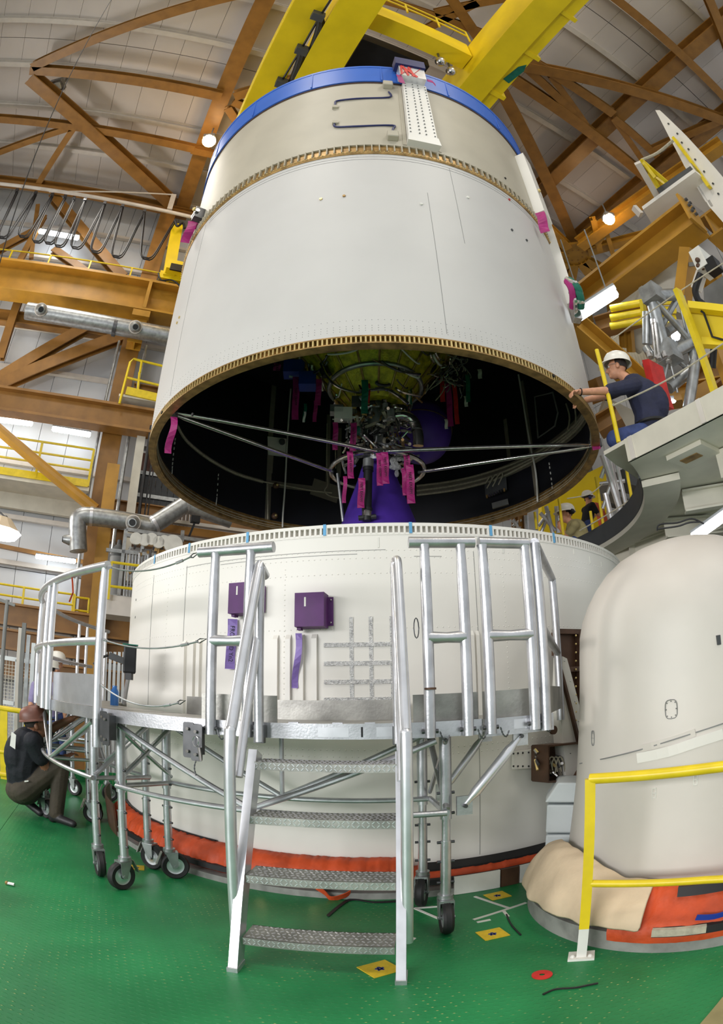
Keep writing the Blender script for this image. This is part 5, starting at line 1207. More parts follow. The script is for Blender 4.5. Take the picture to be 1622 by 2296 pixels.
for k in range(150):
    a = rn.uniform(-110, 110); r = rn.uniform(.18, .44); z = rn.uniform(4.12, 4.75); p = pol(r, a, z)+Vector((.03, 0, 0))
    d = Vector((rn.uniform(-1, 1), rn.uniform(-1, 1), rn.uniform(-1, 1))).normalized()*rn.uniform(.06, .2); d2 = Vector((rn.uniform(-1, 1), rn.uniform(-1, 1), rn.uniform(-1, 1)))*.08
    M().tube(bez(p, p+d*.4, p+d*.8+d2, p+d+d2), rn.uniform(.008, .024), 7).build('pipe', rn.choice(('chrome', 'chrome', 'galvanised', 'alu_bright', 'black', 'gold_dark', 'cable')), EN)
for k in range(34):
    a = rn.uniform(-100, 100); r = rn.uniform(.18, .36); z = rn.uniform(4.15, 4.75); p = pol(r, a, z)+Vector((.03, 0, 0))
    M().tube([p, p+Vector((0, 0, rn.uniform(.05, .12)))], rn.uniform(.025, .05), 10).build('valve', rn.choice(('chrome', 'alu_bright', 'galvanised', 'black')), EN)
for k in range(90):
    a = rn.uniform(-115, 115); s = rn.uniform(.05, .95); r = .36+s*1.0; z = 4.92+s*1.3-.05; p = pol(r, a, z)+Vector((.03, 0, 0))
    tan = pol(1, a+90)*rn.choice((-1, 1)); dn = Vector((0, 0, -.05))
    M().tube(bez(p, p+dn, p+tan*rn.uniform(.1, .3)+dn, p+tan*rn.uniform(.15, .4)), rn.uniform(.006, .02), 6).build('line', rn.choice(('chrome', 'cable', 'gold_dark', 'steel_dark', 'tag_white')), EN)
for x, y, Y, sx, sy, sz, mt, nm in ((660, 828, .1, .28, .2, .2, 'blue_panel', 'blue_unit'), (690, 855, .0, .22, .2, .2, 'blue_panel', 'blue_unit'), (770, 930, -.2, .22, .12, .16, 'tag_white', 'white_unit'), (755, 920, -.2, .16, .12, .1, 'galvanised', 'white_unit'), (800, 900, -.3, .12, .1, .1, 'grey_dark', 'control_unit')):
    M().box(aty(x, y, Y), (sx, sy, sz)).build(nm, mt, EN)
q = aty(950, 815, -.1); M().ball(q, .17, 14, 8, (1.1, .8, 1)).build('foil_bag', 'black', EN)
M().tube([aty(812, 792, -.5), aty(814, 836, -.4)], .05, 14).build('feed_line', 'chrome', EN)
M().tube(smooth_path([aty(x, y, -.35) for x, y in [(800, 800), (795, 840), (810, 870), (806, 880), (760, 868), (735, 845), (720, 815)]], 4), .02, 8).build('feed_line', 'chrome', EN)
M().tube(smooth_path([aty(x, y, -.45) for x, y in [(806, 878), (860, 872), (890, 885), (915, 905)]], 4), .024, 8).build('feed_line', 'chrome', EN)
M().tube([aty(726, 828, -.3), aty(733, 842, -.3)], .06, 12).build('bottle', 'black', EN)
for k in range(5): q = aty(895+k*4, 915+k*9, -.2); M().tube([q+Vector((.07*math.cos(a), 0, .05*math.sin(a))) for a in [i*.7 for i in range(9)]], .01, 6, closed=True).build('coil', 'chrome', EN)
# actuator in front of the nozzle
a0, a1 = aty(826, 1045, -.5), aty(823, 1168, -.5)
M().tube([a0, a0.lerp(a1, .1), a0.lerp(a1, .1), a0.lerp(a1, .78), a0.lerp(a1, .78), a1], [.06, .06, .05, .05, .06, .045], 18).build('actuator', 'black', EN)
M().tube([a0.lerp(a1, -.12), a0.lerp(a1, .03)], .062, 18).build('actuator_collar', 'galvanised', EN); M().tube([a0.lerp(a1, .8), a0.lerp(a1, .93)], .056, 18).build('actuator_collar', 'chrome', EN)
M().tube([a1+Vector((-.09, 0, .03)), a1+Vector((.1, 0, .05))], .03, 10).build('actuator_joint', 'steel_dark', EN)
M().tube([aty(757, 1062, -.1), aty(770, 1170, -.1)], .018, 8).build('support_rod', 'galvanised', EN)
# crumpled foil at the nozzle neck
for k in range(12): q = aty(rn.uniform(878, 912), rn.uniform(1020, 1068), -.35); M().ball(q, rn.uniform(.03, .055), 6, 4, (rn.uniform(.6, 1.3), 1, rn.uniform(.6, 1.4))).build('foil_wrap', 'foil_silver', EN)
# tank behind the engine
tk = thing('purple_tank', (.74, .8, 4.55), 'dark purple round tank behind the engine', 'tank'); q = Vector((.74, .8, 5.0))
M().ball(q, .44, 32, 18, (1, 1, 1.08)).build('sphere', 'purple_nozzle', tk); M().tube([q+Vector((.445*math.cos(a), .445*math.sin(a), .02+.1*math.cos(a+2))) for a in [i*math.pi/20 for i in range(40)]], .008, 6, closed=True).build('seam_cord', 'bracket_brown', tk)
M().tube([q+Vector((0, 0, .4)), q+Vector((0, 0, 1.6))], .05, 8).build('mount', 'steel_dark', tk)
# four stay rods
LE, RE = Vector((-2.1, -1.46, 4.02)), Vector((2.43, -.94, 4.02))
for a, b, l in ((LE, Vector((-.03, -.62, 4.0)), 'left stay rod running to the front of the engine'), (LE-ZZ*.03, Vector((-.52, -.04, 4.0)), 'left stay rod running to the side of the engine'), (RE, Vector((.05, -.62, 4.0)), 'right stay rod running to the front of the engine'), (RE-ZZ*.03, Vector((.53, -.06, 4.0)), 'right stay rod running to the side of the engine')):
    t = thing('stay_rod', a, l, 'rod', 'stay rods of the engine'); d = (b-a).normalized()
    M().tube([a, a+d*.06, a+d*.1, b-d*.1, b-d*.06, b], [.012, .014, .022, .022, .014, .012], 12).build('tube', 'chrome', t)
    for q in (a, b): M().ball(q, .022).build('end_eye', 'steel_dark', t)
for q in (LE, RE): M().box(q+Vector((q.x, q.y, 0)).normalized()*.06, (.12, .12, .1)).build('rod_bracket', 'steel_dark', US)
# loose harness near the yellow cone
for k in range(46):
    x0, y0 = rn.uniform(985, 1050), rn.uniform(800, 870); p = aty(x0, y0, rn.uniform(-.2, .5)); d = Vector((rn.uniform(-.3, .15), rn.uniform(-.1, .1), rn.uniform(-.35, .1)))
    M().tube(bez(p, p+Vector((0, 0, -.1)), p+d+Vector((.05, 0, .06)), p+d), .008, 6).build('harness_wire', rn.choice(('cable', 'chrome', 'grey_mid')), EN)
# warning ribbons in and under the engine bay
mag, grn, red = 'magenta', 'ribbon_green', 'ribbon_red'
RL = [(664, 845, 668, 940, 15, mag, .1), (715, 850, 714, 908, 13, mag, -.1), (752, 947, 754, 1008, 12, mag, -.2), (793, 948, 790, 1010, 14, mag, -.4), (708, 898, 706, 945, 9, mag, .1), (784, 1012, 794, 1072, 14, mag, -.55), (774, 1068, 770, 1127, 9, mag, -.45), (811, 1072, 808, 1138, 16, mag, -.62), (850, 1016, 856, 1088, 14, mag, -.62), (862, 1014, 870, 1084, 16, mag, -.64), (911, 1018, 917, 1060, 14, mag, -.5), (918, 1042, 926, 1128, 18, mag, -.55), (904, 1050, 914, 1110, 10, mag, -.5), (845, 790, 843, 838, 10, mag, -.5), (622, 815, 622, 830, 16, mag, .3), (642, 813, 644, 846, 9, mag, .3), (700, 1140, 700, 1141, 4, mag, 0),
      (818, 852, 818, 926, 15, grn, -.5), (917, 835, 915, 906, 12, grn, -.2), (685, 905, 681, 945, 7, grn, .1), (1048, 840, 1046, 900, 10, grn, .2), (800, 955, 808, 975, 12, grn, -.3),
      (990, 850, 994, 900, 11, red, .2), (1004, 860, 1010, 955, 13, mag, .2), (1018, 862, 1027, 950, 10, red, .2), (1250, 892, 1254, 942, 14, red, 1.7), (1266, 893, 1272, 940, 10, red, 1.7), (827, 860, 826, 910, 6, red, -.45), (1135, 1112, 1139, 1166, 8, mag, 2.0),
      (655, 820, 654, 846, 9, 'tag_white', .1), (684, 923, 680, 946, 5, 'tag_white', .08), (1075, 828, 1078, 848, 9, 'tag_white', .4), (1044, 888, 1048, 911, 8, 'tag_white', .3), (1000, 940, 1003, 961, 7, 'tag_white', .18), (918, 876, 916, 905, 5, 'tag_white', -.22)]
kinds = {mag: ('magenta warning ribbon hanging round the rocket engine', 'magenta ribbons in the engine bay'), grn: ('green warning ribbon hanging in the engine bay', 'green ribbons in the engine bay'), red: ('red warning ribbon hanging in the engine bay', 'red ribbons in the engine bay'), 'tag_white': ('small white tag hanging in the engine bay', 'white tags in the engine bay')}
own = {664: 'long magenta ribbon beside the blue unit', 811: 'magenta ribbon printed along the dark actuator', 862: 'broad magenta ribbon in front of the nozzle neck', 818: 'broad green ribbon on the yellow thrust cone', 1250: 'red ribbon beside the hatch on the inner wall', 1135: 'magenta ribbon below the grey connector panel', 990: 'orange-red ribbon in the wire harness', 1004: 'long magenta ribbon in the wire harness'}
for x0, y0, x1, y1, wpx, mt, Y in RL:
    if y1-y0 < 5: continue
    a = aty(x0, y0, Y); b = aty(x1, y1, Y); w = wpx*(a-CAMP).length/FPX; b = a+Vector(((b-a).x*.4, 0, (b-a).z))
    l, g = kinds[mt]
    if (x0, y0) == (918, 1042): l = 'long magenta ribbon right of the purple nozzle'
    if x0 in own: l, g2_ = own[x0], None
    hang_ribbon(a, b, w, mt, l, g, text='NSET EXAPM' if mt == mag and wpx >= 14 else None, tsize=w*.5, bulge=.012, name='white_tag' if mt == 'tag_white' else 'warning_ribbon', cat='tag' if mt == 'tag_white' else 'ribbon')
dL = (LE-CAMP).length-.08
hang_ribbon(atd(390, 935, dL), atd(379, 1014, dL-.1), .07, 'magenta', 'magenta ribbon hanging where the left stay rods meet', bulge=.03)
hang_ribbon(RE+Vector((.03, -.08, .06)), RE+Vector((.03, -.09, -.1)), .1, 'magenta', 'short magenta ribbon where the right stay rods meet', bulge=.01)
# ================================================================== RIGHT-HAND PLATFORMS
ZP = 3.42
T0 = atz(1354, 1012, ZP); T1 = atz(1622, 862, ZP)
uv = lambda p: ((p-Vector((CAMP.x, CAMP.y, 0))).dot(UU), (p-Vector((CAMP.x, CAMP.y, 0))).dot(VV))
u0 = (uv(T0)[0]+uv(T1)[0])/2; v0 = uv(T0)[1]
PL = thing('work_platform', B(u0+2, 3, ZP-.2), 'cream work platform with a round cut-out beside the upper stage', 'platform')
RH = 3.06
tip = None
for k in range(400):
    a = 20+k*.2; p = pol(RH, a); 
    if uv(p)[0] >= u0 and tip is None: tip = a
poly = [B(u0, -.6, 0)]+[pol(RH, tip+(150-tip)*i/40, 0) for i in range(41)]
# slab: fascia side along v, round cut-out, far edges
far = [B(9.5, uv(pol(RH, 150))[1]+3.0, 0), B(9.5, -.6, 0)]
pts = poly+[pol(3.6, 153, 0)]+far
m = M(); P2 = [Vector((p.x, p.y, ZP-.22)) for p in pts]; m.prism(P2, ZZ*.22); o = m.build('slab', 'cream_steel', PL)
tr = o.modifiers.new('tri', 'TRIANGULATE')
vint = uv(pol(RH, tip))[1]
M().prism([Vector((p.x, p.y, ZP-.04)) for p in (B(u0, vint-.05, 0), Vector((T0.x, T0.y, 0)), pol(2.84, 51), pol(2.93, 56), pol(3.05, 62), pol(RH+.06, 62), pol(RH+.06, tip+2))], ZZ*.04).build('tip_plate', 'cream_steel', PL)
M().lathe([(RH-.012, ZP-.24), (RH, ZP-.24), (RH, ZP+.01), (RH-.012, ZP+.01)], n=60, a0=tip+8, a1=150, closed=True).build('cut_out_liner', 'grey_dark', PL)
M().lathe([(RH, ZP-.30), (RH+.40, ZP-.30), (RH+.40, ZP-.23), (RH, ZP-.23)], n=60, a0=tip+10, a1=150, closed=True).build('ring_beam', 'cream_steel', PL)
M().box(B(u0+.01, (vint-.6)/2, ZP-.11), (.03, vint+.6, .22), (UU, VV, ZZ)).build('fascia', 'cream_steel', PL)
for v in (v0-.35, v0-1.15, v0-2.0): M().box(B(u0-.008, v, ZP-.11), (.012, .05, .22), (UU, VV, ZZ)).build('fascia_joint', 'girt_white', PL)
# boxes and frames under the slab
M().box(B(u0+1.35, v0-1.55, ZP-.36), (1.5, 1.3, .26), (UU, VV, ZZ)).build('under_box', 'cream_steel', PL)
M().box(B(u0+.45, v0-.75, ZP-.24), (.42, .4, .05), (UU, VV, ZZ)).build('under_plate', 'cream_steel', PL); M().box(B(u0+.42, v0-.72, ZP-.268), (.12, .2, .006), (UU, VV, ZZ)).build('rust_patch', 'gold_dark', PL)
for a, b in ((pol(3.5, 62), pol(4.7, 62)), (pol(3.5, 78), pol(5.2, 78)), (pol(3.5, 95), pol(5.6, 95)), (pol(4.6, 58), pol(5.2, 95))):
    M().ibeam(a+ZZ*(ZP-.36), b+ZZ*(ZP-.36), .12, .24).build('under_beam', 'cream_steel', PL)
for u in (u0+2.4, u0+3.4, u0+4.4): M().ibeam(B(u, 0, ZP-.34), B(u, 7, ZP-.34), .14, .24).build('under_beam', 'cream_steel', PL)
tubelamp((1552, 1208), (1640, 1145), 0, .05, 'white tube lamp below the cream work platform', dist=5.3)
t = thing('lamp_cable', atd(1500, 1190, 5.2), 'black cable sagging below the cream platform', 'cable')
M().tube(smooth_path([atd(x, y, 5.15) for x, y in [(1474, 1190), (1480, 1176), (1520, 1172), (1552, 1163), (1580, 1175)]], 5), .008, 6).build('cable', 'cable_black', t); M().tube(smooth_path([atd(x, y, 5.15) for x, y in [(1476, 1186), (1520, 1180), (1545, 1172), (1570, 1170)]], 5), .008, 6).build('cable', 'cable_black', t)
# yellow posts and rope rail round the cut-out
def ypost(x0, y0, x1, y1, label, d=None, w=.045):
    b = atz(x1, y1, ZP) if d is None else None
    if d is not None:
        r1 = ray(x1, y1); hz = math.hypot(r1.x, r1.y); b = CAMP+r1*(d/hz)
    r0 = ray(x0, y0); k = (Vector((b.x, b.y))-Vector((CAMP.x, CAMP.y))).length/math.hypot(r0.x, r0.y); tp = CAMP+r0*k
    return tag(M().tube([b, Vector((b.x, b.y, tp.z))], w/2, 10).build('yellow_post', 'rail_yellow'), label, 'post', 'yellow rail posts on the work platform')
ypost(1345, 783, 1388, 992, 'yellow post in front of the man in navy', d=4.98)
for x0, y0, x1, y1, l, d in ((1202, 1148, 1204, 1187, 'short yellow post at the core stage rim', 8.6), (1256, 1118, 1264, 1200, 'yellow post in front of the olive-shirted man', 8.4), (1337, 1070, 1356, 1196, 'yellow post between the two distant men and the aluminium trestle', 7.9), (1326, 1146, 1333, 1208, 'short yellow post beside the black-shirted man', 8.3), (1402, 1045, 1422, 1146, 'yellow post right of the aluminium trestle', 7.4)): ypost(x0, y0, x1, y1, l, d)
for k, (pp, d, l) in enumerate((([(1622, 590), (1500, 670), (1375, 760)], 7.0, 'upper rope of the platform rail'), ([(1622, 770), (1500, 850), (1385, 905), (1378, 905)], 5.2, 'rope tied to the yellow post behind the man in navy'), ([(1352, 1085), (1322, 1108), (1272, 1118)], 8.0, 'thin rope sagging above the two distant men'), ([(1445, 1095), (1400, 1130), (1352, 1160), (1300, 1190)], 7.7, 'thin rope between the distant yellow posts'))):
    tag(M().tube(smooth_path([atd(x, y, d) for x, y in pp], 6), .009, 6).build('safety_rope', 'cable'), l, 'rope')
# aluminium trestle seen through the cut-out
tt = thing('aluminium_trestle', atd(1380, 1165, 8.2), 'aluminium tube trestle seen through the round cut-out', 'trestle')
for a, b, r in (((1352, 1020), (1398, 1165), .05), ((1368, 1030), (1392, 1150), .04), ((1365, 1025), (1388, 1098), .03), ((1380, 1100), (1396, 1170), .045), ((1348, 1072), (1362, 1035), .03), ((1345, 1085), (1402, 1078), .03), ((1352, 1140), (1372, 1080), .025), ((1378, 1020), (1406, 1140), .03), ((1358, 1105), (1375, 1178), .04), ((1366, 1150), (1376, 1182), .03)): M().tube([atd(*a, 8.2), atd(*b, 8.2)], r, 10).build('tube', 'alu_bright', tt)
t2 = thing('aluminium_trestle', atd(1235, 1180, 9.2), 'aluminium trestle left of the olive-shirted man', 'trestle')
for a, b, r in (((1212, 1150), (1246, 1190), .035), ((1225, 1135), (1240, 1195), .04), ((1248, 1135), (1252, 1195), .04), ((1208, 1180), (1232, 1145), .03), ((1215, 1192), (1228, 1160), .03), ((1150, 1165), (1166, 1185), .04), ((1150, 1180), (1170, 1165), .03), ((1180, 1155), (1182, 1188), .05)): M().tube([atd(*a, 9.9), atd(*b, 9.9)], r, 8).build('tube', 'alu', t2)
tag(M().prism([atd(1215, 1195, 11.5), atd(1360, 1195, 11.5), atd(1360, 1040, 11.5), atd(1215, 1110, 11.5)], VV*.1).build('yellow_screen', 'crane_yellow'), 'large yellow panel behind the two distant men', 'panel')
o = M().strip([atd(1340, 1130, 11.1), atd(1352, 1165, 11.0), atd(1360, 1200, 10.9)], UU, .22, .08).build('red_hose_bundle', 'orange_cloth'); tag(o, 'red wrapped hose bundle beside the black-shirted man', 'hose')
for k, (x, y, mt) in enumerate(((1425, 1085, 'grey_dark'), (1395, 1110, 'grey_mid'), (1410, 1125, 'grey_dark'))):
    tag(M().box(atd(x, y, 9.4+.8*k), (.9, .3, .25), (UU, VV, ZZ)).build('steel_shelf', mt), ['dark steel shelf behind the trestle', 'grey steel shelf behind the trestle', 'lower dark steel shelf behind the trestle'][k], 'shelf')
tag(M().ibeam(atd(1165, 1190, 10), atd(1165, 1150, 10), .2, .2, up=VV).build('brown_post', 'brown_steel'), 'brown post beyond the core stage rim', 'post')
# tubular handling frame behind the man in navy
TF = thing('tubular_frame', atd(1500, 930, 7.6), 'grey steel tube frame with boxed corners behind the man in navy', 'frame')
def tf(a, b, r, mt='galvanised', d=7.6, d2=None): return M().tube([atd(*a, d), atd(*b, d2 or d)], r, 14).build('tube', mt, TF)
for a, b, r, d, d2 in (((1462, 672), (1492, 790), .085, 7.6, 7.4), ((1470, 663), (1520, 660), .085, 7.6, 8.0), ((1452, 700), (1452, 772), .07, 7.7, 7.6), ((1470, 676), (1552, 770), .045, 7.55, 7.8), ((1520, 668), (1486, 728), .045, 8.0, 7.8), ((1508, 793), (1556, 768), .085, 7.4, 7.8), ((1492, 745), (1516, 728), .08, 7.9, 8.2), ((1500, 870), (1550, 830), .08, 7.3, 7.6), ((1560, 810), (1544, 915), .075, 7.4, 7.2), ((1506, 800), (1545, 828), .03, 7.4, 7.6), ((1528, 665), (1550, 770), .06, 8.1, 7.9), ((1500, 805), (1488, 865), .02, 7.4, 7.3), ((1502, 805), (1520, 880), .018, 7.4, 7.3), ((1552, 772), (1556, 815), .07, 7.8, 7.6), ((1450, 780), (1462, 800), .06, 7.5, 7.4)): tf(a, b, r, 'galvanised', d, d2)
for x, y, d, s in ((1464, 662, 7.6, .24), (1500, 792, 7.4, .26), (1556, 770, 7.8, .2)): M().box(atd(x, y, d), (s, s, s), (UU, VV, ZZ)).build('corner_box', 'galvanised', TF)
for x, y in ((1455, 790), (1475, 795), (1490, 790), (1448, 815), (1468, 820), (1497, 800)): M().tube([atd(x, y, 7.3), atd(x+4, y+12, 7.25)], .045, 10).build('coupling', 'chrome', TF)
for k in range(2): M().tube([atd(1462+k*6, 715, 7.3), atd(1470+k*8, 800, 7.25)], .02, 6).build('chain', 'chrome', TF)
o = M().strip(smooth_path([atd(x, y, 6.9) for x, y in [(1464, 815), (1472, 850), (1480, 880), (1490, 912)]], 4), UU, .3, .1).build('red_cover', 'ribbon_red'); tag(o, 'glossy red wrapped cover hanging behind the man in navy', 'cover')
for k, y in enumerate((690, 711, 730)):
    tag(M().tube([atd(1370, y+2, 8.3), atd(1446, y-12, 8.2)], .055, 12).build('yellow_roller', 'rail_yellow'), 'yellow tube of the triple rail left of the tube frame', 'tube', 'yellow triple rail'); tag(M().tube([atd(1470, y-18+4, 8.6), atd(1515, y-26+10, 8.7)], .06, 10).build('yellow_roller', 'rail_yellow'), 'yellow tube seen through the tube frame', 'tube', 'yellow tubes behind the frame')
tag(M().bar(atd(1441, 672, 8.0), atd(1450, 760, 8.0), .1, .05, up=VV).build('yellow_upright', 'rail_yellow'), 'thin yellow upright at the end of the triple rail', 'post')
tag(M().bar(atd(1519, 650, 6.9), atd(1606, 888, 6.4), .12, .06, up=VV).build('yellow_stile', 'rail_yellow'), 'tall leaning yellow flat bar beside the yellow panel', 'bar')
YP = thing('yellow_hinged_panel', atd(1590, 765, 7.0), 'bright yellow hinged panel with a black latch rod', 'panel')
M().prism([atd(1543, 686, 7.0), atd(1640, 700, 7.0), atd(1640, 772, 7.0), atd(1574, 768, 7.0)], VV*.06).build('sheet', 'crane_yellow', YP)
M().bar(atd(1543, 687, 6.95), atd(1640, 698, 6.95), .1, .1).build('top_edge', 'crane_yellow', YP); M().bar(atd(1574, 768, 6.95), atd(1640, 772, 6.95), .1, .1).build('bottom_edge', 'crane_yellow', YP)
M().tube([atd(1572, 697, 6.9), atd(1579, 702, 6.9), atd(1598, 755, 6.9), atd(1622, 762, 6.9)], .015, 6).build('latch_rod', 'black', YP)
q = atd(1625, 800, 8.0)
tag(M().box(Vector((q.x, q.y, (q.z+.2+ZP)/2+.008)), (.6, .1, q.z+.2-ZP), (UU, VV, ZZ)).build('ochre_sheet', 'ochre_steel'), 'ochre panel below the bright yellow hinged panel', 'panel')
tag(M().tube([atd(1602, 770, 7.4), atd(1598, 825, 7.4)], .05, 10).build('damper', 'black'), 'black damper beside the ochre panel', 'damper')
for p, l in (([(1545, 735), (1518, 742)], 'x'),): pass
tl = tubelamp((1519, 738), (1514, 762), 0, .07, 'short tube lamp glowing inside the tube frame', dist=8.6); q = atd(1513, 764, 8.6); M().tube([q, Vector((q.x, q.y, ZP+.012))], .02, 6).build('stem', 'grey_dark', tl); tubelamp((1508, 896), (1509, 904), 0, .05, 'small round lamp glowing near the platform edge', dist=7.4)
# upper platform framing
zt = atu(1420, 550, 7.0).z
UB = thing('upper_platform_beam', B(7, 6, 7.4), 'large ochre edge beam of the upper platform', 'beam')
def bu(x, y): return atu(x, y, 7.0)
ztop_ = (bu(1310, 640).z+bu(1540, 450).z)/2; zweb = (bu(1310, 660).z+bu(1545, 470).z)/2; zlow = (bu(1310, 690).z+bu(1560, 510).z)/2
ve0 = uv(bu(1545, 470))[1]
M().bar(B(7.15, ve0, ztop_), B(7.15, 13, ztop_), .5, .06).build('top_flange', 'ochre_steel', UB)
M().bar(B(7.15, ve0, zlow), B(7.15, 13, zlow), .5, .06).build('bottom_flange', 'ochre_steel', UB)
M().bar(B(7.15, ve0, (ztop_+zlow)/2), B(7.15, 13, (ztop_+zlow)/2), .05, ztop_-zlow).build('web', 'ochre_steel', UB)
M().box(B(7.0, ve0-.02, (ztop_+zlow)/2), (.5, .05, ztop_-zlow+.1), (UU, VV, ZZ)).build('end_plate', 'ochre_steel', UB)
for k in range(6): q = B(6.9+.12*(k % 2), ve0-.06, zlow+.2+.14*(k//2)); M().tube([q, q-VV*.05], .03, 6).build('bolt', 'grey_dark', UB)
tag(M().ibeam(B(7.46, ve0-.1, (ztop_+zlow)/2), B(13, ve0-.1, (ztop_+zlow)/2), .35, ztop_-zlow).build('upper_platform_cross_beam', 'ochre_steel'), 'ochre cross beam meeting the large edge beam', 'beam')
tag(M().ibeam(B(7.9, ve0+.5, ZP+.012), B(7.9, ve0+.5, zlow), .35, .35, up=VV).build('upper_platform_post', 'ochre_steel'), 'ochre post under the upper platform beam', 'post')
tl = tubelamp((1290, 712), (1383, 652), 0, .09, 'bright tube lamp slung under the ochre edge beam', dist=8.3)
for f_ in (.2, .8):
    q = atd(1290, 712, 8.3).lerp(atd(1383, 652, 8.3), f_); M().tube([q, Vector((q.x, q.y, zlow))], .012, 6).build('hanger', 'grey_mid', tl)
q = atd(1387, 705, 8.2)
# white upper panels
UP = thing('upper_platform_deck', B(7.3, ve0+1.2, ztop_+.1), 'white upper platform deck edge above the ochre beam', 'platform')
zq = ztop_+.08
P = [atz(x, y, zq+.35) for x, y in [(1443, 470), (1560, 385), (1640, 450), (1640, 520), (1550, 455), (1470, 515)]]
M().prism(P, ZZ*.08).build('deck_plate', 'white_paint', UP)
M().bar(atz(1480, 433, zq+.5), atz(1556, 382, zq+.5), .12, .14).build('deck_edge', 'grey_dark', UP)
for a, b in (((1430, 365), (1490, 470)), ((1422, 465), (1438, 482)), ((1470, 495), (1500, 470))): M().bar(atz(*a, zq+.7), atz(*b, zq+.5), .12, .08).build('bracket_arm', 'girt_white', UP)
FL = thing('folding_flap', atu(1560, 400, 7.6), 'white raised platform flap with pointed tip', 'flap')
pf = [(1470, 247), (1480, 247), (1535, 300), (1640, 420), (1640, 520), (1590, 462), (1535, 372), (1500, 305)]
P = [atu(x, y, 7.3) for x, y in pf]; M().prism(P, UU*.08).build('panel', 'white_paint', FL)
for x, y in ((1500, 278), (1520, 300), (1545, 335), (1560, 358), (1580, 385), (1600, 412), (1612, 435), (1530, 320), (1555, 370)): q = atu(x, y, 7.29); M().tube([q, q-UU*.02], .02, 8).build('bolt', 'grey_dark', FL)
M().bar(atu(1512, 310, 7.22), atu(1592, 420, 7.22), .1, .06).build('yellow_edge', 'rail_yellow', FL); M().bar(atu(1551, 370, 7.22), atu(1575, 395, 7.22), .1, .06).build('hinge_arm', 'white_paint', FL)
for x, y in ((1600, 465), (1560, 408)):
    q = atu(x, y, 7.33); M().bar(q, Vector((q.x, q.y, ztop_+.03)), .06, .05, up=VV).build('hinge_post', 'white_paint', FL)
YF = thing('yellow_strut_frame', atz(1470, 410, zq+.6), 'yellow strut frame on the upper platform edge', 'frame')
for a, b in (((1438, 358), (1482, 425)), ((1440, 360), (1500, 412)), ((1455, 390), (1475, 425)), ((1465, 395), (1495, 418)), ((1440, 360), (1470, 398))): M().bar(atz(*a, zq+.9), atz(*b, zq+.6), .06, .06).build('strut', 'rail_yellow', YF)
tag(M().tube(smooth_path([atz(x, y, zq+1.0) for x, y in [(1439, 359), (1475, 343), (1510, 315)]], 4), .03, 6).build('safety_rope', 'cable'), 'rope from the yellow strut frame to the white flap', 'rope')
# shapes behind the tube frame: corrugated sheet, round duct, beams, soffits
CS = thing('corrugated_sheet', atd(1420, 760, 12.5), 'corrugated cream wall sheet under the ochre beam', 'sheet')
c0, c1 = atd(1330, 790, 12.5), atd(1490, 620, 12.5)
for k in range(26):
    x = 1350+k*5.6; yb = 880-(x-1350)*.9; p = atd(x, 690-(x-1350)*.35+35, 12.6); M().bar(p-ZZ*1.35, p+ZZ*.85, .085, .06, up=VV).build('ridge', 'cream_steel', CS)
M().prism([atd(1345, 830, 12.7), atd(1490, 720, 12.7), atd(1490, 600, 12.7), atd(1345, 690, 12.7)], VV*.05).build('sheet', 'cream_steel', CS)
tag(M().tube([atd(1505, 590, 11.4), atd(1490, 700, 11.2)], .52, 24).build('white_duct', 'cream_steel'), 'wide cream vertical duct behind the tube frame', 'duct')
tag(M().bar(atd(1545, 560, 9.2), atd(1530, 680, 9.0), .26, .2, up=VV).build('ochre_upright', 'ochre_steel'), 'ochre upright beside the white junction box', 'post')
JB = thing('junction_box', atd(1582, 600, 8.6), 'white junction box with black camera near the upper platform', 'box')
M().box(atd(1580, 590, 8.6), (.36, .2, .36), (UU, VV, ZZ)).build('box', 'tag_white', JB); M().box(atd(1600, 598, 8.4), (.2, .2, .2), (UU, VV, ZZ)).build('camera', 'black', JB)
M().bar(atd(1574, 612, 8.6), atd(1562, 650, 8.5), .16, .1, up=VV).build('conduit', 'girt_white', JB); q = atd(1580, 590, 8.6); M().bar(q, atd(1541, 594, 9.1), .06, .06).build('mounting_bar', 'grey_mid', JB)
for x, y in ((1565, 583), (1567, 596), (1576, 600)): M().ball(atd(x, y, 8.42), .04).build('button', 'bracket_brown', JB)
M().tube(smooth_path([atd(x, y, 8.4) for x, y in [(1572, 612), (1562, 640), (1560, 655), (1566, 672), (1575, 680), (1592, 695)]], 4), .05, 8).build('hose', 'cable_black', JB)
tag(M().prism([atd(1588, 640, 9.5), atd(1650, 600, 9.5), atd(1650, 700, 9.5), atd(1590, 690, 9.5)], VV*.1).build('grey_soffit', 'grey_mid'), 'grey soffit panel above the yellow hinged panel', 'panel')
for a, b, w, d, mt, l in (((1295, 735), (1445, 870), .35, 9.6, 'ochre_steel', 'ochre diagonal beam behind the man in navy'), ((1340, 735), (1460, 700), .3, 10, 'brown_steel', 'brown beam behind the yellow triple rail'), ((1330, 850), (1350, 900), .3, 9.8, 'brown_steel', 'short brown beam beside the stage edge'), ((1480, 895), (1622, 870), .3, 9.4, 'ochre_steel', 'ochre beam below the tube frame'), ((1560, 880), (1622, 830), .5, 9.6, 'brown_steel', 'brown plate beam behind the leaning yellow bar'), ((1340, 960), (1390, 930), .3, 9.2, 'brown_steel', 'brown beam beside the jeans of the man in navy'), ((1395, 700), (1400, 780), .12, 10.2, 'ochre_steel', 'slim ochre post in front of the corrugated sheet'), ((1408, 700), (1416, 790), .12, 10.2, 'ochre_steel', 'second slim ochre post in front of the corrugated sheet')):
    tag(M().ibeam(atd(*a, d), atd(*b, d), w, w, up=ZZ if abs(a[0]-b[0]) > 30 else VV).build('platform_beam', mt), l, 'beam')
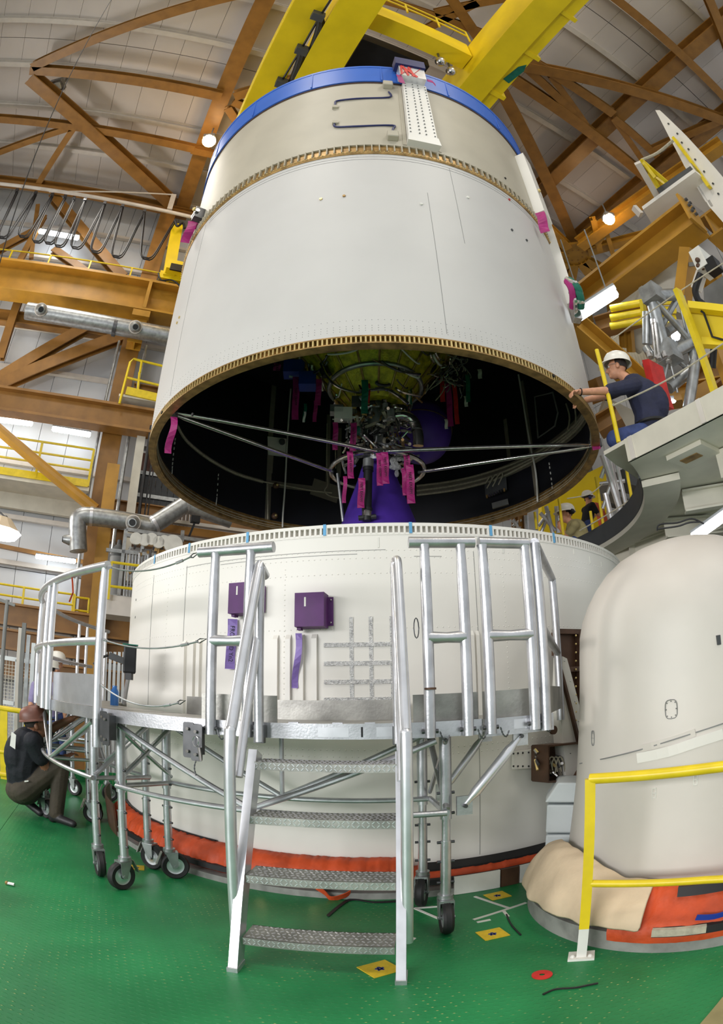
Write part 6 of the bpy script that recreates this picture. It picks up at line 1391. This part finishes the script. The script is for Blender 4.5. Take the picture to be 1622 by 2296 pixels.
for P, d, mt, l in (([(1340, 945), (1420, 985), (1440, 930), (1360, 890)], 10.4, 'cream_steel', 'cream soffit panel left of the man in navy'), ([(1440, 640), (1500, 700), (1440, 790), (1400, 760)], 10.4, 'stage_cream', 'cream soffit behind the triple rail'), ([(1490, 760), (1560, 740), (1560, 900), (1470, 900)], 10.0, 'grey_mid', 'grey backdrop panel behind the tube frame'), ([(1560, 900), (1622, 880), (1622, 830), (1570, 830)], 10.2, 'bracket_brown', 'brown backdrop panel behind the leaning bar')):
    tag(M().prism([atd(x, y, d) for x, y in P], VV*.08).build('soffit_panel', mt), l, 'panel')
tag(M().box(atd(1590, 905, 9.0), (.8, .5, .3), (UU, VV, ZZ)).build('wooden_crate', 'ochre_steel'), 'small wooden crate on the platform behind the leaning bar', 'crate')
tag(M().prism([atd(1330, 690, 10.6), atd(1345, 760, 10.6), atd(1370, 760, 10.6), atd(1360, 680, 10.6)], VV*.05).build('louvre_screen', 'grey_mid'), 'grey louvre panel beside the helmet', 'panel')
# ================================================================== PEOPLE
import numpy as np
def body_mesh(name, prims, voxel, parent, smooth=3):
    """capsules and ellipsoids melted into one continuous surface; every prim carries its material"""
    m = M()
    for p in prims:
        if p[0] == 'cap':
            _, a, b, ra, rb, mt = p; a, b = Vector(a), Vector(b); d = (b-a); L = d.length
            if L < 1e-5: m.ball(a, ra, 12, 8); continue
            d = d.normalized(); pts = []; rr = []
            for k in range(5): t = math.pi/2*(1-k/4); pts.append(a-d*ra*math.sin(t)); rr.append(max(ra*math.cos(t), ra*.04))
            for k in range(5): t = math.pi/2*k/4; pts.append(b+d*rb*math.sin(t)); rr.append(max(rb*math.cos(t), rb*.04))
            m.tube(pts, rr, 12)
        else:
            _, c, rad, ax, mt = p; m.ball(c, 1, 16, 10, rad, ax)
    org = wloc(parent)
    me = bpy.data.meshes.new(name); me.from_pydata([v-org for v in m.v], [], m.f)
    bm = bmesh.new(); bm.from_mesh(me); bmesh.ops.remove_doubles(bm, verts=bm.verts, dist=1e-5); bmesh.ops.recalc_face_normals(bm, faces=bm.faces); bm.to_mesh(me); bm.free()
    tmp = bpy.data.objects.new(name, me); COL.objects.link(tmp)
    r = tmp.modifiers.new('r', 'REMESH'); r.mode = 'VOXEL'; r.voxel_size = voxel; r.use_smooth_shade = True
    s = tmp.modifiers.new('s', 'SMOOTH'); s.factor = .5; s.iterations = smooth
    dg = bpy.context.evaluated_depsgraph_get(); nm = bpy.data.meshes.new_from_object(tmp.evaluated_get(dg)); nm.name = name
    bpy.data.objects.remove(tmp); bpy.data.meshes.remove(me)
    names = []; 
    for p in prims:
        if p[-1] not in names: names.append(p[-1])
    nm.materials.clear()
    for n in names: nm.materials.append(MATS[n])
    n = len(nm.polygons); cen = np.zeros(n*3); nm.polygons.foreach_get('center', cen); cen = cen.reshape(-1, 3)+np.array(org)
    best = np.full(n, 1e9); idx = np.zeros(n, int)
    for p in prims:
        if p[0] == 'cap':
            a, b = np.array(p[1], float), np.array(p[2], float); ab = b-a; t = np.clip(((cen-a)@ab)/max(ab@ab, 1e-9), 0, 1); d = np.linalg.norm(cen-(a+t[:, None]*ab), axis=1)-(p[3]+(p[4]-p[3])*t)
        else:
            c = np.array(p[1], float); rad = np.array(p[2], float); ax = np.array([list(q) for q in (p[3] or ((1, 0, 0), (0, 1, 0), (0, 0, 1)))], float); q = (cen-c)@ax.T; k = np.linalg.norm(q/rad, axis=1); d = (k-1)*rad.min()
        w = d < best; best[w] = d[w]; idx[w] = names.index(p[-1])
    nm.polygons.foreach_set('material_index', idx.astype(np.int32)); nm.polygons.foreach_set('use_smooth', [True]*n)
    o = bpy.data.objects.new(name, nm); COL.objects.link(o); o.parent = parent
    return o
def head_prims(c, fwd, up, skin, s=1.0):
    """head about 0.23 m tall centred at c, facing fwd"""
    f = Vector(fwd).normalized(); u = Vector(up).normalized(); f = (f-u*f.dot(u)).normalized(); r = f.cross(u); ax = (r, f, u); c = Vector(c)
    E = lambda x, y, z: c+(r*x+f*y+u*z)*s
    P = [('ell', E(0, 0, .025), (.074*s, .093*s, .095*s), ax, skin), ('ell', E(0, .03, -.045), (.056*s, .062*s, .07*s), ax, skin), ('ell', E(0, .07, -.088), (.026*s, .022*s, .02*s), ax, skin),
         ('cap', E(0, .09, .012), E(0, .112, -.03), .010*s, .016*s, skin), ('ell', E(0, .082, .03), (.055*s, .014*s, .012*s), ax, skin), ('ell', E(0, .09, -.062), (.024*s, .01*s, .009*s), ax, skin)]
    for q in (-1, 1): P.append(('ell', E(q*.078, -.01, -.01), (.011*s, .019*s, .032*s), ax, skin)); P.append(('ell', E(q*.04, .07, -.03), (.02*s, .016*s, .02*s), ax, skin))
    return P, E, ax
def hand_prims(w, d, n, skin, curl=.5, s=1.0, side=1):
    """palm from wrist w along d, back of hand n; four fingers and a thumb that bend towards -n"""
    d = Vector(d).normalized(); n = Vector(n); n = (n-d*n.dot(d)).normalized(); t = d.cross(n)*side; w = Vector(w); P = [('ell', w+d*.045*s, (.046*s, .036*s, .016*s), (d, t, n), skin)]
    for k, (off, L) in enumerate(((-.028, .058), (-.009, .068), (.010, .064), (.028, .05))):
        a = w+d*.082*s+t*off*s; c1, c2 = curl*.7, curl*1.5
        b = a+(d*math.cos(c1)-n*math.sin(c1))*L*.55*s; e = b+(d*math.cos(c2)-n*math.sin(c2))*L*.5*s
        P += [('cap', a, b, .0095*s, .0085*s, skin), ('cap', b, e, .0085*s, .007*s, skin)]
    a = w+d*.03*s-t*.036*s; b = a+(d*.7-t*.6-n*.3)*.04*s; e = b+(d*.9-t*.1-n*.5)*.034*s
    return P+[('cap', a, b, .012*s, .0105*s, skin), ('cap', b, e, .0105*s, .0085*s, skin)]
def helmet(parent, E, ax, s=1.0, matn='helmet_white', brim=True, name='helmet'):
    r, f, u = ax; c = E(0, -.005, .045); m = M()
    prof = [(1.0, 0), (1.0, .25), (.95, .5), (.82, .75), (.6, .92), (.3, 1.0), (0, 1.02)]; n = 28; vs = []; fs = []
    for i in range(n):
        a = 2*math.pi*i/n
        for q, z in prof: vs.append(c+r*(q*.108*s*math.cos(a))+f*(q*.13*s*math.sin(a))+u*(z*.115*s+.008))
    k = len(prof)
    for i in range(n):
        for j in range(k-1): fs.append((i*k+j, ((i+1) % n)*k+j, ((i+1) % n)*k+j+1, i*k+j+1))
    m.add(vs, fs, True); h = m.build(name, matn, parent)
    b = M(); vs = []
    for i in range(n):
        a = 2*math.pi*i/n; fr = max(0, math.sin(a)); q0, q1 = .99, 1.07+.34*fr**2
        for q, z in ((q0, .016), (q1, .002-.012*fr), (q1, -.006-.012*fr), (q0, 0)): vs.append(c+r*(q*.108*s*math.cos(a))+f*(q*.13*s*math.sin(a))+u*z)
    b.add(vs, [(i*4+j, ((i+1) % n)*4+j, ((i+1) % n)*4+(j+1) % 4, i*4+(j+1) % 4) for i in range(n) for j in range(4)], True); b.build('brim', matn, h)
    return h
def hair(parent, E, ax, s=1.0, matn='hair_dark', low=-.04):
    r, f, u = ax; m = M(); m.ball(E(0, -.018, .03), 1, 18, 10, (.078*s, .085*s, .094*s), ax, top=2.0); return m.build('hair', matn, parent)
def face(parent, E, ax, s=1.0, glasses=False):
    for q in (-1, 1):
        e = M().ball(E(q*.032, .082, .008), .011*s, 10, 6).build('eye', 'tag_white', parent); M().ball(E(q*.032, .0925, .008), .0055*s, 8, 5).build('iris', 'hair_dark', e)
        M().tube([E(q*.05, .08, .03), E(q*.032, .093, .035), E(q*.016, .095, .03)], .004*s, 6).build('eyebrow', 'hair_dark', parent)
    M().tube([E(-.022, .088, -.058), E(0, .099, -.058), E(.022, .088, -.058)], .004*s, 6).build('lips', 'brick_dark', parent)
    if glasses:
        g = M()
        for q in (-1, 1):
            g.tube([E(q*.032+.022*math.cos(a), .104, .008+.017*math.sin(a)) for a in [i*math.pi/6 for i in range(12)]], .0022, 5, closed=True); g.tube([E(q*.054, .102, .012), E(q*.078, .05, .012), E(q*.08, -.01, .008)], .0022, 5)
        g.tube([E(-.01, .108, .01), E(.01, .108, .01)], .0022, 5); g.build('glasses', 'steel_dark', parent)

# --- man in navy kneeling on the cream platform
def plane_pt(base_d):
    def f(x, y, dd=0):
        r = ray(x, y); return CAMP+r*((base_d+dd)/math.hypot(r.x, r.y))
    return f
g = plane_pt(5.45)
MA = thing('person', g(1450, 985), 'kneeling person in white helmet, navy T-shirt and jeans reaching to the stage rim', 'person')
sk_, sh, jn = 'skin', 'shirt_navy', 'jeans'
hd = g(1385, 826); fw = (g(1345, 840)-g(1387, 828)).normalized(); upv = (g(1381, 785)-g(1388, 840)).normalized()
HP, E, AX = head_prims(hd, fw, upv, sk_, 1.12)
shN, shF = g(1424, 864, -.17), g(1414, 860, .19); pel = g(1460, 964); wst = g(1459, 928); chest = g(1443, 885)
hand1 = oncyl(1281, 880, 2.73); hand2 = oncyl(1290, 872, 2.73, far=False)+Vector((.1, .25, .0))
dr = (hand1-shN).normalized(); el1 = shN.lerp(hand1, .46)-ZZ*.03; el2 = shF.lerp(hand2, .48)-ZZ*.04
wr1 = hand1-(hand1-el1).normalized()*.1; wr2 = hand2-(hand2-el2).normalized()*.1
kn1, kn2 = g(1382, 985, -.3), g(1402, 978, -.02); kn1.z = max(kn1.z, ZP+.12); kn2.z = ZP+.1
ft1, ft2 = g(1470, 1000, .1), g(1475, 1000, .35); ft1.z = ft2.z = ZP+.06; pel.z = max(pel.z, ZP+.22)
PR_ = HP+[('cap', E(0, -.02, -.06), g(1410, 852), .055, .06, sk_), ('cap', shN, shF, .085, .085, sh), ('cap', chest, wst, .18, .175, sh), ('cap', wst, pel, .175, .175, sh), ('cap', g(1424, 866), chest, .14, .18, sh), ('ell', g(1470, 905), (.14, .18, .22), None, sh),
      ('cap', shN, shN.lerp(el1, .95), .085, .07, sh), ('cap', shF, shF.lerp(el2, .95), .085, .07, sh), ('cap', shN.lerp(el1, .8), el1, .047, .045, sk_), ('cap', el1, wr1, .045, .03, sk_), ('cap', shF.lerp(el2, .8), el2, .047, .045, sk_), ('cap', el2, wr2, .045, .03, sk_),
      ('cap', pel-ZZ*.03, kn1, .13, .1, jn), ('cap', pel-ZZ*.03+(g(1458, 968, .2)-g(1458, 968)), kn2, .12, .085, jn), ('cap', kn1, ft1, .075, .06, jn), ('cap', kn2, ft2, .075, .06, jn), ('cap', ft1, ft1+(ft1-kn1).normalized()*.18, .05, .04, 'shoe'), ('cap', ft2, ft2+(ft2-kn2).normalized()*.18, .05, .04, 'shoe')]
PR_ += hand_prims(wr1, hand1-wr1, ZZ*1.0, sk_, .9, 1.05)+hand_prims(wr2, hand2-wr2, ZZ, sk_, .9, 1.05, -1)
bo = body_mesh('body', PR_, .0085, MA)
helmet(MA, E, AX, 1.2); hair(MA, E, AX, 1.12); face(MA, E, AX, 1.12, True)
M().tube([wr1+(wr1-el1).normalized()*-.02+Vector((0, math.cos(a), math.sin(a)))*.034 for a in [i*math.pi/6 for i in range(12)]], .006, 6, closed=True).build('wrist_strap', 'black', MA)
M().tube([pel.lerp(wst, .25)+(UU*math.cos(a)+VV*math.sin(a))*.178 for a in [i*math.pi/10 for i in range(20)]], .022, 6, closed=True).build('belt', 'black', MA)

# --- crouching man in black at the left
g = plane_pt(5.42)
MB_ = thing('person', Vector((-3.2, -1.55, 0)), 'crouching person in brown cap, black T-shirt and olive trousers', 'person')
sk_, sh, tr_ = 'skin_dark', 'shirt_black', 'trousers_olive'
hd = g(80, 1626, -.02); fw = (g(140, 1650)-g(75, 1622)).normalized()+Vector((.1, .35, 0)); HP, E, AX = head_prims(hd, fw, g(70, 1570)-g(80, 1626), sk_, 1.08)
pelv = g(52, 1758, .05); chest = g(62, 1668); shN, shF = g(72, 1662, -.19), g(82, 1655, .17); wst = g(50, 1725)
elF, hF = g(125, 1628, .12), g(182, 1602, .1); elN, hN = g(103, 1722, -.12), g(165, 1688, .05)
sh1 = Vector((-2.93, -1.66, 0)); sh2 = Vector((-3.45, -1.5, 0)); kN = g(138, 1712, -.08); kF = g(120, 1735, .22)
ankN = g(126, 1815, -.1); ankN.z = .1; ankF = g(62, 1795, .2); ankF.z = .16
wN, wF = hN-(hN-elN).normalized()*.1, hF-(hF-elF).normalized()*.1
PR_ = HP+[('cap', E(0, -.02, -.06), g(72, 1650), .055, .062, sk_), ('cap', shN, shF, .085, .085, sh), ('cap', g(66, 1660), chest, .12, .16, sh), ('cap', chest, wst, .165, .165, sh), ('ell', g(42, 1695), (.14, .17, .22), None, sh), ('cap', wst, pelv, .165, .16, sh),
      ('cap', shN, shN.lerp(elN, .62), .085, .075, sh), ('cap', shF, shF.lerp(elF, .55), .085, .075, sh), ('cap', shN.lerp(elN, .5), elN, .05, .046, sk_), ('cap', elN, wN, .046, .032, sk_), ('cap', shF.lerp(elF, .5), elF, .05, .046, sk_), ('cap', elF, wF, .046, .032, sk_),
      ('ell', g(52, 1772, .05), (.17, .2, .14), None, tr_), ('cap', pelv-ZZ*.06+(g(50, 1758, -.1)-g(50, 1758)), kN, .125, .085, tr_), ('cap', kN, ankN, .085, .072, tr_), ('cap', pelv-ZZ*.06+(g(50, 1758, .12)-g(50, 1758)), kF, .12, .085, tr_), ('cap', kF, ankF, .085, .07, tr_),
      ('cap', ankN+Vector((-.04, 0, -.04)), ankN+Vector((.2, -.06, -.062)), .048, .036, 'shoe'), ('cap', ankN+Vector((-.04, 0, -.06)), ankN+Vector((.02, 0, .02)), .045, .05, 'shoe'), ('cap', ankF+Vector((-.05, 0, -.02)), ankF+Vector((.16, -.04, -.12)), .05, .038, 'shoe')]
PR_ += hand_prims(wN, hN-wN, ZZ, sk_, .7, 1.05)+hand_prims(wF, hF-wF, ZZ, sk_, .6, 1.05)
body_mesh('body', PR_, .0085, MB_)
cp = helmet(MB_, E, AX, 1.1, 'cap_brown', name='cap')
for k in range(-2, 3): r_, f_, u_ = AX; M().tube([E(.034*k*math.sin(t*.9+.35), .0+.125*math.cos(t), .055+.118*math.sin(t)*(1-.05*k*k)) for t in [i*math.pi/10 for i in range(11)]], .005, 5).build('cap_ridge', 'cap_brown', cp)
hair(MB_, E, AX, 1.08); face(MB_, E, AX, 1.08)
q = g(30, 1668, -.155); nn2 = (CAMP-q).normalized(); M().prism([g(26, 1640, -.16), g(36, 1648, -.175), g(34, 1680, -.185), g(22, 1672, -.165)], nn2*.006).build('back_print', 'tag_white', MB_)
M().strip([g(55, 1752, -.17), g(64, 1751, -.18)], ZZ, .012, .01).build('pen', 'tag_white', MB_)
# --- standing people beyond the left platform
def stander(px, py, d, shirt, trousers, label, fwd, skin='skin', hat='helmet_white', zbase=0, lean=0, muff=False, arms='down'):
    r = ray(px, py); hz = math.hypot(r.x, r.y); h = CAMP+r*(d/hz)
    base = Vector((h.x, h.y, zbase)); t = thing('person', base, label, 'person'); f = Vector(fwd).normalized(); s_ = Vector((f.y, -f.x, 0)); H = h.z-zbase+.12; k = H/1.75
    HP, E, AX = head_prims(h, f, ZZ, skin, 1.0*k)
    nk = h-ZZ*.13*k-f*.02; sh_ = nk-ZZ*.1*k-f*lean*.1; hp = Vector((h.x, h.y, zbase+.92*k))-f*(.08+lean)*k
    P = HP+[('cap', E(0, -.02, -.06), nk-ZZ*.05*k, .052*k, .058*k, skin), ('cap', sh_-s_*.17*k, sh_+s_*.17*k, .075*k, .075*k, shirt), ('cap', sh_-ZZ*.1*k, hp+ZZ*.06*k, .15*k, .14*k, shirt), ('cap', hp-s_*.05*k, hp+s_*.05*k, .14*k, .14*k, trousers)]
    for q in (-1, 1):
        a = sh_+s_*q*.2*k; 
        if arms == 'down': e = a-ZZ*.28*k-f*.03+s_*q*.04; w = e-ZZ*.2*k+f*.1*k
        else: e = a-ZZ*.24*k+f*.12*k; w = e+f*.16*k+ZZ*.12*k-s_*q*.05
        P += [('cap', a, a.lerp(e, .7), .062*k, .058*k, shirt), ('cap', a.lerp(e, .6), e, .044*k, .042*k, skin), ('cap', e, w, .042*k, .03*k, skin)]+hand_prims(w, w-e, f if arms == 'down' else ZZ, skin, .6, k, q)
        kn = Vector((h.x, h.y, zbase+.5*k))+s_*q*.1*k; an = Vector((h.x, h.y, zbase+.09*k))+s_*q*.11*k-f*.03*k
        P += [('cap', hp+s_*q*.08*k-ZZ*.05*k, kn, .085*k, .062*k, trousers), ('cap', kn, an, .062*k, .05*k, trousers), ('cap', an-ZZ*.04*k-f*.04*k, an+f*.16*k-ZZ*.05*k, .045*k, .035*k, 'shoe')]
    body_mesh('body', P, .014, t); helmet(t, E, AX, 1.12*k, hat); hair(t, E, AX, k); face(t, E, AX, k)
    if muff:
        for q in (-1, 1): M().ball(E(q*.09, 0, -.01), .045*k, 12, 8, (.6, 1, 1), AX).build('ear_muff', 'dark_blue' if muff == 'blue' else 'black', t)
    return t
cdir = lambda px, py: Vector((CAMP.x, CAMP.y, 0))-Vector((atd(px, py, 8).x, atd(px, py, 8).y, 0))
stander(128, 1490, 7.6, 'shirt_lilac', 'jeans', 'standing person in white helmet facing the left platform railing', cdir(128, 1490))
stander(112, 1503, 7.1, 'shirt_lilac', 'jeans', 'person in white helmet half hidden behind the railing posts', (-.3, 1, 0))
stander(1319, 1117, 10.0, 'shirt_black', 'jeans', 'standing person in black shirt with blue ear muffs by the yellow panel', (.8, .1, 0), zbase=ZP, muff='blue', lean=.06, arms='up')
# kneeling man in olive shirt
g = plane_pt(8.9)
MF = thing('person', Vector((g(1295, 1200).x, g(1295, 1200).y, ZP)), 'kneeling person in white helmet and olive shirt behind the yellow post', 'person')
sk_, sh, tr_ = 'skin', 'shirt_olive', 'jeans'
HP, E, AX = head_prims(g(1270, 1155), (g(1240, 1160)-g(1270, 1155)).normalized()+Vector((0, -.3, 0)), ZZ, sk_, 1.1)
ch = g(1293, 1188); pe = Vector((g(1300, 1200).x, g(1300, 1200).y, ZP+.25)); PR_ = HP+[('cap', g(1274, 1166), g(1286, 1176), .058, .07, sk_), ('cap', g(1290, 1178, -.18), g(1290, 1178, .18), .085, .085, sh), ('cap', ch, pe, .18, .17, sh)]
for q in (-.17, .17):
    s0 = g(1290, 1180, q); e = g(1272, 1202, q); w = g(1258, 1186, q*.4)
    PR_ += [('cap', s0, s0.lerp(e, .7), .075, .068, sh), ('cap', s0.lerp(e, .6), e, .05, .045, sk_), ('cap', e, w, .045, .032, sk_)]+hand_prims(w, g(1252, 1172, q*.3)-w, -UU, sk_, .6, 1.05)
    kn = Vector((pe.x-.35, pe.y+q*.8, ZP+.1)); PR_ += [('cap', pe-ZZ*.04, kn, .11, .08, tr_), ('cap', kn, kn+Vector((.42, .05, -.02)), .075, .06, tr_), ('cap', kn+Vector((.42, .05, -.02)), kn+Vector((.55, .05, -.05)), .05, .04, 'shoe')]
body_mesh('body', PR_, .014, MF); helmet(MF, E, AX, 1.2); hair(MF, E, AX, 1.1); face(MF, E, AX, 1.1)
for q in (-1, 1): M().ball(E(q*.1, -.07, .02), .045, 12, 8).build('ear_muff', 'black', MF)

# ================================================================== LEFT EDGE: guard rail, mesh panels, posts
VF = 7.35
zt_, zm_, zl_ = atv(30, 1592, VF).z, atv(30, 1690, VF).z, .06
ur = uv(atv(55, 1595, VF))[0]
t = thing('floor_edge_railing', B(ur-1.5, VF, 0), 'yellow floor-edge railing in front of the white mesh panels', 'railing')
for z, r in ((zt_, .035), (zm_, .028), (zl_, .035)): M().tube([B(ur-3.5, VF, z), B(ur-.05, VF, z)], r, 10).build('rail', 'rail_yellow', t)
M().tube([B(ur-.06, VF, zt_), B(ur+.02, VF+.08, zt_-.05), B(ur, VF+.14, zt_-.3)], .03, 10).build('end_bend', 'rail_yellow', t)
for du in (-.28, -1.8, -3.3): M().bar(B(ur+du, VF, 0), B(ur+du, VF, zt_), .1, .03, up=VV).build('post', 'rail_yellow', t)
for k in range(4):
    uc = ur-.3-k*.68; t = thing('mesh_panel', B(uc, 8.5, -.4), ['white mesh fence panel next to the aluminium profiles', 'second white mesh fence panel behind the yellow railing', 'third white mesh fence panel behind the yellow railing', 'fourth white mesh fence panel behind the yellow railing'][k], 'fence panel', 'white mesh fence panels')
    zb_, zt2 = -.4, atv(30, 1478, 8.5).z
    for a, b in ((B(uc-.29, 8.5, zb_), B(uc-.29, 8.5, zt2)), (B(uc+.29, 8.5, zb_), B(uc+.29, 8.5, zt2)), (B(uc, 8.5, zb_), B(uc, 8.5, zt2))): M().bar(a, b, .06 if a.x != 0 else .04, .05, up=VV).build('stile', 'mesh_white', t)
    for z in (zb_, .1, .95, zt2): M().bar(B(uc-.29, 8.5, z), B(uc+.29, 8.5, z), .05, .06).build('cross_rail', 'mesh_white', t)
    w = M()
    for i in range(12): w.bar(B(uc-.28+i*.05, 8.52, zb_), B(uc-.28+i*.05, 8.52, zt2), .006, .006, up=VV)
    for i in range(int((zt2-zb_)/.05)): w.bar(B(uc-.29, 8.52, zb_+i*.05), B(uc+.29, 8.52, zb_+i*.05), .006, .006)
    tag(w.build('wire_mesh', 'cream_steel', t), kind='stuff')
for k, (x, yt, w, mt, l) in enumerate(((46, 1408, .05, 'girt_white', 'slim white rack profile beside the mesh panels'), (55, 1397, .06, 'grey_mid', 'grey perforated upright beside the mesh panels'), (65, 1424, .055, 'galvanised', 'broad galvanised upright near the black loop'), (76, 1442, .06, 'mesh_white', 'bright white box profile behind the platform posts'), (88, 1450, .05, 'grey_mid', 'grey rear upright behind the platform posts'))):
    p = atv(x, yt, 8.2); tag(M().bar(Vector((p.x, p.y, -.4)), p, w, w, up=VV).build('upright_profile', mt), l, 'profile')
p = atv(17, 1345, 7.9); t = thing('grey_pole', Vector((p.x, p.y, 0)), 'thin grey pole with a short cross arm at the edge', 'pole'); M().tube([Vector((p.x, p.y, 0)), p], .03, 10).build('pole', 'grey_mid', t); M().bar(p-UU*.2+ZZ*.0, p+UU*.12-ZZ*.06, .04, .04).build('cross_arm', 'grey_mid', t)
for k in range(6):
    p = atv(238+k*10, 1462, 9.3); tag(M().bar(Vector((p.x, p.y, -.3)), p, .045, .04, up=VV).build('fence_slat', 'mesh_white'), 'white fence slat between the platform and the core stage', 'slat', 'white slats beside the core stage')
BG = thing('wrapped_device', oncyl(290, 1540, 2.9), 'black wrapped device on a tripod arm beside the core stage', 'device')
pc = oncyl(300, 1478, 2.98); pc = atd(291, 1479, (pc-CAMP).length)
o = M().box(pc, (.15, .1, .21), (pol(1, 20), pol(1, -70), ZZ)).build('wrapping', 'black', BG); bv = o.modifiers.new('b', 'BEVEL'); bv.width = .012; bv.segments = 2
M().box(pc+ZZ*.108, (.16, .12, .008), (pol(1, 20), pol(1, -70), ZZ)).build('top_edge', 'ribbon_green', BG)
M().tube([pc-ZZ*.1, pc-ZZ*.24-pol(1, 30)*.12, pc-ZZ*.34-pol(1, 30)*.2], .018, 8).build('arm', 'alu', BG)
M().box(pc-ZZ*.13+pol(1, 20)*.04, (.05, .05, .05)).build('foot_clamp', 'black', BG)
CM = thing('site_camera', atd(252, 1475, 6.4), 'grey camera on a black bracket left of the wrapped device', 'camera'); c = atd(262, 1471, 6.4)
M().bar(c-UU*.09-ZZ*.0, c+UU*.09-ZZ*.05, .08, .07).build('housing', 'grey_dark', CM); M().tube([c-UU*.1, c-UU*.2-ZZ*.05, c-UU*.26-ZZ*.12], .015, 8).build('bracket', 'black', CM)
tag(M().lathe([(0, 1.178), (.035, 1.18), (.035, 1.29), (.02, 1.32), (.02, 1.34), (0, 1.34)], pol(3.0, -49).xy, 14).build('water_bottle', 'water_blue'), 'small blue bottle standing on the platform deck', 'bottle')
q = atz(22, 1986, 0); t = thing('floor_bolt', q, 'loose metal fitting lying on the green floor', 'fitting')
M().tube([q+Vector((-.02, 0, .012)), q+Vector((.03, .01, .012))], .012, 8).build('shank', 'chrome', t); M().ball(q+Vector((-.02, 0, .014)), .014, 8, 5).build('head', 'gold_dark', t)
tag(M().strip([pol(3.6, -41, 2.06), pol(3.61, -40.2, 2.0), pol(3.61, -39.8, 1.93), pol(3.61, -40.6, 1.87)], pol(1, -41), .012, .003).build('orange_tie', 'orange_cloth'), 'thin orange tie hanging from the curved railing', 'tie')
